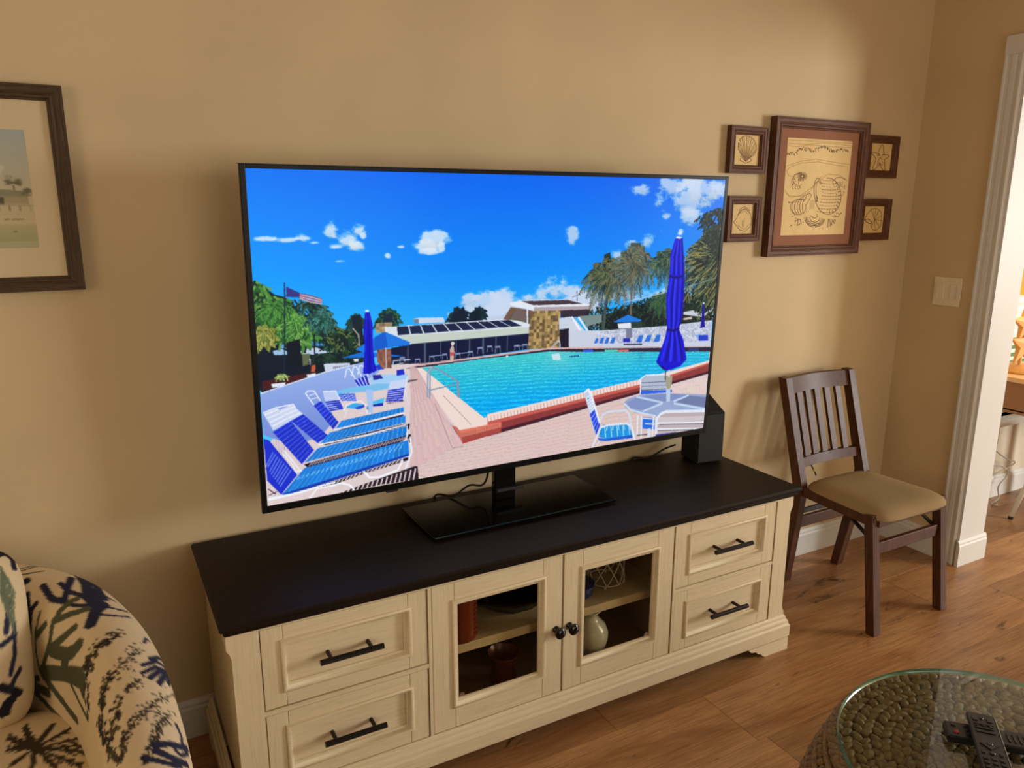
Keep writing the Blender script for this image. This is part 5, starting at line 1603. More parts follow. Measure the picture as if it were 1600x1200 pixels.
('l',(36,34,44),7.1,[(700,424),(699,425),(698,425)]),
('l',(62,52,38),8.0,[(699,401),(698,402),(696,402)]),
('l',(62,52,38),6.0,[(684,368),(682,368),(681,369)]),
('l',(62,52,38),7.5,[(675,348),(673,349),(671,350)]),
('l',(36,34,44),9.5,[(721,384),(720,384),(718,385)]),
('l',(36,34,44),4.2,[(755,447),(754,448),(753,448)]),
('l',(90,80,58),6.0,[(696,373),(694,373),(693,374)]),
('l',(90,80,58),6.0,[(703,367),(702,368),(700,368)]),
('l',(62,52,38),5.7,[(713,410),(712,410),(711,411)]),
('l',(90,80,58),9.9,[(695,358),(693,358),(691,359)]),
('l',(62,52,38),5.0,[(758,475),(757,475),(757,476)]),
('l',(62,52,38),4.2,[(758,453),(757,454),(756,454)]),
('l',(90,80,58),6.0,[(686,364),(684,364),(683,365)]),
('l',(90,80,58),7.1,[(755,457),(754,457),(753,458)]),
('l',(36,34,44),8.0,[(669,358),(667,358),(666,359)]),
('l',(62,52,38),8.6,[(694,364),(692,365),(691,366)]),
('l',(90,80,58),5.7,[(732,430),(731,430),(730,431)]),
('l',(36,34,44),6.0,[(660,353),(658,353),(657,354)]),
('l',(62,52,38),7.6,[(679,360),(677,361),(676,361)]),
('l',(62,52,38),7.1,[(728,441),(727,441),(726,442)]),
('l',(62,52,38),4.2,[(742,447),(741,448),(740,448)]),
('l',(90,80,58),9.5,[(680,370),(678,371),(677,371)]),
('l',(62,52,38),8.6,[(676,338),(674,339),(673,340)]),
('l',(62,52,38),5.7,[(746,437),(745,437),(744,438)]),
('l',(62,52,38),7.6,[(667,345),(666,345),(664,346)]),
('l',(90,80,58),8.0,[(694,369),(693,370),(691,370)]),
('l',(36,34,44),7.6,[(701,382),(699,383),(698,383)]),
('l',(62,52,38),8.0,[(711,386),(709,386),(708,387)]),
('l',(62,52,38),5.7,[(720,368),(719,368),(717,369)]),
('l',(62,52,38),10.0,[(708,392),(707,393),(705,393)]),
('l',(36,34,44),6.0,[(717,378),(716,379),(714,379)]),
('l',(36,34,44),7.5,[(663,346),(661,347),(659,348)]),
('l',(62,52,38),4.2,[(732,436),(731,437),(730,437)]),
('l',(62,52,38),4.2,[(727,398),(726,399),(725,399)]),
('l',(62,52,38),9.9,[(655,341),(653,342),(651,342)]),
('l',(36,34,44),5.7,[(711,422),(710,422),(708,423)]),
('l',(90,80,58),6.0,[(712,368),(710,368),(709,369)]),
('l',(62,52,38),5.7,[(676,354),(675,354),(673,355)]),
('l',(90,80,58),6.0,[(707,392),(705,392),(704,393)]),
('l',(36,34,44),10.0,[(674,349),(673,350),(671,350)]),
('l',(62,52,38),12.5,[(659,344),(657,345),(655,346)]),
('l',(36,34,44),6.0,[(685,366),(684,367),(682,367)]),
('l',(36,34,44),8.6,[(663,345),(662,346),(660,347)]),
('l',(62,52,38),7.1,[(766,448),(765,449),(764,449)]),
('l',(90,80,58),9.5,[(689,362),(688,362),(686,363)]),
('l',(62,52,38),8.0,[(681,362),(679,362),(678,363)]),
('l',(62,52,38),10.0,[(651,353),(650,354),(648,354)]),
('l',(90,80,58),5.7,[(721,425),(720,426),(719,426)]),
('l',(62,52,38),7.6,[(655,351),(654,351),(652,352)]),
('l',(90,80,58),5.7,[(705,367),(704,367),(702,368)]),
('l',(62,52,38),7.1,[(696,389),(695,390),(694,390)]),
('l',(62,52,38),9.5,[(684,358),(683,358),(681,359)]),
('l',(62,52,38),5.7,[(708,379),(706,380),(705,380)]),
('l',(36,34,44),5.7,[(742,459),(741,460),(740,460)]),
('l',(36,34,44),10.7,[(690,366),(689,367),(687,368)]),
('l',(90,80,58),7.1,[(763,436),(762,436),(761,437)]),
('l',(90,80,58),7.1,[(739,445),(738,445),(737,446)]),
('l',(62,52,38),5.7,[(711,374),(709,375),(708,375)]),
('l',(62,52,38),7.1,[(743,455),(742,455),(741,456)]),
('l',(62,52,38),6.0,[(690,369),(688,369),(687,370)]),
('l',(36,34,44),5.7,[(695,369),(694,369),(692,370)]),
('l',(90,80,58),7.1,[(707,376),(706,376),(705,377)]),
('l',(90,80,58),6.0,[(692,382),(690,382),(689,383)]),
('l',(90,80,58),5.7,[(697,369),(695,370),(694,370)]),
('l',(90,80,58),8.0,[(710,388),(708,388),(707,389)]),
('l',(62,52,38),9.5,[(684,400),(683,400),(681,401)]),
('l',(36,34,44),7.1,[(742,446),(741,447),(740,447)]),
('l',(36,34,44),12.5,[(677,344),(675,345),(673,346)]),
('l',(90,80,58),7.1,[(719,409),(718,410),(717,410)]),
('l',(36,34,44),9.5,[(708,376),(706,377),(705,377)]),
('l',(90,80,58),6.0,[(705,383),(704,384),(702,384)]),
('l',(62,52,38),5.7,[(724,438),(723,439),(722,439)]),
('l',(90,80,58),7.6,[(670,353),(668,354),(667,354)]),
('l',(90,80,58),6.3,[(755,470),(754,471),(754,471)]),
('l',(62,52,38),7.1,[(741,440),(740,440),(739,441)]),
('l',(90,80,58),5.7,[(723,418),(722,418),(721,419)]),
('l',(62,52,38),7.1,[(772,445),(771,445),(770,446)]),
('l',(36,34,44),7.1,[(722,418),(721,418),(720,419)]),
('l',(90,80,58),7.1,[(710,374),(709,374),(708,375)]),
('l',(90,80,58),6.0,[(707,385),(705,385),(704,386)]),
('l',(90,80,58),4.2,[(705,432),(704,433),(703,433)]),
('l',(36,34,44),8.6,[(679,347),(677,348),(676,349)]),
('l',(36,34,44),5.7,[(779,458),(778,458),(777,459)]),
('l',(36,34,44),5.7,[(679,351),(677,352),(676,352)]),
('l',(90,80,58),7.1,[(707,398),(706,399),(705,399)]),
('l',(36,34,44),10.0,[(696,387),(694,387),(693,388)]),
('l',(90,80,58),6.4,[(698,358),(696,359),(695,360)]),
('l',(62,52,38),8.6,[(691,368),(690,369),(688,370)]),
('l',(90,80,58),10.0,[(725,417),(723,417),(722,418)]),
('l',(90,80,58),4.2,[(722,434),(721,435),(720,435)]),
('l',(62,52,38),6.3,[(759,456),(758,457),(758,457)]),
('l',(90,80,58),5.7,[(711,376),(710,376),(708,377)]),
('l',(36,34,44),7.1,[(730,412),(729,412),(728,413)]),
('l',(36,34,44),10.0,[(693,352),(692,353),(690,353)]),
('l',(90,80,58),4.2,[(748,444),(747,444),(746,445)]),
('l',(90,80,58),10.7,[(671,339),(670,340),(668,341)]),
('l',(62,52,38),8.0,[(696,358),(694,358),(693,359)]),
('l',(62,52,38),12.5,[(650,342),(648,343),(646,344)]),
('l',(36,34,44),6.0,[(678,373),(676,373),(675,374)]),
('l',(90,80,58),6.0,[(664,355),(663,356),(661,356)]),
('l',(90,80,58),4.2,[(726,427),(725,427),(724,428)]),
('l',(62,52,38),7.1,[(749,462),(748,462),(747,463)]),
('l',(36,34,44),5.7,[(702,354),(700,355),(699,355)]),
('l',(62,52,38),12.4,[(668,347),(666,348),(664,348)]),
('l',(90,80,58),9.5,[(700,360),(699,360),(697,361)]),
('l',(36,34,44),7.1,[(717,444),(716,445),(715,445)]),
('l',(36,34,44),5.7,[(691,435),(690,435),(689,436)]),
('l',(90,80,58),5.7,[(727,443),(726,444),(725,444)]),
('l',(62,52,38),8.0,[(711,398),(709,398),(708,399)]),
('l',(90,80,58),10.0,[(681,349),(679,349),(678,350)]),
('l',(90,80,58),3.8,[(783,476),(783,476),(782,477)]),
('l',(62,52,38),4.2,[(755,432),(754,433),(753,433)]),
('l',(36,34,44),4.2,[(740,448),(739,449),(738,449)]),
('l',(62,52,38),10.0,[(739,414),(738,415),(736,415)]),
('l',(36,34,44),7.6,[(698,377),(697,377),(695,378)]),
('l',(36,34,44),8.0,[(687,351),(685,351),(684,352)]),
('l',(36,34,44),7.6,[(707,380),(705,381),(704,381)]),
('l',(90,80,58),5.7,[(705,415),(704,415),(703,416)]),
('l',(62,52,38),6.0,[(713,363),(711,363),(710,364)]),
('l',(36,34,44),4.2,[(742,436),(741,436),(740,437)]),
('l',(62,52,38),3,[(812,378),(810,388),(810,398),(811,408),(812,416),(815,424),(818,433),(823,442)]),
('l',(90,80,58),8.8,[(798,402),(796,402),(795,402)]),
('l',(90,80,58),5.7,[(804,406),(803,406),(801,407)]),
('l',(36,34,44),9.5,[(806,406),(805,406),(803,407)]),
('l',(90,80,58),8.8,[(814,388),(812,388),(811,388)]),
('l',(90,80,58),7.6,[(816,397),(814,398),(813,398)]),
('l',(90,80,58),8.8,[(813,385),(812,385),(810,385)]),
('l',(36,34,44),5.7,[(798,404),(796,405),(795,405)]),
('l',(62,52,38),5.7,[(822,431),(821,432),(820,432)]),
('l',(90,80,58),4.2,[(806,396),(805,396),(804,397)]),
('l',(36,34,44),9.5,[(811,384),(809,385),(808,385)]),
('l',(90,80,58),8.8,[(810,388),(808,388),(807,388)]),
('l',(36,34,44),5.0,[(830,445),(829,445),(828,445)]),
('l',(36,34,44),5.7,[(808,403),(806,404),(805,404)]),
('l',(90,80,58),8.0,[(816,445),(815,446),(813,446)]),
('l',(36,34,44),7.1,[(827,428),(826,428),(825,429)]),
('l',(62,52,38),4.2,[(825,429),(824,430),(823,430)]),
('l',(36,34,44),7.1,[(813,419),(812,420),(811,420)]),
('l',(36,34,44),5.3,[(809,419),(808,419),(806,419)]),
('l',(90,80,58),7.6,[(818,432),(817,432),(815,433)]),
('l',(62,52,38),9.5,[(811,399),(809,400),(808,400)]),
('l',(90,80,58),5.3,[(815,385),(814,385),(812,385)]),
('l',(90,80,58),7.6,[(815,393),(813,394),(812,394)]),
('l',(62,52,38),5.7,[(815,432),(814,433),(813,433)]),
('l',(90,80,58),6.0,[(811,431),(809,431),(808,432)]),
('l',(36,34,44),8.0,[(802,407),(801,408),(799,408)]),
('l',(62,52,38),4.2,[(800,410),(799,410),(798,411)]),
('l',(62,52,38),4.2,[(807,399),(806,399),(805,400)]),
('l',(36,34,44),6.0,[(808,400),(807,401),(805,401)]),
('l',(36,34,44),7.6,[(818,406),(817,406),(815,407)]),
('l',(36,34,44),5.7,[(834,438),(832,439),(831,439)]),
('l',(36,34,44),4.2,[(804,412),(803,413),(802,413)]),
('l',(62,52,38),8.0,[(809,421),(807,421),(806,422)]),
('l',(36,34,44),7.6,[(817,384),(816,384),(814,385)]),
('l',(62,52,38),9.5,[(803,390),(801,391),(800,391)]),
('l',(36,34,44),7.6,[(809,397),(808,397),(806,398)]),
('l',(36,34,44),6.0,[(815,423),(814,424),(812,424)]),
('l',(36,34,44),10.0,[(830,420),(829,421),(827,421)]),
('l',(36,34,44),7.1,[(813,428),(812,429),(811,429)]),
('l',(90,80,58),10.0,[(832,413),(830,413),(829,414)]),
('l',(36,34,44),7.0,[(823,419),(822,419),(820,419)]),
('l',(62,52,38),4.2,[(807,436),(806,436),(805,437)]),
('l',(36,34,44),10.0,[(812,405),(810,405),(809,406)]),
('l',(36,34,44),7.1,[(810,399),(809,400),(808,400)]),
('l',(36,34,44),10.0,[(813,381),(812,382),(810,382)]),
('l',(62,52,38),8.0,[(814,398),(812,398),(811,399)]),
('l',(90,80,58),5.7,[(829,446),(828,447),(827,447)]),
('l',(36,34,44),8.0,[(816,388),(814,388),(813,389)]),
('l',(36,34,44),5.3,[(807,403),(806,403),(804,403)]),
('l',(90,80,58),7.1,[(801,410),(800,411),(799,411)]),
('l',(62,52,38),5.7,[(823,433),(822,433),(821,434)]),
('l',(62,52,38),7.1,[(820,429),(819,429),(818,430)]),
('l',(36,34,44),10.0,[(811,416),(810,417),(808,417)]),
('l',(62,52,38),10.0,[(806,399),(804,399),(803,400)]),
('l',(90,80,58),5.7,[(809,401),(808,401),(806,402)]),
('l',(62,52,38),3,[(554,343),(560,347),(567,352),(574,356),(581,360),(588,364),(595,369),(602,374),(609,380),(617,385),(625,390)]),
('l',(36,34,44),10.0,[(623,360),(622,361),(620,361)]),
('l',(90,80,58),6.4,[(581,350),(579,351),(578,352)]),
('l',(90,80,58),5.7,[(577,353),(575,354),(574,354)]),
('l',(62,52,38),10.7,[(603,374),(602,375),(600,376)]),
('l',(62,52,38),10.7,[(557,343),(555,344),(554,345)]),
('l',(36,34,44),8.3,[(617,388),(616,389),(615,390)]),
('l',(90,80,58),10.7,[(581,357),(580,358),(578,359)]),
('l',(90,80,58),10.7,[(563,363),(562,364),(560,365)]),
('l',(36,34,44),7.1,[(620,385),(619,386),(618,386)]),
('l',(36,34,44),7.6,[(631,395),(630,395),(628,396)]),
('l',(36,34,44),6.0,[(561,348),(560,349),(558,349)]),
('l',(62,52,38),10.7,[(576,351),(574,352),(573,353)]),
('l',(90,80,58),5.7,[(612,385),(611,386),(610,386)]),
('l',(90,80,58),10.7,[(567,356),(566,357),(564,358)]),
('l',(62,52,38),6.6,[(589,372),(588,373),(587,374)]),
('l',(62,52,38),10.0,[(592,382),(591,383),(589,383)]),
('l',(36,34,44),5.7,[(642,386),(640,387),(639,387)]),
('l',(36,34,44),7.6,[(593,374),(592,374),(590,375)]),
('l',(90,80,58),5.7,[(636,390),(635,390),(634,391)]),
('l',(62,52,38),6.4,[(560,359),(559,360),(557,361)]),
('l',(62,52,38),7.6,[(567,368),(566,368),(564,369)]),
('l',(90,80,58),9.5,[(596,370),(595,370),(593,371)]),
('l',(36,34,44),8.3,[(613,379),(612,380),(611,381)]),
('l',(90,80,58),5.7,[(590,380),(588,381),(587,381)]),
('l',(62,52,38),6.4,[(579,354),(577,355),(576,356)]),
('l',(90,80,58),5.7,[(594,360),(593,360),(591,361)]),
('l',(62,52,38),6.4,[(554,350),(553,351),(551,352)]),
('l',(90,80,58),6.0,[(584,361),(583,362),(581,362)]),
('l',(62,52,38),10.0,[(601,380),(599,380),(598,381)]),
('l',(90,80,58),5.7,[(588,381),(587,381),(586,382)]),
('l',(36,34,44),5.7,[(588,369),(586,370),(585,370)]),
('l',(90,80,58),8.6,[(562,345),(560,346),(559,347)]),
('l',(36,34,44),7.6,[(627,394),(626,394),(624,395)]),
('l',(90,80,58),7.6,[(562,351),(561,351),(559,352)]),
('l',(36,34,44),10.7,[(594,374),(593,375),(591,376)]),
('l',(36,34,44),10.0,[(558,340),(556,341),(554,342)]),
('l',(62,52,38),9.9,[(556,353),(554,354),(552,354)]),
('l',(62,52,38),6.4,[(602,355),(600,356),(599,357)]),
('l',(62,52,38),7.1,[(591,374),(590,375),(589,375)]),
('l',(62,52,38),8.6,[(571,366),(569,367),(568,368)]),
('l',(90,80,58),10.7,[(632,377),(630,378),(629,379)]),
('l',(62,52,38),10.7,[(618,385),(617,386),(615,387)]),
('l',(62,52,38),10.7,[(619,369),(617,370),(616,371)]),
('l',(90,80,58),8.0,[(616,376),(615,377),(613,377)]),
('l',(90,80,58),9.5,[(641,386),(640,386),(638,387)]),
('l',(36,34,44),7.6,[(622,384),(620,385),(619,385)]),
('l',(90,80,58),7.6,[(591,357),(590,357),(588,358)]),
('l',(90,80,58),10.0,[(573,354),(571,354),(570,355)]),
('l',(36,34,44),9.5,[(592,376),(590,377),(589,377)]),
('l',(90,80,58),10.7,[(558,373),(557,374),(555,375)]),
('l',(90,80,58),7.6,[(587,381),(585,382),(584,382)]),
('l',(36,34,44),10.0,[(549,354),(547,354),(546,355)]),
('l',(62,52,38),6.0,[(553,347),(552,348),(550,348)]),
('l',(90,80,58),10.0,[(620,386),(618,386),(617,387)]),
('l',(90,80,58),8.0,[(620,369),(619,370),(617,370)]),
('l',(36,34,44),8.6,[(581,376),(579,377),(578,378)]),
('l',(90,80,58),10.7,[(592,367),(591,368),(589,369)]),
('l',(62,52,38),12.4,[(591,359),(589,360),(587,360)]),
('l',(90,80,58),5.7,[(564,353),(562,354),(561,354)]),
('l',(62,52,38),8.0,[(561,361),(559,361),(558,362)]),
('l',(62,52,38),3,[(484,445),(493,448),(502,452),(512,456),(522,460),(533,464),(546,476),(561,489)]),
('l',(36,34,44),5.7,[(544,483),(543,484),(543,485)]),
('l',(36,34,44),6.3,[(481,447),(481,448),(480,448)]),
('l',(62,52,38),5.7,[(480,443),(479,443),(478,444)]),
('l',(36,34,44),8.8,[(576,512),(576,513),(576,515)]),
('l',(90,80,58),6.3,[(560,492),(560,493),(560,494)]),
('l',(36,34,44),5.7,[(526,453),(525,454),(525,455)]),
('l',(36,34,44),4.2,[(494,449),(493,450),(492,450)]),
('l',(90,80,58),7.1,[(553,486),(553,487),(552,488)]),
('l',(90,80,58),4.2,[(484,454),(483,455),(482,455)]),
('l',(90,80,58),7.1,[(499,438),(498,439),(498,440)]),
('l',(90,80,58),5.7,[(529,458),(528,458),(527,459)]),
('l',(36,34,44),7.1,[(541,471),(540,472),(540,473)]),
('l',(36,34,44),7.1,[(486,441),(485,442),(484,442)]),
('l',(36,34,44),5.7,[(535,478),(534,478),(533,479)]),
('l',(90,80,58),3.8,[(512,458),(511,458),(511,459)]),
('l',(62,52,38),6.3,[(507,462),(507,462),(506,463)]),
('l',(90,80,58),5.7,[(517,452),(516,453),(515,453)]),
('l',(36,34,44),5.0,[(501,463),(501,464),(500,464)]),
('l',(36,34,44),6.3,[(522,454),(522,455),(521,455)]),
('l',(90,80,58),4.2,[(510,450),(509,450),(508,451)]),
('l',(62,52,38),6.3,[(562,485),(561,485),(561,486)]),
('l',(62,52,38),7.1,[(497,444),(496,444),(495,445)]),
('l',(90,80,58),5.7,[(549,480),(548,481),(548,482)]),
('l',(62,52,38),6.3,[(560,458),(560,459),(559,459)]),
('l',(36,34,44),6.3,[(531,456),(530,457),(530,457)]),
('l',(36,34,44),6.6,[(490,451),(489,452),(488,453)]),
('l',(90,80,58),5.7,[(517,461),(516,461),(515,462)]),
('l',(36,34,44),5.0,[(508,444),(508,445),(507,445)]),
('l',(36,34,44),3.8,[(540,473),(539,474),(539,474)]),
('l',(62,52,38),5.7,[(542,471),(541,472),(541,473)]),
('l',(90,80,58),8.3,[(520,452),(519,453),(518,454)]),
('l',(62,52,38),7.1,[(552,458),(551,459),(550,459)]),
('l',(36,34,44),5.7,[(528,458),(527,459),(526,459)]),
('l',(90,80,58),6.3,[(486,443),(486,443),(485,444)]),
('l',(36,34,44),5.0,[(540,488),(539,488),(539,489)]),
('l',(90,80,58),5.0,[(579,506),(579,507),(579,508)]),
('l',(90,80,58),6.3,[(513,462),(512,463),(512,463)]),
('l',(36,34,44),8.3,[(491,443),(490,444),(489,445)]),
('l',(90,80,58),6.3,[(540,475),(540,476),(539,476)]),
('l',(36,34,44),6.6,[(500,455),(499,456),(498,457)]),
('l',(62,52,38),5.7,[(564,467),(563,468),(562,468)]),
('l',(90,80,58),6.3,[(530,446),(529,446),(529,447)]),
('l',(90,80,58),5.0,[(569,465),(569,465),(568,466)]),
('l',(90,80,58),7.1,[(540,466),(539,467),(538,467)]),
('l',(62,52,38),6.3,[(559,463),(559,463),(558,464)]),
('l',(90,80,58),6.3,[(497,449),(496,449),(496,450)]),
('l',(62,52,38),3.8,[(550,476),(550,477),(549,477)]),
('l',(62,52,38),6.3,[(531,468),(530,468),(530,469)]),
('l',(62,52,38),4.2,[(487,446),(486,447),(485,447)]),
('l',(36,34,44),3.8,[(520,461),(520,462),(519,462)]),
('l',(62,52,38),5.7,[(537,470),(536,471),(536,472)]),
('l',(90,80,58),6.3,[(485,448),(485,448),(484,449)]),
('l',(90,80,58),8.3,[(516,455),(515,456),(514,457)]),
('l',(62,52,38),4.2,[(513,444),(512,444),(511,445)]),
('l',(36,34,44),6.3,[(535,490),(535,491),(535,492)]),
('l',(36,34,44),3.8,[(543,482),(543,482),(542,483)]),
('l',(62,52,38),5.7,[(561,480),(561,481),(560,482)]),
('l',(36,34,44),3.8,[(541,484),(540,485),(540,485)]),
('l',(62,52,38),5.7,[(514,457),(513,457),(512,458)]),
('l',(62,52,38),6.3,[(503,454),(502,455),(502,455)]),
('l',(62,52,38),6.3,[(539,485),(538,485),(538,486)]),
('l',(62,52,38),6.3,[(491,454),(490,455),(490,455)]),
('l',(62,52,38),5.7,[(549,470),(548,471),(548,472)]),
('l',(90,80,58),5.0,[(501,452),(500,453),(499,454)]),
('l',(62,52,38),5.7,[(492,445),(492,446),(491,447)]),
('l',(36,34,44),8.3,[(496,453),(495,454),(494,455)]),
('l',(36,34,44),7.1,[(509,453),(508,454),(507,454)]),
('l',(36,34,44),7.1,[(511,463),(511,464),(510,465)]),
('l',(62,52,38),3.8,[(546,453),(546,454),(545,454)]),
('l',(90,80,58),3.8,[(573,473),(572,474),(572,474)]),
('l',(90,80,58),7.1,[(529,474),(528,475),(528,476)]),
('l',(62,52,38),5.7,[(535,462),(534,462),(533,463)]),
('l',(90,80,58),7.1,[(543,480),(543,481),(542,482)]),
('l',(90,80,58),3.8,[(523,446),(522,446),(522,447)]),
('l',(36,34,44),5.7,[(561,476),(561,477),(560,478)]),
('l',(36,34,44),7.1,[(517,455),(516,456),(515,456)]),
('l',(90,80,58),4.2,[(552,497),(552,498),(551,499)]),
('l',(90,80,58),6.3,[(524,468),(523,468),(523,469)]),
('l',(62,52,38),7.1,[(556,467),(556,468),(555,469)]),
('l',(36,34,44),5.7,[(535,463),(535,464),(534,465)]),
('l',(62,52,38),6.3,[(564,495),(564,496),(564,497)]),
('l',(90,80,58),3.8,[(485,445),(485,445),(484,446)]),
('l',(90,80,58),4.2,[(539,455),(538,455),(537,456)]),
('l',(36,34,44),4.2,[(514,444),(513,445),(513,446)]),
('l',(36,34,44),6.3,[(547,478),(546,479),(546,479)]),
('l',(62,52,38),7.1,[(496,455),(495,455),(494,456)]),
('l',(36,34,44),6.3,[(574,494),(573,495),(573,495)]),
('l',(90,80,58),5.0,[(519,465),(518,465),(518,466)]),
('l',(36,34,44),3.8,[(492,456),(491,456),(491,457)]),
('l',(62,52,38),5.0,[(542,474),(541,475),(540,476)]),
('l',(62,52,38),3,[(645,407),(647,416),(651,425),(656,434),(662,444)]),
('l',(36,34,44),4.2,[(644,427),(643,428),(642,428)]),
('l',(90,80,58),5.7,[(653,428),(652,429),(651,429)]),
('l',(90,80,58),7.1,[(654,436),(653,436),(652,437)]),
('l',(90,80,58),4.2,[(642,420),(641,420),(640,421)]),
('l',(62,52,38),4.2,[(648,413),(647,413),(646,414)]),
('l',(90,80,58),5.7,[(659,442),(658,443),(657,443)]),
('l',(36,34,44),5.0,[(647,416),(646,417),(645,418)]),
('l',(62,52,38),5.0,[(647,445),(646,445),(646,446)]),
('l',(62,52,38),4.2,[(649,421),(648,422),(647,422)]),
('l',(62,52,38),4.2,[(632,418),(631,418),(630,419)]),
('l',(36,34,44),4.2,[(646,421),(645,421),(644,422)]),
('l',(36,34,44),7.1,[(670,453),(669,453),(668,454)]),
('l',(36,34,44),5.7,[(649,430),(648,430),(647,431)]),
('l',(90,80,58),7.1,[(650,419),(649,420),(648,420)]),
('l',(36,34,44),5.7,[(654,437),(653,438),(652,438)]),
('l',(90,80,58),6.0,[(643,413),(641,413),(640,414)]),
('l',(36,34,44),4.2,[(647,409),(646,409),(645,410)]),
('l',(90,80,58),7.1,[(652,422),(651,423),(650,423)]),
('l',(62,52,38),8.0,[(643,408),(641,408),(640,409)]),
('l',(36,34,44),4.2,[(635,409),(634,409),(633,410)]),
('l',(62,52,38),5.0,[(636,411),(635,412),(634,413)]),
('l',(36,34,44),5.7,[(648,417),(647,417),(646,418)]),
('l',(36,34,44),4.2,[(655,424),(654,425),(653,425)]),
('l',(62,52,38),5.7,[(642,405),(641,406),(640,406)]),
('l',(62,52,38),7.1,[(664,432),(663,433),(662,433)]),
('l',(36,34,44),4.2,[(647,414),(646,414),(645,415)]),
('l',(90,80,58),7.1,[(655,423),(654,424),(653,424)]),
('l',(36,34,44),7.1,[(658,433),(657,434),(656,434)]),
('l',(90,80,58),4.2,[(646,423),(645,423),(644,424)]),
('l',(90,80,58),7.1,[(660,432),(659,433),(658,433)]),
('l',(36,34,44),7.1,[(637,433),(636,433),(635,434)]),
('l',(90,80,58),7.1,[(647,408),(646,408),(645,409)]),
('l',(36,34,44),7.1,[(654,415),(653,415),(652,416)]),
('l',(62,52,38),5.7,[(659,442),(658,442),(657,443)]),
('l',(36,34,44),7.1,[(644,427),(643,427),(642,428)]),
('l',(90,80,58),4.2,[(650,418),(649,419),(648,419)]),
('l',(90,80,58),8.0,[(647,409),(645,409),(644,410)]),
('l',(90,80,58),7.1,[(647,413),(646,413),(645,414)]),
('l',(62,52,38),4.2,[(645,420),(644,420),(643,421)]),
('l',(90,80,58),7.1,[(650,412),(649,413),(648,413)]),
('l',(62,52,38),4.2,[(673,426),(672,426),(671,427)]),
('l',(90,80,58),5.7,[(646,408),(645,409),(644,409)]),
('l',(62,52,38),5.7,[(639,411),(638,411),(637,412)]),
('l',(62,52,38),5.7,[(647,413),(646,414),(645,414)]),
('l',(62,52,38),10.0,[(646,409),(644,409),(643,410)]),
('l',(36,34,44),6.6,[(645,406),(644,407),(643,408)]),
('l',(36,34,44),4.2,[(650,415),(649,416),(648,416)]),
('l',(90,80,58),7.1,[(652,428),(651,428),(650,429)]),
('l',(90,80,58),4.2,[(658,433),(657,434),(656,434)]),
('l',(62,52,38),4.2,[(654,413),(653,414),(652,414)]),
('l',(62,52,38),4.2,[(666,432),(665,432),(664,433)]),
('l',(90,80,58),5.7,[(640,445),(639,445),(638,446)]),
('l',(62,52,38),6.0,[(652,423),(650,423),(649,424)]),
('l',(90,80,58),6.0,[(643,407),(641,407),(640,408)]),
('l',(62,52,38),3,[(645,332),(634,333),(623,333),(611,333),(599,334),(588,335),(576,336),(564,337),(552,338),(540,340),(525,345),(512,350),(498,354),(486,359)]),
('l',(36,34,44),7.5,[(627,331),(625,332),(623,333)]),
('l',(36,34,44),7.5,[(577,331),(575,332),(573,333)]),
('l',(36,34,44),12.4,[(531,345),(529,345),(527,346)]),
('l',(36,34,44),8.6,[(492,360),(491,361),(489,362)]),
('l',(90,80,58),6.0,[(531,345),(529,345),(528,346)]),
('l',(36,34,44),7.5,[(580,332),(578,333),(576,334)]),
('l',(62,52,38),7.5,[(539,340),(537,341),(535,342)]),
('l',(36,34,44),6.4,[(579,342),(578,343),(576,344)]),
('l',(36,34,44),12.5,[(539,336),(537,337),(535,338)]),
('l',(62,52,38),6.4,[(506,352),(505,353),(503,354)]),
('l',(62,52,38),8.0,[(495,357),(494,358),(492,358)]),
('l',(90,80,58),8.6,[(515,350),(514,351),(512,352)]),
('l',(62,52,38),7.5,[(529,333),(527,334),(525,335)]),
('l',(36,34,44),8.0,[(495,354),(494,355),(492,355)]),
('l',(36,34,44),8.6,[(510,352),(509,353),(507,354)]),
('l',(90,80,58),6.4,[(567,339),(566,340),(564,341)]),
('l',(90,80,58),8.6,[(492,358),(490,359),(489,360)]),
('l',(62,52,38),12.5,[(646,325),(644,326),(642,327)]),
('l',(36,34,44),8.6,[(502,356),(500,357),(499,358)]),
('l',(90,80,58),10.0,[(584,320),(581,321),(579,322)]),
('l',(36,34,44),10.0,[(571,334),(569,335),(567,336)]),
('l',(90,80,58),12.5,[(596,325),(594,326),(592,327)]),
('l',(90,80,58),5.7,[(476,368),(475,368),(474,369)]),
('l',(62,52,38),10.0,[(521,331),(519,332),(517,333)]),
('l',(36,34,44),8.6,[(506,347),(505,348),(503,349)]),
('l',(62,52,38),8.6,[(639,336),(638,337),(636,338)]),
('l',(90,80,58),10.0,[(571,331),(569,332),(567,333)]),
('l',(36,34,44),8.0,[(499,353),(498,354),(496,354)]),
('l',(90,80,58),12.5,[(549,337),(547,338),(545,339)]),
('l',(62,52,38),8.6,[(520,355),(519,356),(517,357)]),
('l',(90,80,58),6.0,[(631,334),(629,334),(628,335)]),
('l',(36,34,44),10.7,[(611,341),(609,342),(608,343)]),
('l',(62,52,38),6.4,[(530,344),(528,345),(527,346)]),
('l',(36,34,44),8.6,[(501,352),(499,353),(498,354)]),
('l',(36,34,44),6.4,[(623,335),(621,336),(620,337)]),
('l',(36,34,44),7.5,[(584,339),(582,340),(580,341)]),
('l',(62,52,38),7.4,[(632,330),(630,331),(628,331)]),
('l',(62,52,38),5.7,[(480,357),(479,358),(478,358)]),
('l',(62,52,38),10.7,[(526,344),(524,345),(523,346)]),
('l',(36,34,44),7.5,[(540,336),(538,337),(536,338)]),
('l',(62,52,38),10.0,[(634,335),(632,336),(630,337)]),
('l',(90,80,58),7.6,[(638,335),(637,335),(635,336)]),
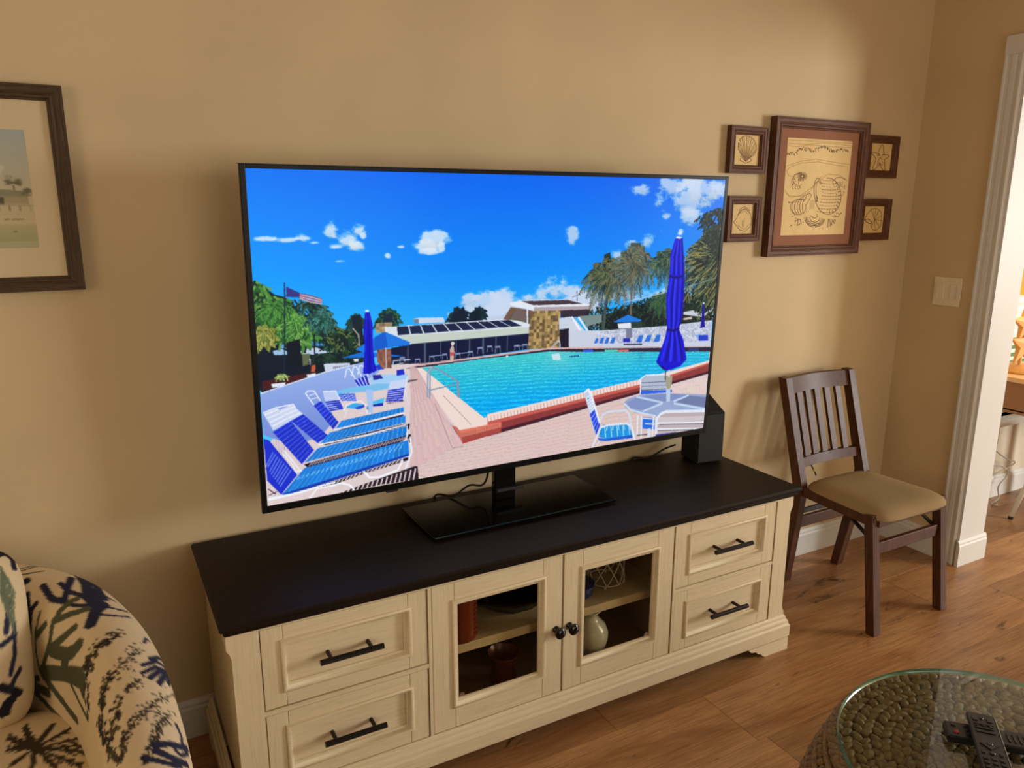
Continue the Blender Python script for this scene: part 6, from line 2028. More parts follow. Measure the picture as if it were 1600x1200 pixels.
('l',(90,80,58),6.4,[(623,329),(621,330),(620,331)]),
('l',(90,80,58),10.0,[(535,337),(533,338),(531,339)]),
('l',(90,80,58),10.7,[(489,363),(488,364),(486,365)]),
('l',(90,80,58),10.0,[(554,335),(552,336),(550,337)]),
('l',(36,34,44),7.5,[(543,336),(541,337),(539,338)]),
('l',(90,80,58),8.6,[(525,342),(524,343),(522,344)]),
('l',(36,34,44),8.0,[(488,364),(486,364),(485,365)]),
('l',(36,34,44),7.5,[(499,351),(497,352),(495,353)]),
('l',(90,80,58),7.4,[(623,331),(621,332),(619,332)]),
('l',(90,80,58),9.9,[(512,347),(510,347),(508,348)]),
('l',(90,80,58),7.1,[(492,367),(491,368),(490,368)]),
('l',(36,34,44),12.5,[(549,331),(547,332),(544,333)]),
('l',(62,52,38),3.0,[(645,317),(632,318),(619,319),(605,321),(591,323),(576,325),(560,330),(545,335),(530,341),(516,346),(502,350),(489,355)]),
('l',(90,80,58),12.5,[(646,310),(644,312),(642,313)]),
('l',(62,52,38),7.5,[(624,325),(622,326),(620,327)]),
('l',(90,80,58),12.5,[(519,344),(517,345),(515,346)]),
('l',(90,80,58),10.0,[(636,319),(634,320),(632,321)]),
('l',(62,52,38),10.0,[(555,335),(553,336),(551,337)]),
('l',(36,34,44),6.4,[(517,351),(516,352),(514,353)]),
('l',(90,80,58),12.5,[(615,318),(613,320),(610,321)]),
('l',(90,80,58),10.0,[(621,322),(619,323),(617,324)]),
('l',(90,80,58),8.6,[(503,353),(502,354),(500,355)]),
('l',(36,34,44),10.0,[(578,327),(576,328),(574,329)]),
('l',(62,52,38),12.4,[(621,327),(619,328),(617,328)]),
('l',(36,34,44),12.5,[(611,315),(609,316),(607,317)]),
('l',(62,52,38),12.5,[(573,329),(571,330),(569,331)]),
('l',(62,52,38),7.5,[(600,321),(597,322),(595,323)]),
('l',(90,80,58),6.0,[(526,346),(524,346),(523,347)]),
('l',(36,34,44),10.0,[(604,322),(602,323),(600,324)]),
('l',(62,52,38),7.5,[(586,319),(584,320),(582,321)]),
('l',(90,80,58),12.5,[(517,347),(515,348),(513,349)]),
('l',(36,34,44),7.5,[(583,315),(581,317),(578,318)]),
('l',(62,52,38),12.5,[(634,318),(632,319),(630,320)]),
('l',(90,80,58),6.4,[(535,343),(533,344),(532,345)]),
('l',(36,34,44),10.0,[(594,320),(592,321),(590,322)]),
('l',(62,52,38),12.5,[(582,320),(580,321),(578,322)]),
('l',(62,52,38),12.5,[(613,322),(611,323),(609,324)]),
('l',(90,80,58),10.0,[(623,319),(621,320),(619,321)]),
('l',(36,34,44),10.0,[(617,323),(615,324),(613,325)]),
('l',(90,80,58),12.5,[(625,318),(623,319),(621,320)]),
('l',(90,80,58),7.5,[(589,327),(587,328),(585,329)]),
('l',(62,52,38),7.5,[(574,319),(572,320),(569,321)]),
('l',(36,34,44),10.0,[(625,315),(622,316),(620,317)]),
('l',(62,52,38),8.6,[(537,336),(536,337),(534,338)]),
('l',(36,34,44),10.0,[(575,325),(573,326),(571,327)]),
('l',(90,80,58),8.6,[(542,332),(540,333),(539,334)]),
('l',(62,52,38),12.5,[(638,323),(636,324),(634,325)]),
('l',(62,52,38),10.0,[(585,316),(582,318),(580,319)]),
('l',(62,52,38),10.0,[(589,320),(587,321),(585,322)]),
('l',(62,52,38),3,[(435,416),(442,420),(450,423),(459,427),(467,431),(474,436),(482,441),(491,446)]),
('l',(36,34,44),7.1,[(491,435),(490,435),(489,436)]),
('l',(62,52,38),5.7,[(473,426),(472,427),(471,427)]),
('l',(36,34,44),6.3,[(453,423),(453,423),(452,424)]),
('l',(36,34,44),7.1,[(454,422),(453,423),(452,423)]),
('l',(62,52,38),7.1,[(456,418),(455,418),(454,419)]),
('l',(36,34,44),4.2,[(449,421),(448,421),(447,422)]),
('l',(62,52,38),4.2,[(477,424),(476,424),(475,425)]),
('l',(36,34,44),7.1,[(445,422),(444,422),(443,423)]),
('l',(90,80,58),5.7,[(457,438),(456,438),(455,439)]),
('l',(90,80,58),6.6,[(474,440),(473,441),(472,442)]),
('l',(62,52,38),5.0,[(440,418),(440,418),(439,419)]),
('l',(36,34,44),6.6,[(470,423),(469,424),(468,425)]),
('l',(36,34,44),7.1,[(485,451),(484,451),(483,452)]),
('l',(62,52,38),4.2,[(479,439),(478,440),(477,440)]),
('l',(90,80,58),6.3,[(476,440),(476,441),(475,441)]),
('l',(62,52,38),5.0,[(454,434),(453,434),(453,435)]),
('l',(62,52,38),7.1,[(512,443),(511,443),(510,444)]),
('l',(62,52,38),4.2,[(446,425),(445,426),(444,426)]),
('l',(62,52,38),4.2,[(455,424),(454,425),(453,425)]),
('l',(90,80,58),7.1,[(451,424),(450,424),(449,425)]),
('l',(62,52,38),4.2,[(440,410),(439,411),(438,411)]),
('l',(36,34,44),5.7,[(447,420),(446,421),(445,421)]),
('l',(36,34,44),4.2,[(447,427),(446,427),(445,428)]),
('l',(36,34,44),7.1,[(478,435),(477,435),(476,436)]),
('l',(36,34,44),7.1,[(470,430),(469,430),(468,431)]),
('l',(90,80,58),5.7,[(448,423),(447,424),(446,424)]),
('l',(36,34,44),5.7,[(482,435),(482,436),(481,437)]),
('l',(90,80,58),6.3,[(458,427),(457,427),(457,428)]),
('l',(90,80,58),7.1,[(476,431),(475,431),(474,432)]),
('l',(36,34,44),7.1,[(458,419),(457,420),(457,421)]),
('l',(36,34,44),5.0,[(441,418),(440,419),(439,420)]),
('l',(36,34,44),5.7,[(443,423),(442,424),(441,424)]),
('l',(62,52,38),5.0,[(474,434),(474,434),(473,435)]),
('l',(36,34,44),3.8,[(478,440),(478,440),(477,441)]),
('l',(90,80,58),6.3,[(503,441),(502,442),(502,442)]),
('l',(36,34,44),5.7,[(478,436),(477,437),(476,437)]),
('l',(62,52,38),4.2,[(446,414),(445,414),(444,415)]),
('l',(90,80,58),7.1,[(438,422),(437,422),(436,423)]),
('l',(90,80,58),3.8,[(481,441),(481,442),(480,442)]),
('l',(90,80,58),4.2,[(493,450),(492,451),(491,451)]),
('l',(62,52,38),4.2,[(478,438),(477,439),(476,439)]),
('l',(62,52,38),4.2,[(475,442),(474,442),(473,443)]),
('l',(36,34,44),5.7,[(442,416),(441,416),(440,417)]),
('l',(90,80,58),7.1,[(459,417),(458,417),(457,418)]),
('l',(36,34,44),4.2,[(441,425),(440,425),(439,426)]),
('l',(62,52,38),3,[(724,257),(727,268),(729,279),(728,290),(730,297),(735,303),(741,309),(747,314),(754,319),(762,323),(770,328),(778,332),(787,336),(793,342),(799,348),(806,354),(813,360),(813,369),(814,378),(816,386),(819,395)]),
('l',(36,34,44),9.9,[(816,349),(814,350),(812,350)]),
('l',(62,52,38),8.4,[(750,318),(747,319),(745,319)]),
('l',(36,34,44),7.4,[(803,364),(801,364),(799,365)]),
('l',(36,34,44),12.4,[(790,352),(788,353),(786,353)]),
('l',(62,52,38),7.6,[(790,352),(789,352),(787,353)]),
('l',(36,34,44),7.4,[(792,346),(790,347),(788,347)]),
('l',(62,52,38),12.4,[(800,342),(798,342),(796,343)]),
('l',(90,80,58),5.7,[(770,350),(768,351),(767,351)]),
('l',(90,80,58),6.0,[(810,347),(809,348),(807,348)]),
('l',(90,80,58),7.6,[(830,377),(829,377),(827,378)]),
('l',(62,52,38),9.9,[(800,335),(798,336),(796,336)]),
('l',(62,52,38),14.0,[(739,299),(736,300),(733,302)]),
('l',(62,52,38),12.4,[(802,370),(800,371),(798,371)]),
('l',(36,34,44),9.9,[(800,353),(798,354),(796,354)]),
('l',(62,52,38),10.0,[(818,376),(817,377),(815,377)]),
('l',(36,34,44),5.3,[(812,387),(810,387),(809,387)]),
('l',(62,52,38),6.0,[(807,346),(805,346),(804,347)]),
('l',(36,34,44),8.4,[(756,289),(752,290),(749,292)]),
('l',(36,34,44),11.2,[(734,261),(730,263),(727,265)]),
('l',(36,34,44),8.4,[(735,250),(732,252),(729,255)]),
('l',(36,34,44),9.9,[(807,348),(805,349),(803,349)]),
('l',(62,52,38),9.9,[(797,336),(795,336),(793,337)]),
('l',(90,80,58),14.0,[(731,266),(728,268),(724,271)]),
('l',(90,80,58),6.4,[(774,345),(772,346),(771,347)]),
('l',(62,52,38),10.0,[(812,390),(811,391),(809,391)]),
('l',(62,52,38),9.9,[(811,333),(809,334),(807,334)]),
('l',(36,34,44),7.4,[(805,351),(803,352),(801,352)]),
('l',(36,34,44),14.0,[(737,270),(733,272),(730,274)]),
('l',(36,34,44),7.4,[(802,337),(800,338),(798,338)]),
('l',(62,52,38),7.9,[(780,335),(778,336),(776,337)]),
('l',(90,80,58),7.4,[(829,363),(827,364),(825,364)]),
('l',(36,34,44),8.0,[(818,385),(817,386),(815,386)]),
('l',(90,80,58),9.9,[(796,351),(794,351),(792,352)]),
('l',(90,80,58),7.0,[(820,350),(818,350),(816,350)]),
('l',(36,34,44),7.0,[(818,380),(816,380),(814,380)]),
('l',(36,34,44),12.4,[(811,344),(809,345),(807,345)]),
('l',(62,52,38),8.4,[(738,311),(735,312),(733,313)]),
('l',(36,34,44),9.9,[(801,346),(799,346),(797,347)]),
('l',(90,80,58),9.9,[(807,344),(805,345),(803,345)]),
('l',(36,34,44),9.9,[(786,344),(784,344),(782,345)]),
('l',(90,80,58),7.9,[(753,329),(751,330),(749,331)]),
('l',(62,52,38),7.4,[(789,346),(787,347),(785,347)]),
('l',(62,52,38),11.2,[(770,311),(768,312),(765,313)]),
('l',(36,34,44),14.0,[(754,285),(751,286),(747,288)]),
('l',(62,52,38),7.4,[(816,354),(814,354),(812,355)]),
('l',(36,34,44),7.4,[(806,346),(804,347),(802,347)]),
('l',(62,52,38),12.4,[(806,373),(804,374),(802,374)]),
('l',(62,52,38),7.4,[(793,340),(791,341),(789,341)]),
('l',(90,80,58),8.8,[(805,358),(803,358),(802,358)]),
('l',(90,80,58),11.2,[(721,302),(718,303),(715,305)]),
('l',(36,34,44),7.4,[(785,352),(783,352),(781,353)]),
('l',(62,52,38),6.0,[(836,387),(835,388),(833,388)]),
('l',(36,34,44),7.4,[(788,340),(786,341),(784,341)]),
('l',(62,52,38),7.0,[(803,352),(801,352),(799,352)]),
('l',(90,80,58),11.2,[(736,264),(733,267),(730,269)]),
('l',(90,80,58),9.9,[(778,355),(776,356),(774,356)]),
('l',(62,52,38),12.4,[(802,350),(800,351),(798,351)]),
('l',(90,80,58),13.1,[(772,350),(770,351),(768,352)]),
('l',(90,80,58),14.0,[(736,312),(733,313),(731,314)]),
('l',(90,80,58),7.4,[(812,351),(810,352),(808,352)]),
('l',(36,34,44),11.2,[(727,295),(724,297),(721,298)]),
('l',(36,34,44),9.9,[(785,332),(783,333),(781,333)]),
('l',(62,52,38),9.9,[(754,323),(752,323),(750,324)]),
('l',(62,52,38),7.6,[(809,354),(807,355),(806,355)]),
('l',(90,80,58),5.7,[(821,398),(820,398),(818,399)]),
('l',(62,52,38),7.0,[(811,362),(809,362),(807,362)]),
('l',(90,80,58),9.9,[(790,352),(788,352),(786,353)]),
('l',(62,52,38),8.8,[(818,377),(816,377),(815,377)]),
('l',(36,34,44),13.1,[(780,331),(778,332),(776,333)]),
('l',(90,80,58),12.4,[(770,351),(768,351),(766,352)]),
('l',(90,80,58),12.4,[(793,369),(791,370),(789,370)]),
('l',(62,52,38),5.7,[(830,378),(828,379),(827,379)]),
('l',(36,34,44),14.0,[(719,294),(716,296),(713,297)]),
('l',(62,52,38),7.4,[(802,333),(800,333),(798,334)]),
('l',(36,34,44),14.0,[(767,294),(764,295),(761,296)]),
('l',(42,44,66),11.6,[(731,482),(741,498),(760,521),(779,549),(770,553),(756,553),(747,553),(738,557),(724,557)]),
('l',(42,44,66),11.1,[(704,456),(709,469),(719,484),(733,502),(735,514),(745,534),(756,553),(747,553)]),
('l',(42,44,66),10.8,[(678,450),(683,460),(690,470),(699,482),(711,495),(713,508),(721,525),(743,553),(738,557)]),
('l',(42,44,66),14.0,[(662,465),(673,476),(686,489),(704,505),(711,521),(738,553),(733,557)]),
('l',(42,44,66),15.0,[(651,486),(674,502),(707,525),(738,557),(733,557)]),
('l',(42,44,66),15.0,[(675,523),(715,549),(733,557),(738,557),(738,557)]),
('l',(42,44,66),15.4,[(475,441),(474,450),(475,459),(477,469),(480,480),(480,491),(483,504),(489,519),(505,543)]),
('l',(42,44,66),10.8,[(546,508),(537,512),(529,516),(521,520),(505,518),(490,516)]),
('l',(42,44,66),3.8,[(610,561),(597,561),(583,561),(574,561)]),
('l',(42,44,66),16.7,[(465,439),(459,447),(454,456),(449,465),(446,474),(443,484),(443,495),(444,507),(449,523)]),
('l',(42,44,66),12.5,[(455,413),(449,422),(443,431),(439,440),(435,449),(432,458),(430,466),(429,476),(429,486),(431,498)]),
('l',(42,44,66),9.9,[(469,488),(464,496),(460,504),(471,518),(488,537)]),
('l',(42,44,66),8.6,[(789,486),(801,494),(816,503),(813,507),(810,511)])]
FABS=[('l',(62,52,38),7.0,[(602,610),(608,606),(614,602),(621,599),(628,596),(635,594),(642,592),(650,590),(658,588),(667,585),(675,583),(685,581),(694,579),(704,578),(715,578),(726,577),(739,578)]),
('l',(62,52,38),5.1,[(651,585),(660,586),(669,588),(679,590)]),
('l',(62,52,38),5.1,[(651,585),(659,580),(667,575),(675,570)]),
('l',(62,52,38),5.1,[(679,579),(689,581),(699,584),(711,588)]),
('l',(62,52,38),5.1,[(679,579),(687,575),(696,571),(706,567)]),
('l',(62,52,38),6.6,[(710,576),(723,580),(736,585),(751,592)]),
('l',(62,52,38),5.7,[(710,576),(721,573),(732,571),(744,570)]),
('l',(62,52,38),7.0,[(602,610),(608,608),(614,606),(621,605),(628,603),(636,602),(643,602),(651,601),(659,601),(668,600),(677,599),(686,598),(696,598),(706,599),(717,599),(729,601),(742,604)]),
('l',(62,52,38),5.1,[(652,596),(661,599),(671,603),(681,606)]),
('l',(62,52,38),5.1,[(652,596),(660,592),(667,588),(676,585)]),
('l',(62,52,38),5.3,[(680,595),(690,599),(701,604),(713,609)]),
('l',(62,52,38),5.1,[(680,595),(689,592),(698,589),(707,586)]),
('l',(62,52,38),7.2,[(712,597),(725,603),(739,610),(755,620)]),
('l',(62,52,38),5.9,[(712,597),(723,596),(734,595),(747,595)]),
('l',(62,52,38),7.0,[(602,610),(608,611),(614,612),(620,613),(627,614),(634,615),(641,617),(648,619),(656,619),(665,620),(675,621),(684,622),(695,625),(706,627)]),
('l',(62,52,38),5.1,[(642,612),(649,617),(657,622),(665,627)]),
('l',(62,52,38),5.1,[(642,612),(650,607),(658,603)]),
('l',(62,52,38),5.2,[(663,615),(671,621),(680,627),(689,633)]),
('l',(62,52,38),5.1,[(663,615),(671,611),(681,608)]),
('l',(62,52,38),6.2,[(686,621),(695,627),(705,635),(716,643)]),
('l',(62,52,38),5.1,[(686,621),(696,618),(707,616)]),
('l',(62,52,38),7.0,[(602,610),(608,615),(615,621),(621,627),(628,633),(636,640),(644,645),(653,650),(662,657),(672,663)]),
('l',(62,52,38),5.7,[(631,630),(640,641),(649,653)]),
('l',(62,52,38),5.1,[(631,630),(635,628),(639,625)]),
('l',(62,52,38),6.2,[(645,641),(654,653),(665,666)]),
('l',(62,52,38),5.1,[(645,641),(649,639),(653,636)]),
('l',(62,52,38),6.9,[(660,653),(670,666),(682,681)]),
('l',(62,52,38),5.1,[(660,653),(664,651),(669,648)]),
('l',(62,52,38),10.7,[(602,610),(609,625),(616,641),(625,659),(633,672),(641,688),(650,705)]),
('l',(62,52,38),8.5,[(620,645),(628,661),(636,678)]),
('l',(62,52,38),5.1,[(620,645),(622,645),(623,645)]),
('l',(62,52,38),9.7,[(630,664),(639,682),(648,702)]),
('l',(62,52,38),5.1,[(630,664),(631,664),(633,664)]),
('l',(62,52,38),10.1,[(641,685),(651,706),(662,731)]),
('l',(62,52,38),5.1,[(641,685),(642,685),(643,685)]),
('l',(62,52,38),13.6,[(602,610),(603,630),(607,654),(612,684),(597,700),(582,717)]),
('l',(62,52,38),10.1,[(608,665),(615,686),(610,701)]),
('l',(62,52,38),9.0,[(608,665),(612,676),(608,678)]),
('l',(62,52,38),7.0,[(611,697),(600,702),(595,714)]),
('l',(62,52,38),10.1,[(611,697),(600,691),(594,691)]),
('l',(62,52,38),8.4,[(591,704),(587,717),(583,733)]),
('l',(62,52,38),5.6,[(591,704),(586,704),(581,705)]),
('l',(62,52,38),10.4,[(602,610),(599,626),(597,645),(599,672),(582,673),(567,676),(554,681)]),
('l',(62,52,38),10.1,[(595,653),(599,674),(590,679)]),
('l',(62,52,38),5.1,[(595,653),(595,661),(588,656)]),
('l',(62,52,38),7.2,[(586,671),(577,677),(571,685)]),
('l',(62,52,38),5.8,[(586,671),(576,667),(567,665)]),
('l',(62,52,38),7.6,[(566,675),(560,684),(555,694)]),
('l',(62,52,38),5.1,[(566,675),(558,673),(551,671)]),
('l',(62,52,38),7.0,[(602,610),(596,617),(591,625),(587,636),(583,643),(580,651),(571,653)]),
('l',(62,52,38),10.1,[(587,626),(588,636),(596,656)]),
('l',(62,52,38),5.1,[(587,626),(582,624),(576,625)]),
('l',(62,52,38),10.1,[(582,636),(584,648),(585,661)]),
('l',(62,52,38),5.1,[(582,636),(583,641),(572,633)]),
('l',(62,52,38),7.3,[(579,649),(572,653),(566,657)]),
('l',(62,52,38),5.1,[(579,649),(572,646),(566,643)]),
('l',(62,52,38),7.0,[(602,610),(596,607),(590,604),(584,600),(578,594),(571,587),(565,580)]),
('l',(62,52,38),7.0,[(585,596),(585,599),(584,602)]),
('l',(62,52,38),5.1,[(585,596),(579,589),(574,582)]),
('l',(62,52,38),7.0,[(578,590),(577,593),(577,596)]),
('l',(62,52,38),5.1,[(578,590),(572,583),(567,577)]),
('l',(62,52,38),6.8,[(570,585),(570,587),(570,591)]),
('l',(62,52,38),5.1,[(570,585),(565,578),(560,572)]),
('l',(62,52,38),8.8,[(602,610),(599,598),(597,586),(595,570),(593,556)]),
('l',(62,52,38),5.1,[(597,584),(599,584),(600,585)]),
('l',(62,52,38),5.7,[(597,584),(595,575),(592,567)]),
('l',(62,52,38),5.1,[(595,573),(597,574),(599,574)]),
('l',(62,52,38),5.3,[(595,573),(593,565),(591,557)]),
('l',(62,52,38),5.1,[(594,563),(596,564),(598,565)]),
('l',(62,52,38),5.1,[(594,563),(592,555),(590,548)]),
('l',(62,52,38),7.2,[(602,610),(606,598),(611,588),(616,578),(622,566),(628,555),(635,545)]),
('l',(62,52,38),5.1,[(614,576),(619,576),(625,576)]),
('l',(62,52,38),5.6,[(614,576),(616,567),(618,558)]),
('l',(62,52,38),5.1,[(621,564),(627,564),(632,564)]),
('l',(62,52,38),5.4,[(621,564),(624,555),(626,547)]),
('l',(62,52,38),5.1,[(629,553),(635,553),(640,553)]),
('l',(62,52,38),5.4,[(629,553),(631,544),(634,536)]),
('l',(62,52,38),7.0,[(602,610),(607,602),(612,596),(618,589),(624,584),(631,579),(638,574),(645,567),(652,562),(660,556),(668,551),(676,546),(684,541)]),
('l',(62,52,38),5.1,[(633,572),(642,572),(652,571)]),
('l',(62,52,38),5.1,[(633,572),(640,562),(647,553)]),
('l',(62,52,38),5.1,[(651,560),(660,560),(671,560)]),
('l',(62,52,38),5.1,[(651,560),(658,551),(666,542)]),
('l',(62,52,38),5.1,[(669,549),(680,549),(691,550)]),
('l',(62,52,38),5.1,[(669,549),(677,540),(686,533)])]
FABB=[('l',(36,34,44),20.7,[(455,186),(463,181),(472,175),(482,170),(494,162),(506,154)]),
('l',(42,44,66),12.1,[(476,164),(478,173),(481,181),(485,189),(489,196),(495,203),(501,209),(507,215)]),
('l',(42,44,66),11.2,[(478,206),(481,214),(484,223),(487,231),(491,238),(494,246),(495,254),(496,262),(497,270),(498,278),(499,286),(500,294),(501,302),(502,310)]),
('l',(42,44,66),10.3,[(460,269),(467,272),(475,275),(483,278),(493,282),(505,285)]),
('l',(42,44,66),14.0,[(477,291),(480,300),(482,309),(485,319),(487,327),(488,335),(490,343),(493,351),(495,360)]),
('l',(36,34,44),25.8,[(486,77),(481,99),(479,116),(479,129),(479,141),(485,144),(492,146)]),
('l',(108,116,92),5.5,[(507,470),(504,448),(504,430),(505,415),(506,403),(508,391),(511,381),(515,370)]),
('l',(108,116,92),5.0,[(501,454),(499,434),(499,417),(501,402),(503,390),(505,379),(508,369),(512,359)]),
('l',(108,116,92),4.8,[(495,441),(494,426),(494,413),(496,401),(497,390),(500,378),(503,368),(506,357),(510,347)]),
('l',(108,116,92),4.5,[(491,429),(490,414),(491,401),(492,389),(495,378),(497,367),(501,357),(504,346),(508,336)]),
('l',(108,116,92),4.3,[(487,418),(487,403),(488,391),(490,379),(492,368),(495,357),(499,346),(502,336),(506,326)]),
('l',(108,116,92),4.2,[(484,408),(484,396),(485,386),(486,376),(488,366),(490,357),(493,349),(496,340),(499,332),(502,323),(505,315)]),
('l',(108,116,92),4.2,[(481,398),(481,387),(483,376),(484,366),(486,357),(489,347),(491,339),(494,330),(497,322),(500,313),(503,305)]),
('l',(108,116,92),4.2,[(478,389),(479,378),(481,367),(483,357),(485,347),(487,338),(490,329),(493,320),(496,312),(499,304),(502,295)]),
('l',(108,116,92),4.2,[(476,381),(478,369),(479,358),(481,348),(483,338),(486,328),(489,320),(491,311),(494,302),(497,294),(500,286)]),
('l',(36,34,44),46.6,[(513,548),(538,560),(569,541),(568,501),(569,474)]),
('l',(36,34,44),18.7,[(557,489),(544,460),(538,438)])]

# ------------------------------------------------------------------ the setting
XR, XJ, XE = 2.505, 2.672, 5.6            # right wall face, far side of that wall, side room's far wall
YB = -4.6; CEIL = 2.44; XL = -2.6
OPEN0, OPEN1, OPENZ = -.385, -2.7, 2.055  # cased opening into the side room
def struct(o): o['kind'] = 'structure'; return o
floor = struct(MB().box(XL-.15, XE+.15, YB-.15, .15, -.06, -.011).obj('floor', 'table_core'))
def plank_mesh(w, l):
    me_o = MB().box(0, l, 0, w, -.010, 0, .0012); me = bpy.data.meshes.new('plank'); me.from_pydata(me_o.v, [], me_o.f); me.materials.append(MATS['plank_wood']); return me
PW = .2325; PL = 1.52; full = plank_mesh(PW-.0008, PL-.0008); R = random.Random(3)
def add_plank(x, y, l):
    me = full
    if abs(l-PL) > .001: me = plank_mesh(PW-.0008, l-.0008)
    o = bpy.data.objects.new('plank', me); COL.objects.link(o); o.parent = floor; o.location = (x, y, 0)
row = 0; y = -.572+3*PW
while y > YB:
    y0 = y-PW
    ofs = {2: .587}.get(row, R.uniform(0, PL)); x = XL+((ofs-XL) % PL)-PL
    while x < XE:
        a, b = max(x, XL), min(x+PL, XE)
        if b-a > .02 and y0 > YB-.2 and y0 < 0: add_plank(a, y0, b-a)
        x += PL
    row += 1; y = y0
def wall(name, axis, face, thick, a0, a1, z0, z1, holes, mat, label=None):
    """Slab wall with rectangular openings. axis 'y': runs along x at y=face; axis 'x': runs along y at x=face."""
    mb = MB(); cuts = sorted({a0, a1, *[h for q in holes for h in q[:2]]})
    def put(p, q, r, s_):
        if axis == 'y': mb.box(p, q, min(face, face+thick), max(face, face+thick), r, s_)
        else: mb.box(min(face, face+thick), max(face, face+thick), p, q, r, s_)
    for p, q in zip(cuts, cuts[1:]):
        h = [k for k in holes if k[0] <= p+1e-6 and k[1] >= q-1e-6]
        if not h: put(p, q, z0, z1)
        else:
            if h[0][2] > z0: put(p, q, z0, h[0][2])
            if h[0][3] < z1: put(p, q, h[0][3], z1)
    return struct(mb.obj(name, mat))
wall('wall_back', 'y', 0, .15, XL-.15, XJ-.1, 0, CEIL, [], 'wall_paint')
wall('wall_side_room_back', 'y', 0, .15, XJ-.1, XE+.15, 0, CEIL, [(2.98, 4.5, .44, 2.05)], 'side_room_paint')
wall('wall_right', 'x', XR, XJ-XR, YB, 0, 0, CEIL, [(OPEN1, OPEN0, 0, OPENZ)], 'wall_paint')
wall('wall_left', 'x', XL, -.15, YB-.15, .15, 0, CEIL, [(-2.6, -1.2, .95, 2.1)], 'wall_paint')
wall('wall_front', 'y', YB, -.15, XL, XE+.15, 0, CEIL, [(-.3, 2.1, .05, 2.1)], 'wall_paint')
wall('wall_side_room_right', 'x', XE, .15, YB, 0, 0, CEIL, [(-4.2, -2.2, .1, 2.2)], 'side_room_paint')
struct(MB().box(XL-.15, XE+.15, YB-.15, .15, CEIL, CEIL+.1).obj('ceiling', 'ceiling_paint'))
# baseboards: stepped profile
def skirt_profile(h=.116, t=.014): return [(0, 0), (t, 0), (t, h*.78), (t*.75, h*.84), (t*.75, h*.90), (t*.35, h), (0, h)]
def skirt(name, axis, face, sgn, a, b):
    poly = [(face+sgn*d, z) for d, z in skirt_profile()]
    mb = MB()
    if axis == 'y': mb.prism([(p[0], p[1]) for p in poly], 'x', a, b)        # outline in (y, z)
    else: mb.prism([(p[0], p[1]) for p in poly], 'y', a, b)                  # outline in (x, z)
    return struct(mb.obj(name, 'white_trim'))
skirt('baseboard_back', 'y', 0, -1, XL, XR)
skirt('baseboard_right', 'x', XR, -1, -.318, -.014)
skirt('baseboard_jamb', 'y', OPEN0-.018, -1, XR-.02, XJ+.012)
skirt('baseboard_side_room', 'y', 0, -1, XJ, XE)
skirt('baseboard_left', 'x', XL, 1, YB, -.014)
# cased opening: fluted casing on the living room face, white jamb lining
def casing(name, x, sgn, y0, y1, z1):
    mb = MB(); w = y1-y0; prof = [(0, 0), (0, .012), (.06, .019), (.14, .019), (.18, .013), (.36, .013), (.40, .016), (.60, .016), (.64, .013), (.82, .013), (.86, .018), (.95, .018), (1, .01), (1, 0)]
    mb.prism([(x+sgn*h, y0+w*u) for u, h in prof], 'z', 0, z1); return struct(mb.obj(name, 'white_trim'))
casing('trim_1', XR, -1, -.392, -.318, 2.055)
casing('trim_2', XJ, 1, -.385, -.311, 2.055)
struct(MB().box(XR-.019, XR, OPEN1-.08, -.318, 2.055, 2.125, .004).obj('trim_3', 'white_trim'))
struct(MB().box(XR-.004, XJ+.004, OPEN0-.018, OPEN0, 0, OPENZ).obj('trim_4', 'white_trim'))
struct(MB().box(XR-.004, XJ+.004, OPEN1, OPEN0-.018, OPENZ-.02, OPENZ).obj('trim_5', 'white_trim'))
# side-room window with sill and frame
win = struct(MB().rectloop(2.98, 4.5, .44, 2.05, [(0, 0), (0, .05), (.05, .05), (.05, 0)], .09).obj('window_1', 'white_trim'))
MB().box(3.03, 4.45, .075, .080, .49, 2.0).obj('window_pane', 'window_glass', win)
MB().box(2.98, 4.5, .055, .085, 1.23, 1.27).obj('window_rail', 'white_trim', win)
MB().box(2.93, 4.55, -.055, .10, .405, .44, .006).obj('window_sill', 'white_trim', win)
def frame_window(name, axis, face, a0, a1, z0, z1, n):
    mb = MB()
    def put(p, q, r, s_):
        if axis == 'y': mb.box(p, q, face-.04, face+.01, r, s_)
        else: mb.box(face-.02, face+.03, p, q, r, s_)
    put(a0, a1, z0, z0+.06); put(a0, a1, z1-.06, z1)
    for k in range(n+1):
        c = a0+(a1-a0)*k/n; put(max(a0, c-.03), min(a1, c+.03), z0+.06, z1-.06)
    return struct(mb.obj(name, 'white_trim'))
frame_window('window_2', 'x', XE+.04, -4.2, -2.2, .1, 2.2, 2)
frame_window('window_3', 'y', YB-.04, -.3, 2.1, .05, 2.1, 2)
frame_window('window_4', 'x', XL-.06, -2.6, -1.2, .95, 2.1, 2)

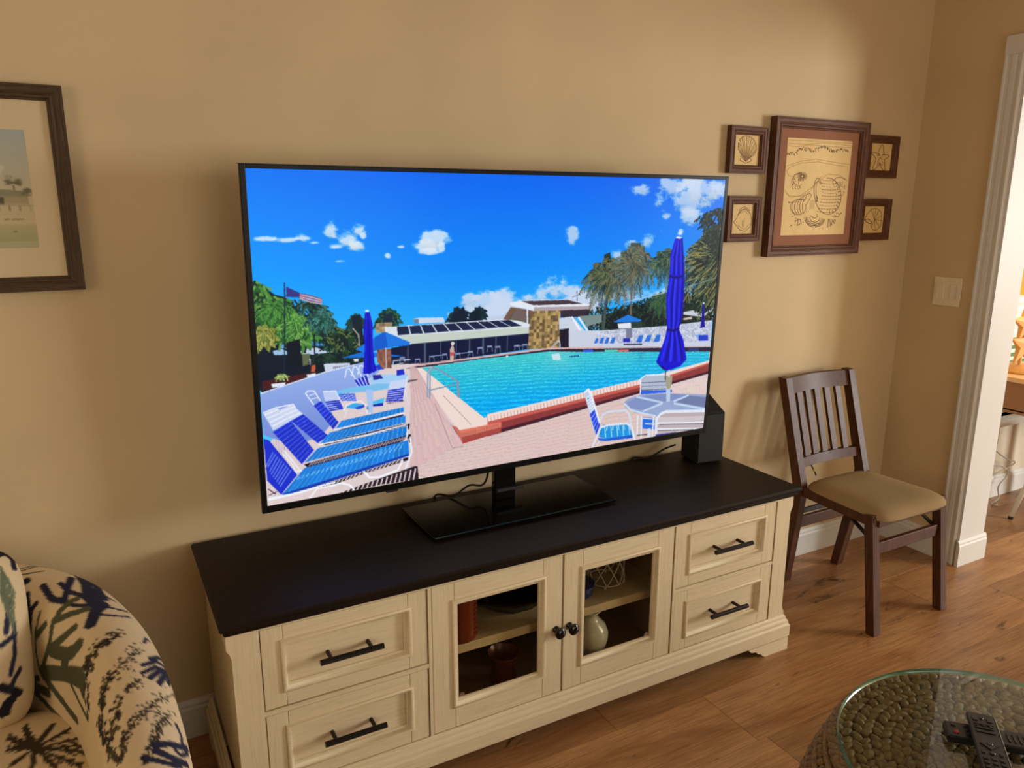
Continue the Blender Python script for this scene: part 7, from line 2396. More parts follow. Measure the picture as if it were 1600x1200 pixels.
# ------------------------------------------------------------------ media console
CX0, CX1, CYB, CYF, CH = -.4654, 1.3597, -.022, -.5136, .597
BX0, BX1, BYF = -.452, 1.346, -.492
con = thing('media_console', (.443, -.26, 0), 'long cream wooden media console with a dark espresso top under the television', 'media console')
mb = MB(); prof = [(0, .570), (.004, .566), (.011, .566), (.014, .572), (.014, .578), (.020, .582), (.0225, .588), (.0225, .592), (.018, .597), (0, .597)]
def urect(prof, x0, x1, yf, yb):
    """Mitred strip around left, front and right edges, (outset, z) profile, from the inner rectangle."""
    k = len(prof); v = []
    for cx, cy, sx, sy in ((x0, yb, -1, 0), (x0, yf, -1, -1), (x1, yf, 1, -1), (x1, yb, 1, 0)): v += [(cx+sx*d, cy+sy*d, z) for d, z in prof]
    f = [(i*k+q, i*k+q+1, (i+1)*k+q+1, (i+1)*k+q) for i in range(3) for q in range(k-1)]+[tuple(range(k)), tuple(3*k+q for q in range(k))[::-1]]
    return v, f
ix0, ix1, iyf = CX0+.0225, CX1-.0225, CYF+.0225
mb.add(*urect(prof, ix0, ix1, iyf, CYB)); mb.add([(ix0, iyf, .597), (ix1, iyf, .597), (ix1, CYB, .597), (ix0, CYB, .597), (ix0, iyf, .570), (ix1, iyf, .570), (ix1, CYB, .570), (ix0, CYB, .570)], [(0, 1, 2, 3), (7, 6, 5, 4), (2, 6, 7, 3)])
auto_smooth(mb.obj('table_top', 'espresso_wood', con), .5)
for sx, xo, xi in ((-1, BX0, BX0+.072), (1, BX1, BX1-.072)):
    c = .010*(-sx)
    out = [(xo, .570), (xo, .525), (xo+c*.6, .515), (xo+c, .50), (xo+c, .165), (xo+c*.6, .15), (xo, .142), (xo, .125), (xi, .125), (xi, .570)]
    MB().prism(out, 'y', BYF, BYF+.045).obj('corner_post', 'cream_wood_upright', con)
    MB().box(min(xo+.010*(-sx), xo+.028*(-sx)), max(xo+.010*(-sx), xo+.028*(-sx)), BYF+.045, CYB-.012, .12, .570).obj('side_panel', 'cream_wood_upright', con)
MB().box(BX0+.028, BX1-.028, CYB-.022, CYB-.010, .12, .57).obj('back_panel', 'cream_inside_shaded', con)
MB().box(BX0+.072, BX1-.072, BYF, BYF+.03, .5565, .5695).obj('top_rail', 'cream_wood_across', con)
MB().box(BX0+.072, BX1-.072, BYF, BYF+.03, .112, .1255).obj('bottom_rail', 'cream_wood_across', con)
for x0, x1 in ((.034, .043), (.844, .853)): MB().box(x0, x1, BYF, BYF+.03, .1255, .5565).obj('divider', 'cream_wood_upright', con)
for x0, x1 in ((.020, .036), (.850, .866)): MB().box(x0, x1, BYF+.04, CYB-.03, .13, .56).obj('inner_panel', 'cream_inside_shaded', con)
for x0, x1 in ((BX0+.072, .034), (.853, BX1-.072)): MB().box(x0, x1, BYF+.001, BYF+.03, .3315, .3435).obj('drawer_rail', 'cream_wood_across', con)
MB().box(BX0+.028, BX1-.028, BYF+.035, CYB-.03, .118, .132).obj('floor_board', 'cream_inside_shaded', con)
MB().box(.037, .849, BYF+.055, CYB-.03, .308, .335, .002).obj('shelf', 'cream_wood_across', con)
base = [(0, .128), (.004, .128), (.009, .122), (.010, .114), (.014, .110), (.016, .104), (.016, .098), (.021, .092), (.021, .052), (.016, .046), (0, .046)]
auto_smooth(MB().add(*urect(base, BX0+.003, BX1-.003, BYF+.003, CYB-.012)).obj('base_moulding', 'cream_wood_across', con), .5)
def foot_outline(xo, sx):
    q = [(0, 0), (.105, 0), (.118, .006), (.126, .016), (.140, .020), (.150, .030), (.172, .034), (.185, .046), (0, .046)]
    return [(xo-sx*a, z) for a, z in q]
for sx, xo in ((-1, BX0-.016), (1, BX1+.016)):
    ft = MB().prism(foot_outline(xo, sx), 'y', BYF-.016, BYF+.002)
    ft.prism([(BYF+.0025+a, z) for a, z in [(0, 0), (.10, 0), (.12, .018), (.145, .03), (.17, .046), (0, .046)]], 'x', min(xo, xo-sx*.02), max(xo, xo-sx*.02)); ft.obj('foot', 'cream_wood_across', con)
    MB().box(min(xo, xo-sx*.06), max(xo, xo-sx*.06), CYB-.075, CYB-.012, 0, .046).obj('foot', 'cream_wood_across', con)
def bead(x0, x1, z0, z1, y):
    return MB().rectloop(x0, x1, z0, z1, [(0, -.004), (0, .003), (.0025, .0055), (.006, .0062), (.009, .005), (.0105, .0015), (.014, -.001), (.0145, -.004), (.0195, -.0045), (.0205, -.0105), (0, -.0105)], y)
def framed_front(name, x0, x1, z0, z1, y, stile, rail_b, rail_t, solid=True):
    g = .0028; x0 += g; x1 -= g; z0 += g; z1 -= g
    if solid: d = MB().box(x0+.01, x1-.01, y+.0095, y+.018, z0+.01, z1-.01).obj(name, 'cream_wood_across', con)
    else: d = MB().rectloop(x0+.006, x1-.006, z0+.006, z1-.006, [(0, 0), (0, .006), (stile*.8, .006), (stile*.8, 0)], y+.020).obj(name, 'cream_wood_upright', con)
    for a, b in ((x0, x0+stile), (x1-stile, x1)): MB().box(a, b, y, y+.016, z0, z1, .0012).obj('stile', 'cream_wood_upright', d)
    for a, b in ((z0, z0+rail_b), (z1-rail_t, z1)): MB().box(x0+stile+.0006, x1-stile-.0006, y, y+.016, a, b, .0012).obj('rail', 'cream_wood_across', d)
    auto_smooth(bead(x0+stile-.008, x1-stile+.008, z0+rail_b-.008, z1-rail_t+.008, y).obj('bead_moulding', 'cream_wood_across', d), .9)
    return d
for x0, x1 in ((BX0+.072, .034), (.853, BX1-.072)):
    for z0, z1 in ((.3435, .5565), (.1255, .3315)):
        d = framed_front('drawer', x0, x1, z0, z1, BYF+.003, .050, .043, .043); cx, cz = (x0+x1)/2, (z0+z1)/2
        h = MB().tube([(cx-.078, BYF-.027, cz), (cx+.078, BYF-.027, cz)], .0072, 10)
        for s_ in (-1, 1): h.tube([(cx+s_*.050, BYF-.027, cz), (cx+s_*.050, BYF+.013, cz)], .0054, 8)
        o = h.obj('handle', 'bronze_black', d); tag(o, 'dark bronze bar handle')
for x0, x1, s_ in ((.043, .4432, 1), (.4438, .844, -1)):
    d = framed_front('door', x0, x1, .1255, .5565, BYF+.003, .062, .068, .055, False)
    tag(MB().box(x0+.068, x1-.068, BYF+.013, BYF+.016, .196, .4995).obj('glass_pane', 'cabinet_glass', d), 'dark tinted glass')
    kx = x1-.022 if s_ > 0 else x0+.022
    kb = MB(); kb.lathe([(.011, 0), (.010, .004), (.0065, .008), (.0065, .014), (.012, .018), (.0165, .022), (.0165, .028), (.011, .033), (.0, .034)], 0, 0, 16)
    kb.v = [(kx+x_, BYF+.003-z_, .331+y_) for x_, y_, z_ in kb.v]; tag(auto_smooth(kb.obj('knob', 'gloss_black', d), .7), 'round black knob')
    qx = x0+.088 if s_ > 0 else x1-.088
    kb = MB(); kb.lathe([(.0085, 0), (.0085, .001)], 0, 0, 16); kb.v = [(qx+x_, BYF+.0128-z_, .213+y_) for x_, y_, z_ in kb.v]; kb.obj('round_sticker', 'silver', d)

# things kept inside the console
SH, FL = .335, .132
def turned(name, loc, prof, mat, label, cat, n=32):
    t = MB().lathe(prof, 0, 0, n); o = t.obj(name, mat); o.location = loc; tag(auto_smooth(o, .8), label, cat); return o
v1 = turned('vase', (.165, -.388, SH), [(.0, .004), (.050, 0), (.054, .008), (.052, .02), (.052, .15), (.054, .165), (.050, .170), (.046, .165), (.046, .02), (.0, .015)], 'terracotta', 'tall red brown ceramic cylinder on the left shelf of the console', 'vase')
for k in range(10): 
    kb = MB(); a = -.9
    bm = bmesh.new(); bmesh.ops.create_icosphere(bm, subdivisions=1, radius=.0055); kb.bm(bm, Matrix.Translation((.165+.0535*math.cos(a), -.388+.0535*math.sin(a), SH+.02+k*.014))); kb.obj('rim_bead', 'terracotta', v1)
bb = thing('serving_bowl', (.385, -.300, SH), 'black angular bowl on the left shelf behind the console glass', 'bowl')
q8 = lambda r, z: [(.385+r*1.15*math.cos(math.pi/8+k*math.pi/4), -.300+r*math.sin(math.pi/8+k*math.pi/4), z) for k in range(8)]
rings = [q8(.07, SH), q8(.075, SH+.006), q8(.128, SH+.050), q8(.132, SH+.058), q8(.122, SH+.058), q8(.066, SH+.012)]
vv = [p for r_ in rings for p in r_]; ff = [(i*8+k, i*8+(k+1) % 8, (i+1)*8+(k+1) % 8, (i+1)*8+k) for i in range(5) for k in range(8)]+[tuple(range(8))[::-1], tuple(40+k for k in range(8))]
MB().add(vv, ff).obj('bowl_body', 'matte_black', bb)
mb = MB()
for r0, r1, z in ((.030, .030, .0675),): mb.lathe([(.030, 0), (.034, .002), (.034, .004), (.028, .004)], .385, -.300, 16, SH+.012)
mb.obj('bowl_foot_ring', 'soft_black', bb)
turned('cup', (.315, -.375, FL), [(.0, .003), (.036, 0), (.040, .006), (.037, .026), (.036, .062), (.043, .084), (.050, .096), (.047, .098), (.040, .084), (.033, .062), (.033, .02), (.0, .012)], 'brown_glaze', 'brown flared ceramic cup in the lower left of the console', 'cup')
turned('vase', (.596, -.396, FL), [(.0, .002), (.040, 0), (.043, .006), (.052, .04), (.062, .075), (.063, .095), (.054, .120), (.036, .138), (.028, .150), (.030, .160), (.040, .170), (.038, .172), (.026, .158), (.026, .148), (.0, .13)], 'white_glaze', 'pale glazed rounded vase in the lower right of the console', 'vase')
blu = thing('dish', (.585, -.335, SH), 'small blue ceramic dish on the right shelf beside the wire lantern', 'dish')
MB().lathe([(.0, .004), (.05, 0), (.056, .006), (.060, .032), (.057, .034), (.052, .010), (.0, .008)], .578, -.345, 32, SH).obj('dish_body', 'blue_glaze', blu, True)
MB().lathe([(.058, .030), (.062, .032), (.062, .037), (.057, .037)], .578, -.345, 32, SH).obj('dish_rim', 'blue_glaze', blu, True)
lan = thing('wire_lantern', (.715, -.315, SH), 'white wire lantern with diamond lattice on the right shelf', 'lantern')
LX, LY = .708, -.325
MB().tube([(LX+.058*math.cos(2*math.pi*k/28), LY+.058*math.sin(2*math.pi*k/28), SH+.010) for k in range(28)], .0022, 6, True).obj('bottom_ring', 'white_wire', lan)
MB().tube([(LX+.055*math.cos(2*math.pi*k/28), LY+.055*math.sin(2*math.pi*k/28), SH+.165) for k in range(28)], .0022, 6, True).obj('top_ring', 'white_wire', lan)
for k in range(9):
    for sg in (-1, 1):
        MB().tube([(LX+.060*math.cos(a_), LY+.060*math.sin(a_), SH+.010+.155*t) for t in np.linspace(0, 1, 7) for a_ in [2*math.pi*k/9+sg*t*1.4]], .0017, 5).obj('lattice_wire', 'white_wire', lan)
for k in range(4):
    bm = bmesh.new(); bmesh.ops.create_icosphere(bm, subdivisions=2, radius=.0055); a_ = -2.2+k*math.pi/2
    MB().bm(bm, Matrix.Translation((LX+.058*math.cos(a_), LY+.058*math.sin(a_), SH+.0055))).obj('ball_foot', 'white_wire', lan, True)

# ------------------------------------------------------------------ television
TX, TY, TZ, TW, TH, YAW, LEAN = -.3012, -.1965, .7161, 1.532, .8769, .0089, .0391
Ux = np.array([math.cos(YAW), math.sin(YAW), 0]); Uz = np.array([0, -LEAN, 1.0]); Un = np.cross(Ux, Uz); Un /= np.linalg.norm(Un)   # toward viewer
T0 = np.array([TX, TY, TZ])
def tvp(a, b, n=0.0): return tuple(T0+Ux*a+Uz*b+Un*n)
tv = thing('television', (.43, -.2, CH), 'large flat television showing a swimming pool on the console', 'television')
def tvbox(name, a0, a1, b0, b1, n0, n1, mat, bev=.0015):
    m_ = MB().box(a0, a1, -n1, -n0, b0, b1, bev); m_.v = [tvp(x_, z_, -y_) for x_, y_, z_ in m_.v]; return m_.obj(name, mat, tv)
tvbox('back_housing', .012, TW-.012, .012, TH-.01, -.036, -.010, 'soft_black'); tvbox('rear_bulge', .30, TW-.30, .03, .46, -.062, -.036, 'soft_black', .006)
tvbox('bezel', 0, .014, 0, TH, -.012, .0015, 'bezel_black'); tvbox('bezel', TW-.014, TW, 0, TH, -.012, .0015, 'bezel_black')
tvbox('bezel', .014, TW-.014, TH-.0105, TH, -.012, .0015, 'bezel_black'); tvbox('bezel', .014, TW-.014, 0, .0200, -.012, .0015, 'bezel_black')
tvbox('metal_edge', -.0012, TW+.0012, TH, TH+.0015, -.030, .0005, 'dark_steel', 0)
tvbox('sensor_bump', .34, .375, -.006, .0, -.010, 0, 'matte_black')
cv = Canvas(1600, 900, 1.0, (0, 110, 240))
Y_, X_ = np.mgrid[0:900, 0:1600]; yy = (Y_/900)[..., None]; xx = (X_/1600)[..., None]
top = np.array((0, 102, 240)); mid = np.array((0, 140, 250)); low = np.array((60, 188, 250))
sky = np.where(yy < .3, top+(mid-top)*(yy/.3), mid+(low-mid)*np.clip((yy-.3)/.28, 0, 1)); sky = sky+np.array((0, 16, 6))*np.clip(1-xx*3, 0, 1)+np.array((24, 10, 0))*np.clip((xx-.75)*3, 0, 1)
cv.a = np.clip(sky/255, 0, 1).astype(np.float32)
cv.run(TVOPS); cv.soften(1)
flat_print('screen', cv, tvp(.014, TH-.0105, .0002), tuple(Ux*(TW-.028)), tuple(-Uz*(TH-.0305)), 761, 431, 'screen_picture', tv)
PXM = .430
m_ = MB().box(PXM-.308, PXM+.308, -.335, -.085, CH+.006, CH+.014, .002); m_.obj('base_plate', 'gloss_black', tv)
for a in (-.27, .27):
    for b in (-.31, -.11): MB().lathe([(.012, 0), (.012, .006)], PXM+a, b, 12, CH).obj('rubber_foot', 'soft_black', tv)
MB().box(PXM-.037, PXM+.037, -.170, -.148, CH+.014, TZ+.14, .003).obj('stand_column', 'gloss_black', tv)
MB().box(PXM-.037, PXM+.060, -.186, -.170, CH+.045, CH+.056, .002).obj('cable_clip', 'soft_black', tv)
tvbox('stand_bracket', PXM-TX-.08, PXM-TX+.08, .03, .20, -.060, -.034, 'soft_black')
def cable(name, pts, r, mat, label): 
    c = cr(pts, 40); o = MB().tube([tuple(p) for p in c], r, 6).obj(name, mat, None, True); return tag(o, label, 'cable')
cable('power_cable', [(.40, -.135, TZ+.05), (.385, -.12, CH+.06), (.34, -.10, CH+.052), (.30, -.09, CH+.026), (.285, -.075, CH+.0185), (.26, -.03, CH+.012), (.25, -.008, CH-.02)], .0035, 'soft_black', 'black cable looping down behind the television stand column')
cable('speaker_cable', [(1.19, -.075, CH+.05), (1.155, -.058, CH+.035), (1.115, -.048, CH+.015), (1.085, -.038, CH+.0045), (1.04, -.014, CH+.002), (1.02, -.008, CH-.05)], .0035, 'soft_black', 'black cable running from the speaker to the wall edge')

# ------------------------------------------------------------------ speaker
sp = thing('speaker', (1.26, -.13, CH), 'black box speaker with a sloping top behind the television corner', 'speaker')
sp_a = -.16; ca, sa = math.cos(sp_a), math.sin(sp_a)
def spt(x, y, z): return (1.205+x*ca-y*sa, -.172+x*sa+y*ca, CH+z)
mb = MB().prism([(0, .003), (.105, .003), (.105, .232), (.0, .186)], 'x', 0, .110); bm = bmesh.new()
vs = [bm.verts.new(v) for v in mb.v]; [bm.faces.new([vs[i] for i in f]) for f in mb.f]; bmesh.ops.recalc_face_normals(bm, faces=bm.faces); bmesh.ops.bevel(bm, geom=bm.edges[:], offset=.004, segments=2, affect='EDGES')
mb = MB().bm(bm); mb.v = [spt(*v) for v in mb.v]; mb.obj('cabinet', 'speaker_black', sp)
mb = MB().box(.004, .106, -.003, .001, .008, .180, .001); mb.v = [spt(*v) for v in mb.v]; mb.obj('grille', 'soft_black', sp)
mb = MB().box(.01, .10, .012, .095, 0, .004); mb.v = [spt(*v) for v in mb.v]; mb.obj('rubber_pad', 'soft_black', sp)

# ------------------------------------------------------------------ pictures
def picture(name, x0, x1, z0, z1, depth, prof, fm, label, group=None):
    t = thing(name, ((x0+x1)/2, 0, z0), label, 'picture', group)
    k = len(prof); o = MB().rectloop(x0, x1, z0, z1, prof, 0).obj('frame', None, t, mats=[fm+'_across', fm+'_upright'], fmat=[0]*k+[1]*k+[0]*k+[1]*k)
    auto_smooth(o, .4); return t
fp = lambda w, d: [(0, .002), (0, d), (w*.12, d), (w*.2, d*.94), (w*.45, d*.92), (w*.62, d*.80), (w*.68, d*.86), (w*.8, d*.86), (w*.86, d*.7), (w, d*.62), (w, .002)]
def sheet(name, t, x0, x1, z0, z1, y, th, mat): return MB().box(x0, x1, y, y+th, z0, z1).obj(name, mat, t)
def art(t, x0, x1, z0, z1, y, w, h, ops, base, nu, nv, name='art_print'):
    c = Canvas(w, h, 1.0, base); c.a += ((c.noise-.5)*.06)[..., None]; c.run(ops); c.soften(1); c.a = np.clip(c.a, 0, 1)
    return flat_print(name, c, (x0, y, z1), (x1-x0, 0, 0), (0, 0, z0-z1), nu, nv, 'art_print', t)
SAND = (226, 196, 134)
t = picture('framed_picture', 1.628, 2.144, 1.312, 1.821, .034, fp(.040, .034), 'frame_wood', 'large framed seashell relief picture with a brown mat')
sheet('mat_board', t, 1.664, 2.108, 1.344, 1.789, -.017, .004, 'brown_mat'); sheet('backing', t, 1.650, 2.12, 1.33, 1.80, -.008, .006, 'soft_black')
art(t, 1.706, 2.064, 1.390, 1.7485, -.0176, 600, 800, BIGART, SAND, 260, 320)
for (x0, x1, z0, z1, ops, lab) in ((1.418, 1.598, 1.615, 1.779, S1, 'small framed scallop shell picture above the television corner'), (1.428, 1.592, 1.370, 1.536, S2, 'small framed clam shell picture at the lower left of the group'),
                                 (2.157, 2.348, 1.613, 1.778, S3, 'small framed starfish picture at the upper right of the group'), (2.154, 2.341, 1.362, 1.530, S4, 'small framed nautilus shell picture at the lower right of the group')):
    t = picture('framed_picture', x0, x1, z0, z1, .024, fp(.030, .024), 'frame_wood', lab, 'small shell pictures beside the large one')
    sheet('backing', t, x0+.02, x1-.02, z0+.015, z1-.015, -.010, .008, 'soft_black')
    art(t, x0+.029, x1-.029, z0+.023, z1-.023, -.0108, 300, 400, ops, SAND, 110, 130)
t = picture('framed_picture', -1.36, -.641, 1.30, 1.763, .026, fp(.034, .026), 'grey_frame', 'dark framed pale watercolour of a beach house on the left wall')
sheet('mat_board', t, -1.328, -.672, 1.332, 1.731, -.012, .004, 'cream_mat')
c = [('g', (176, 186, 186), (206, 198, 170), [(0, 0), (700, 0), (700, 200), (0, 200)]), ('g', (206, 198, 170), (214, 196, 158), [(0, 200), (700, 200), (700, 340), (0, 340)]), ('p', (214, 212, 190), [(590, 100), (640, 130), (610, 190), (540, 190)]),
     ('p', (150, 150, 122), [(470, 205), (560, 205), (690, 215), (690, 235), (440, 235)]), ('p', (178, 164, 130), [(470, 235), (690, 235), (690, 262), (470, 262)]), ('p', (100, 96, 78), [(590, 238), (628, 238), (628, 262), (590, 262)]),
     ('g', (196, 186, 146), (166, 172, 128), [(0, 335), (700, 335), (700, 420), (0, 420)]), ('p', (190, 186, 150), [(0, 400), (700, 396), (700, 420), (0, 420)]), ('l', (150, 140, 110), 3, [(420, 268), (700, 268)])]
c += [('p', (186, 172, 138), [(90, 214), (300, 206), (300, 262), (90, 262)]), ('p', (146, 146, 120), [(70, 216), (190, 188), (320, 208)])]+[('p', (104, 100, 82), [(x, 232), (x+22, 232), (x+22, 252), (x, 252)]) for x in (120, 170, 220, 262)]
c += [('b', (116, 116, 88), .9, x, y, 24, 26) for x, y in ((60, 196), (345, 190), (380, 184), (412, 192), (30, 204), (450, 198))]
c += [('b', (112, 112, 84), .9, x, y, 17, 17) for x, y in ((600, 186), (578, 190), (644, 180), (666, 184), (540, 195), (500, 200), (690, 210))]+[('l', (120, 112, 84), 4, [(x, 195), (x, 212)]) for x in (595, 655)]+[('l', (140, 132, 104), 3, [(x, 268), (x, 285)]) for x in range(430, 700, 26)]
c += [('l', (140, 128, 98), 4, [(x, 318), (x+14, 316)]) for x in (560, 585, 622, 640, 655)]+[('l', (120, 112, 90), 4, [(x, 362), (x+8, 360)]) for x in (575, 640)]
art(t, -1.27, -.726, 1.401, 1.664, -.0126, 700, 420, c, (206, 198, 170), 160, 110)
MB().box(-1.327, -.673, -.0165, -.0155, 1.333, 1.730).obj('glazing', 'picture_glass', t)

# ------------------------------------------------------------------ wall switch
sw = thing('light_switch', (XR, -.208, 1.095), 'cream double light switch plate on the wall beside the opening', 'light switch')
MB().box(XR-.006, XR, -.267, -.149, 1.095, 1.214, .002).obj('plate', 'switch_white', sw)
for yc in (-.178, -.238): MB().box(XR-.010, XR-.005, yc-.016, yc+.016, 1.122, 1.187, .0015).obj('rocker', 'switch_white', sw)
MB().box(XR-.0125, XR-.009, -.2535, -.2495, 1.13, 1.18, .0005).obj('dimmer_slide', 'silver', sw)
for yc in (-.178, -.238):
    for z in (1.106, 1.203):
        k_ = MB().lathe([(.0028, 0), (.0028, .0015)], 0, 0, 10); k_.v = [(XR-.006-z_, yc+x_, z+y_) for x_, y_, z_ in k_.v]; k_.obj('screw', 'switch_white', sw)

# ------------------------------------------------------------------ folding chair
ch = thing('folding_chair', (1.905, -.35, 0), 'dark wooden slat back chair with a tan suede seat in the corner', 'chair')
def yb(z): return -.083-(.845-z)*.285
for s_ in (-1, 1):
    xt, xf = 1.908+s_*.183, 1.912+s_*.158
    path = [(xt, yb(.845), .845), (xt, yb(.6), .6), (xt, yb(.44), .44), ((xt*.9+xf*.1), -.196, .38), (xf, -.140, 0)]
    v = []; wx, wy = .0165, [.019, .020, .023, .023, .0175]
    for (x, y, z), h in zip(path, wy): v += [(x-wx, y-h, z), (x+wx, y-h, z), (x+wx, y+h, z), (x-wx, y+h, z)]
    f = [(i*4+k, i*4+(k+1) % 4, i*4+4+(k+1) % 4, i*4+4+k) for i in range(4) for k in range(4)]+[(3, 2, 1, 0), (16, 17, 18, 19)]
    o = MB().add(v, f).obj('back_post', 'chair_wood', ch)
    for z in (.40, .275):
        yc = -.196 if z > .3 else -.178; k_ = MB().lathe([(.005, 0), (.005, .001), (.003, .002)], 0, 0, 10); xs = path[2][0] if z > .3 else xt*.62+xf*.38
        k_.v = [(xs+s_*(wx+z_), yc+x_, z+y_) for x_, y_, z_ in k_.v]; k_.obj('bolt', 'bronze_black', o)
    xl = 1.898+s_*.194; fr_ = MB().bar((xl, -.533, .440), (xl, -.592, 0), .034, .034, (0, 1, 0)); fr_.obj('front_leg', 'chair_wood', ch)
    MB().bar((xl-s_*.024, -.40, .408), (xl-s_*.024, -.535, .330), .006, .016, (1, 0, 0)).obj('metal_brace', 'matte_black', ch)
    MB().bar((1.908+s_*.180, -.20, .415), (1.898+s_*.196, -.555, .415), .020, .034, (0, 0, 1)).obj('seat_rail', 'chair_wood', ch)
MB().box(1.712, 2.086, -.562, -.542, .398, .430, .002).obj('seat_rail', 'chair_wood', ch)
MB().box(1.728, 2.068, -.557, -.540, .290, .335, .002).obj('front_stretcher', 'chair_wood', ch)
MB().box(1.745, 2.075, -.189, -.171, .245, .290, .002).obj('rear_stretcher', 'chair_wood', ch)
MB().box(1.745, 2.075, -.212, -.200, .318, .338, .002).obj('metal_bar', 'matte_black', ch)
def curved_rail(name, z0, z1, bow, th):
    v = []; n = 14
    for i in range(n+1):
        u = i/n; x = 1.741+(2.075-1.741)*u; b = bow*math.sin(math.pi*u)
        for z in (z0, z1): v += [(x, yb(z)+b-th/2, z), (x, yb(z)+b+th/2, z)]
    f = []
    for i in range(n):
        a = i*4; f += [(a, a+4, a+6, a+2), (a+1, a+3, a+7, a+5), (a+2, a+6, a+7, a+3), (a, a+1, a+5, a+4)]
    f += [(0, 2, 3, 1), (n*4, n*4+1, n*4+3, n*4+2)]
    return auto_smooth(MB().add(v, f).obj(name, 'chair_wood', ch), .5)
curved_rail('top_rail', .782, .842, .022, .020); curved_rail('lower_rail', .500, .536, .018, .020)
for k in range(5):
    u = (k+1)/6; x = 1.741+.334*u; b = .020*math.sin(math.pi*u)
    MB().bar((x, yb(.786)+b, .786), (x, yb(.53)+b, .53), .012, .029, (1, 0, 0)).obj('back_slat', 'chair_wood', ch)
n = 40; u_ = np.linspace(-1, 1, n); U_, V_ = np.meshgrid(np.sign(u_)*(1-(1-abs(u_))**1.6), np.sign(u_)*(1-(1-abs(u_))**1.6), indexing='ij'); mm = np.maximum(abs(U_), abs(V_)); rr = (abs(U_)**6+abs(V_)**6)**(1/6); kk = np.where(rr > 1e-6, mm/np.maximum(rr, 1e-6), 1)
Sx, Sy = U_*kk, V_*kk; wid = .207-.030*(Sy+1)/2
Ps = np.stack([1.896+Sx*wid, -.398+Sy*.192, .428+.036*np.sqrt(np.clip(1-mm**6, 0, 1))+.007*(1-mm**2)], -1)
vs = [tuple(p) for p in Ps.reshape(-1, 3)]; fs = [(i*n+j, i*n+n+j, i*n+n+j+1, i*n+j+1) for i in range(n-1) for j in range(n-1)]
Pb = Ps.copy(); Pb[..., 2] = .424; bb_ = len(vs); vs += [tuple(p) for p in Pb.reshape(-1, 3)]; fs += [(bb_+i*n+j, bb_+i*n+j+1, bb_+i*n+n+j+1, bb_+i*n+n+j) for i in range(n-1) for j in range(n-1)]
edge = [(i, 0) for i in range(n-1)]+[(n-1, j) for j in range(n-1)]+[(i, n-1) for i in range(n-1, 0, -1)]+[(0, j) for j in range(n-1, 0, -1)]
for (a, b), (c_, d_) in zip(edge, edge[1:]+edge[:1]): fs.append((a*n+b, bb_+a*n+b, bb_+c_*n+d_, c_*n+d_))
tag(auto_smooth(MB().add(vs, fs).obj('seat_cushion', 'suede', ch), 1.2), 'tan suede seat pad')
pc = cr([(1.797, -.185, .502), (1.803, -.190, .488), (1.812, -.192, .474), (1.818, -.195, .458)], 12)
o = MB().tube([tuple(p) for p in pc], .003, 6).obj('pull_cord', 'matte_black', ch); MB().tube([tuple(p) for p in pc[4:8]], .0038, 6).obj('cord_tape', 'yellow_tape', o)

# ------------------------------------------------------------------ tub armchair
ac = thing('armchair', (-1.05, -.62, 0), 'cream tub armchair with a navy and olive coral print', 'armchair')
FAB = (226, 204, 164)
def coral(S, R, w, h, n):
    """Loose coral sprays for cloth outside the traced part."""
    ops = []
    for _ in range(n):
        x, y = R.uniform(0, w), R.uniform(0, h); col = R.choice(((42, 44, 66), (84, 86, 62), (36, 34, 44)))
        for b in range(5):
            a = R.uniform(-2.8, -.3); p = [(x, y)]
            for k in range(4): a += R.uniform(-.5, .5); p.append((p[-1][0]+math.cos(a)*34, p[-1][1]+math.sin(a)*34))
            ops.append(('l', col, R.uniform(12, 24), p)); ops.append(('l', col, 10, [p[2], (p[2][0]+R.uniform(-40, 40), p[2][1]-36)]))
    return ops
Ps = tub_shell(); cvs = Canvas(2820, 925, .8, FAB); R9 = random.Random(21)
cvs.run([o for o in coral(cvs, R9, 2820, 925, 60) if min(p[0] for p in o[3]) > 1250 or min(p[1] for p in o[3]) > 640]); cvs.run(FABA); cvs.soften(1); cvs.a *= (.97+.06*cvs.noise)[..., None]
ii, jj = np.meshgrid(np.linspace(0, 1, Ps.shape[0]), np.linspace(0, 1, Ps.shape[1]), indexing='ij')
grid_mesh('tub_back_and_arms', Ps, cvs.sample(ii, jj), 'fabric_print', ac, True, True)
for nm, prm, ops, w, h in (('seat_cushion', SEAT+(160,), FABS, 800, 900), ('back_cushion', BACK[:6]+(130, BACK[6]), FABB, 560, 560)):
    sh = cushion(*prm); cvs = Canvas(w, h, .6, FAB); cvs.run([o_ for o_ in coral(cvs, R9, w, h, 22) if max(p_[0] for p_ in o_[3]) < w*(.74 if nm == 'back_cushion' else .6)]); cvs.run(ops); cvs.soften(1)
    n_ = sh[0].shape[0]; ii, jj = np.meshgrid(np.linspace(0, 1, n_), np.linspace(0, 1, n_), indexing='ij'); col = cvs.sample(ii, jj)
    o = grid_mesh(nm, sh[0], col, 'fabric_print', ac); grid_mesh('underside', sh[1], col, 'fabric_print', o, True, True)
MB().prism([(-1.40, -1.12), (-.70, -1.12), (-.70, -.45), (-.78, -.30), (-.95, -.22), (-1.15, -.22), (-1.32, -.30), (-1.40, -.45)], 'z', .09, .345).obj('seat_base', 'cream_mat', ac)
for x, y in ((-1.36, -1.03), (-.74, -1.03), (-1.33, -.30), (-.77, -.30)): MB().lathe([(.018, 0), (.026, .11)], x, y, 12, 0).obj('foot', 'chair_wood', ac)

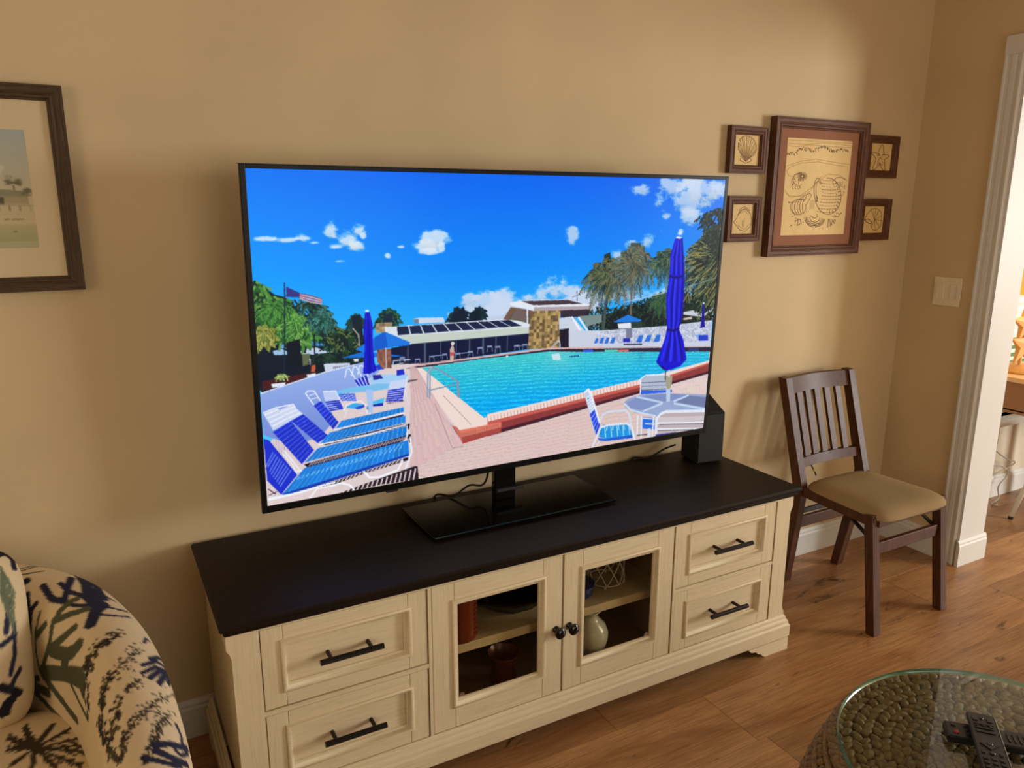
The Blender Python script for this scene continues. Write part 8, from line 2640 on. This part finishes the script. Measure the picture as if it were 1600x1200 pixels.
# ------------------------------------------------------------------ woven coffee table with glass top
TCX, TCY, TR, TZT = .839, -1.504, .327, .450
ct = thing('coffee_table', (TCX, TCY, 0), 'round woven brown coffee table in front of the console', 'table')
def drum_r(z): return .328+.066*math.sin(math.pi*min(1, max(0, (z-.0)/.43)))
MB().lathe([(.0, .0), (.285, 0)]+[(drum_r(z)-.008, z) for z in np.linspace(.02, .40, 10)]+[(.318, .420), (.0, .420)], TCX, TCY, 40).obj('core', 'table_core', ct)
bmk = bmesh.new(); bmesh.ops.create_icosphere(bmk, subdivisions=2, radius=1); bmk.verts.index_update(); KV = [v.co.copy() for v in bmk.verts]; KF = [[v.index for v in f.verts] for f in bmk.faces]; bmk.free()
weave = MB(); Rk = random.Random(5)
def knot(p, t, nrm, sz, tilt):
    t = Vector(t).normalized(); nrm = Vector(nrm).normalized(); b = nrm.cross(t); t2 = t*math.cos(tilt)+b*math.sin(tilt); b2 = nrm.cross(t2); p = Vector(p)
    a, bb2, c_ = sz*Rk.uniform(.60, .78), sz*Rk.uniform(.36, .46), sz*Rk.uniform(.34, .42)
    weave.add([tuple(p+t2*(v.x*a)+b2*(v.y*bb2*(1+.25*v.x))+nrm*(v.z*c_)) for v in KV], KF)
z = .018; rw = 0
while z < .415:
    r = drum_r(z); m = int(2*math.pi*r/.024)
    for k in range(m):
        a = 2*math.pi*(k+.5*(rw % 2))/m+Rk.uniform(-.01, .01); knot((TCX+r*math.cos(a), TCY+r*math.sin(a), z), (-math.sin(a), math.cos(a), 0), (math.cos(a), math.sin(a), 0.05), .0225, .6 if rw % 2 else -.6)
    z += .019; rw += 1
m = 96
for k in range(m):
    a = 2*math.pi*k/m; knot((TCX+.335*math.cos(a), TCY+.335*math.sin(a), .4215), (-math.sin(a), math.cos(a), 0), (.7*math.cos(a), .7*math.sin(a), .7), .024, .5)
r = .325
while r > .02:
    m = max(5, int(2*math.pi*r/.023))
    for k in range(m):
        a = 2*math.pi*(k+.5*(rw % 2))/m+Rk.uniform(-.02, .02); knot((TCX+r*math.cos(a), TCY+r*math.sin(a), .4255+Rk.uniform(-.003, .002)), (-math.sin(a), math.cos(a), 0), (.1*math.cos(a), .1*math.sin(a), 1), .0225, .65 if rw % 2 else -.65)
    r -= .0185; rw += 1
o = weave.obj('weave', 'water_hyacinth', ct, True); o['kind'] = 'stuff'
gt = thing('glass_top', (TCX, TCY, .436), 'round clear glass top with a green edge on the woven table', 'glass top')
mb = MB().lathe([(.0, .0), (TR-.003, 0)], TCX, TCY, 72, .438, False).lathe([(TR-.003, .012), (.0, .012)], TCX, TCY, 72, .438, False); mb.obj('glass_disc', 'table_glass', gt)
MB().lathe([(TR-.003, 0), (TR, .003), (TR, .009), (TR-.003, .012)], TCX, TCY, 72, .438, False).obj('polished_edge', 'glass_edge_green', gt, True)

# remotes: built in local coordinates (length along +x), placed by their Empty
def remote(name, loc, rotz, roty, L, W, Hh, label):
    t = thing(name, loc, label, 'remote'); t.rotation_euler = (0, roty, rotz)
    bm = bmesh.new(); bmesh.ops.create_cube(bm, size=1)
    for q in bm.verts: q.co = Vector((q.co.x*L+L/2, q.co.y*W*(1 if q.co.z > 0 else .86), (q.co.z+.5)*Hh))
    bmesh.ops.bevel(bm, geom=bm.edges[:], offset=.003, segments=3, affect='EDGES'); MB().bm(bm).obj('body', 'remote_black', t, local=True)
    return t
def key(t, x, y, w, h, H, mat='button_black', rnd=False):
    if rnd:
        k_ = MB().lathe([(w/2, 0), (w/2, .0016), (w/2-.001, .0026)], x, y, 14, H-.0004); return k_.obj('button', mat, t, local=True)
    return MB().box(x-w/2, x+w/2, y-h/2, y+h/2, H-.001, H+.002, .0008).obj('button', mat, t, local=True)
GZ = .4502
ra = math.atan2(-.1105, .158)
r2 = remote('remote_control', (.798, -1.377, GZ), -.806, 0, .20, .052, .019, 'black remote with a red power button lying under the other remote')
key(r2, .016, .012, .009, .006, .019); key(r2, .018, -.010, .010, .010, .019, 'red_button', True)
for k in range(3):
    for y_ in (-.013, 0, .013): key(r2, .038+k*.014, y_, .008, .007, .019, rnd=(k != 1))
for k in range(4): key(r2, .112+k*.010, 0, .004, .026, .019)
for k in range(3): key(r2, .162+k*.011, 0, .005, .024, .019)
r1 = remote('remote_control', (.879, -1.396, GZ+.0195), -2.445, .0, .20, .052, .016, 'long black remote lying across the top of the other remote')
Hh = .016
for y_ in (-.013, .013): key(r1, .024, y_, .012, .009, Hh)
key(r1, .020, 0, .007, .007, Hh, rnd=True)
for k in range(3): key(r1, .040+k*.013, 0, .004, .034, Hh)
for y_ in (-.012, 0, .012): key(r1, .046, y_, .005, .007, Hh)
dm = MB().prism([(.085, 0), (.103, .017), (.121, 0), (.103, -.017)], 'z', Hh-.0005, Hh+.002).obj('direction_pad', 'button_black', r1, local=True)
key(r1, .103, 0, .011, .011, Hh+.001, rnd=True); key(r1, .130, 0, .010, .010, Hh, rnd=True); 
for y_ in (-.015, .015): key(r1, .130, y_, .009, .006, Hh)
for k in range(4):
    for y_ in (-.014, 0, .014): key(r1, .148+k*.013, y_, .007, .009, Hh)
MB().box(.004, .206, .0258, .0266, .008, .0145).obj('silver_edge', 'silver', r1, local=True)

# ------------------------------------------------------------------ side room: desk, lamp, stool, cord, blind
dk = thing('desk', (3.6, -.27, 0), 'brown wooden desk under the side room window', 'desk')
MB().box(2.985, 4.25, -.575, -.075, .725, .748, .003).obj('desk_top', 'desk_top_wood', dk)
for x0, x1 in ((3.0, 3.02), (4.215, 4.235)): MB().box(x0, x1, -.56, -.09, .580, .725).obj('side_apron', 'desk_wood', dk); MB().box(x0, x1, -.56, -.09, .592, .598).obj('apron_bead', 'desk_top_wood', dk)
for y0 in (-.555, -.115): MB().box(3.02, 4.215, y0, y0+.02, .60, .725).obj('long_apron', 'desk_wood', dk)
for x in (3.30, 4.19):
    for y in (-.53, -.12): MB().bar((x+.07*(1 if x < 3.6 else -1), y, .60), (x, y, 0), .034, .034, (0, 1, 0)).obj('leg', 'desk_wood', dk) if x > 3.6 else None
for y in (-.53, -.12): MB().box(3.64, 3.68, y-.02, y+.02, 0, .60).obj('leg', 'desk_wood', dk)
st = thing('stool', (3.50, -.34, 0), 'white metal stool with splayed legs under the desk', 'stool')
MB().lathe([(.0, 0), (.15, 0), (.155, .012), (.15, .026), (.0, .03)], 3.50, -.34, 28, .44).obj('seat', 'white_metal', st, True)
for fx, fy in ((3.228, -.227), (3.77, -.227), (3.23, -.50), (3.77, -.50)):
    tp = (3.50+(fx-3.5)*.35, -.34+(fy+.34)*.6, .445)
    MB().tube([tp, (fx, fy, .012)], [.013, .010], 10).obj('leg', 'white_metal', st, True); MB().lathe([(.011, 0), (.012, .014)], fx, fy, 10, 0).obj('rubber_foot', 'soft_black', st)
lp = thing('table_lamp', (3.155, -.20, .748), 'gold shaded table lamp with a starfish base on the desk', 'lamp')
MB().lathe([(.0, 0), (.098, 0), (.100, .008), (.094, .014), (.088, .016), (.084, .026), (.0, .030)], 3.155, -.20, 36, .748).obj('base', 'starfish_tan', lp, True)
def starfish(cx, cy, cz, r, th, rot):
    v = []; f = []; n = 10
    for sy in (-1, 1):
        v.append((cx, cy+sy*th*1.6, cz))
        for k in range(n):
            a = rot+2*math.pi*k/n; q = r if k % 2 == 0 else r*.40; v.append((cx+q*math.cos(a), cy+sy*th*(.35 if k % 2 == 0 else .8), cz+q*math.sin(a)))
    for k in range(n): f += [(0, 1+k, 1+(k+1) % n), (n+1, n+2+(k+1) % n, n+2+k), (1+k, n+2+k, n+2+(k+1) % n, 1+(k+1) % n)]
    return MB().add(v, f)
o = starfish(3.155, -.20, .875, .105, .014, math.radians(162)).obj('starfish', 'starfish_tan', lp); o = starfish(3.158, -.195, .975, .105, .014, math.radians(168)).obj('starfish', 'starfish_tan', lp)
MB().tube([(3.155, -.195, .77), (3.155, -.195, 1.15)], .008, 10).obj('stem', 'starfish_tan', lp)
sh_ = MB().lathe([(.118, 0), (.100, .24), (.098, .24), (.116, 0)], 3.165, -.195, 40, 1.112, False).obj('lamp_shade', 'lamp_shade_gold', lp, True)
MATS['lamp_shade_gold'].node_tree.nodes['Principled BSDF'].inputs['Emission Color'].default_value = (*lin((255, 186, 80)), 1); MATS['lamp_shade_gold'].node_tree.nodes['Principled BSDF'].inputs['Emission Strength'].default_value = .55
bl = bpy.data.lights.new('table_lamp_bulb', 'POINT'); bl.energy = 3; bl.color = (1, .76, .42); bl.shadow_soft_size = .04; bo = bpy.data.objects.new('table_lamp_bulb', bl); COL.objects.link(bo); bo.location = (3.165, -.195, 1.22)
cp = cr([(3.335, -.055, .405), (3.352, -.045, .317), (3.322, -.045, .301), (3.457, -.05, .222), (3.528, -.055, .195), (3.487, -.05, .171), (3.315, -.045, .150), (3.30, -.04, .19), (3.389, -.045, .195), (3.477, -.05, .16), (3.477, -.05, .12), (3.418, -.05, .077), (3.425, -.055, .02), (3.40, -.06, .006), (3.345, -.07, .006), (3.32, -.085, .006), (3.335, -.10, .006), (3.36, -.085, .006)], 130)
tag(MB().tube([tuple(p) for p in cp], .0036, 6).obj('lamp_cord', 'cable_grey', None, True), 'tangled grey cord hanging under the side room window', 'cord')
bd = thing('window_blind', (3.74, .03, .45), 'white slatted blind over the side room window', 'blind')
sl = MB().box(-.73, .73, -.012, .012, -.001, .001); sl.v = [(x_, y_*math.cos(.5)-z_*math.sin(.5), y_*math.sin(.5)+z_*math.cos(.5)) for x_, y_, z_ in sl.v]
sm = bpy.data.meshes.new('slat'); sm.from_pydata(sl.v, [], sl.f); sm.materials.append(MATS['blind_white'])
for k in range(38):
    o = bpy.data.objects.new('slat', sm); COL.objects.link(o); o.parent = bd; o.location = (0, 0, .045+k*.040)
MB().box(3.0, 4.48, .005, .05, 2.005, 2.045).obj('head_rail', 'blind_white', bd)
shb = thing('shrub', (3.9, 1.9, 0), 'green shrub outside the side room window', 'shrub')
for k in range(14):
    bm = bmesh.new(); bmesh.ops.create_icosphere(bm, subdivisions=3, radius=.34)
    for q in bm.verts: q.co *= 1+Rk.uniform(-.12, .12)
    MB().bm(bm, Matrix.Translation((3.2+Rk.uniform(-.2, 1.8), 1.9+Rk.uniform(-.3, .3), .34+(0 if k < 4 else Rk.uniform(0, 1.25))))).obj('leaf_clump', 'leaf_green', shb)
struct(MB().box(-4, 9, .16, 8, -.08, .0).obj('ground', 'leaf_green'))
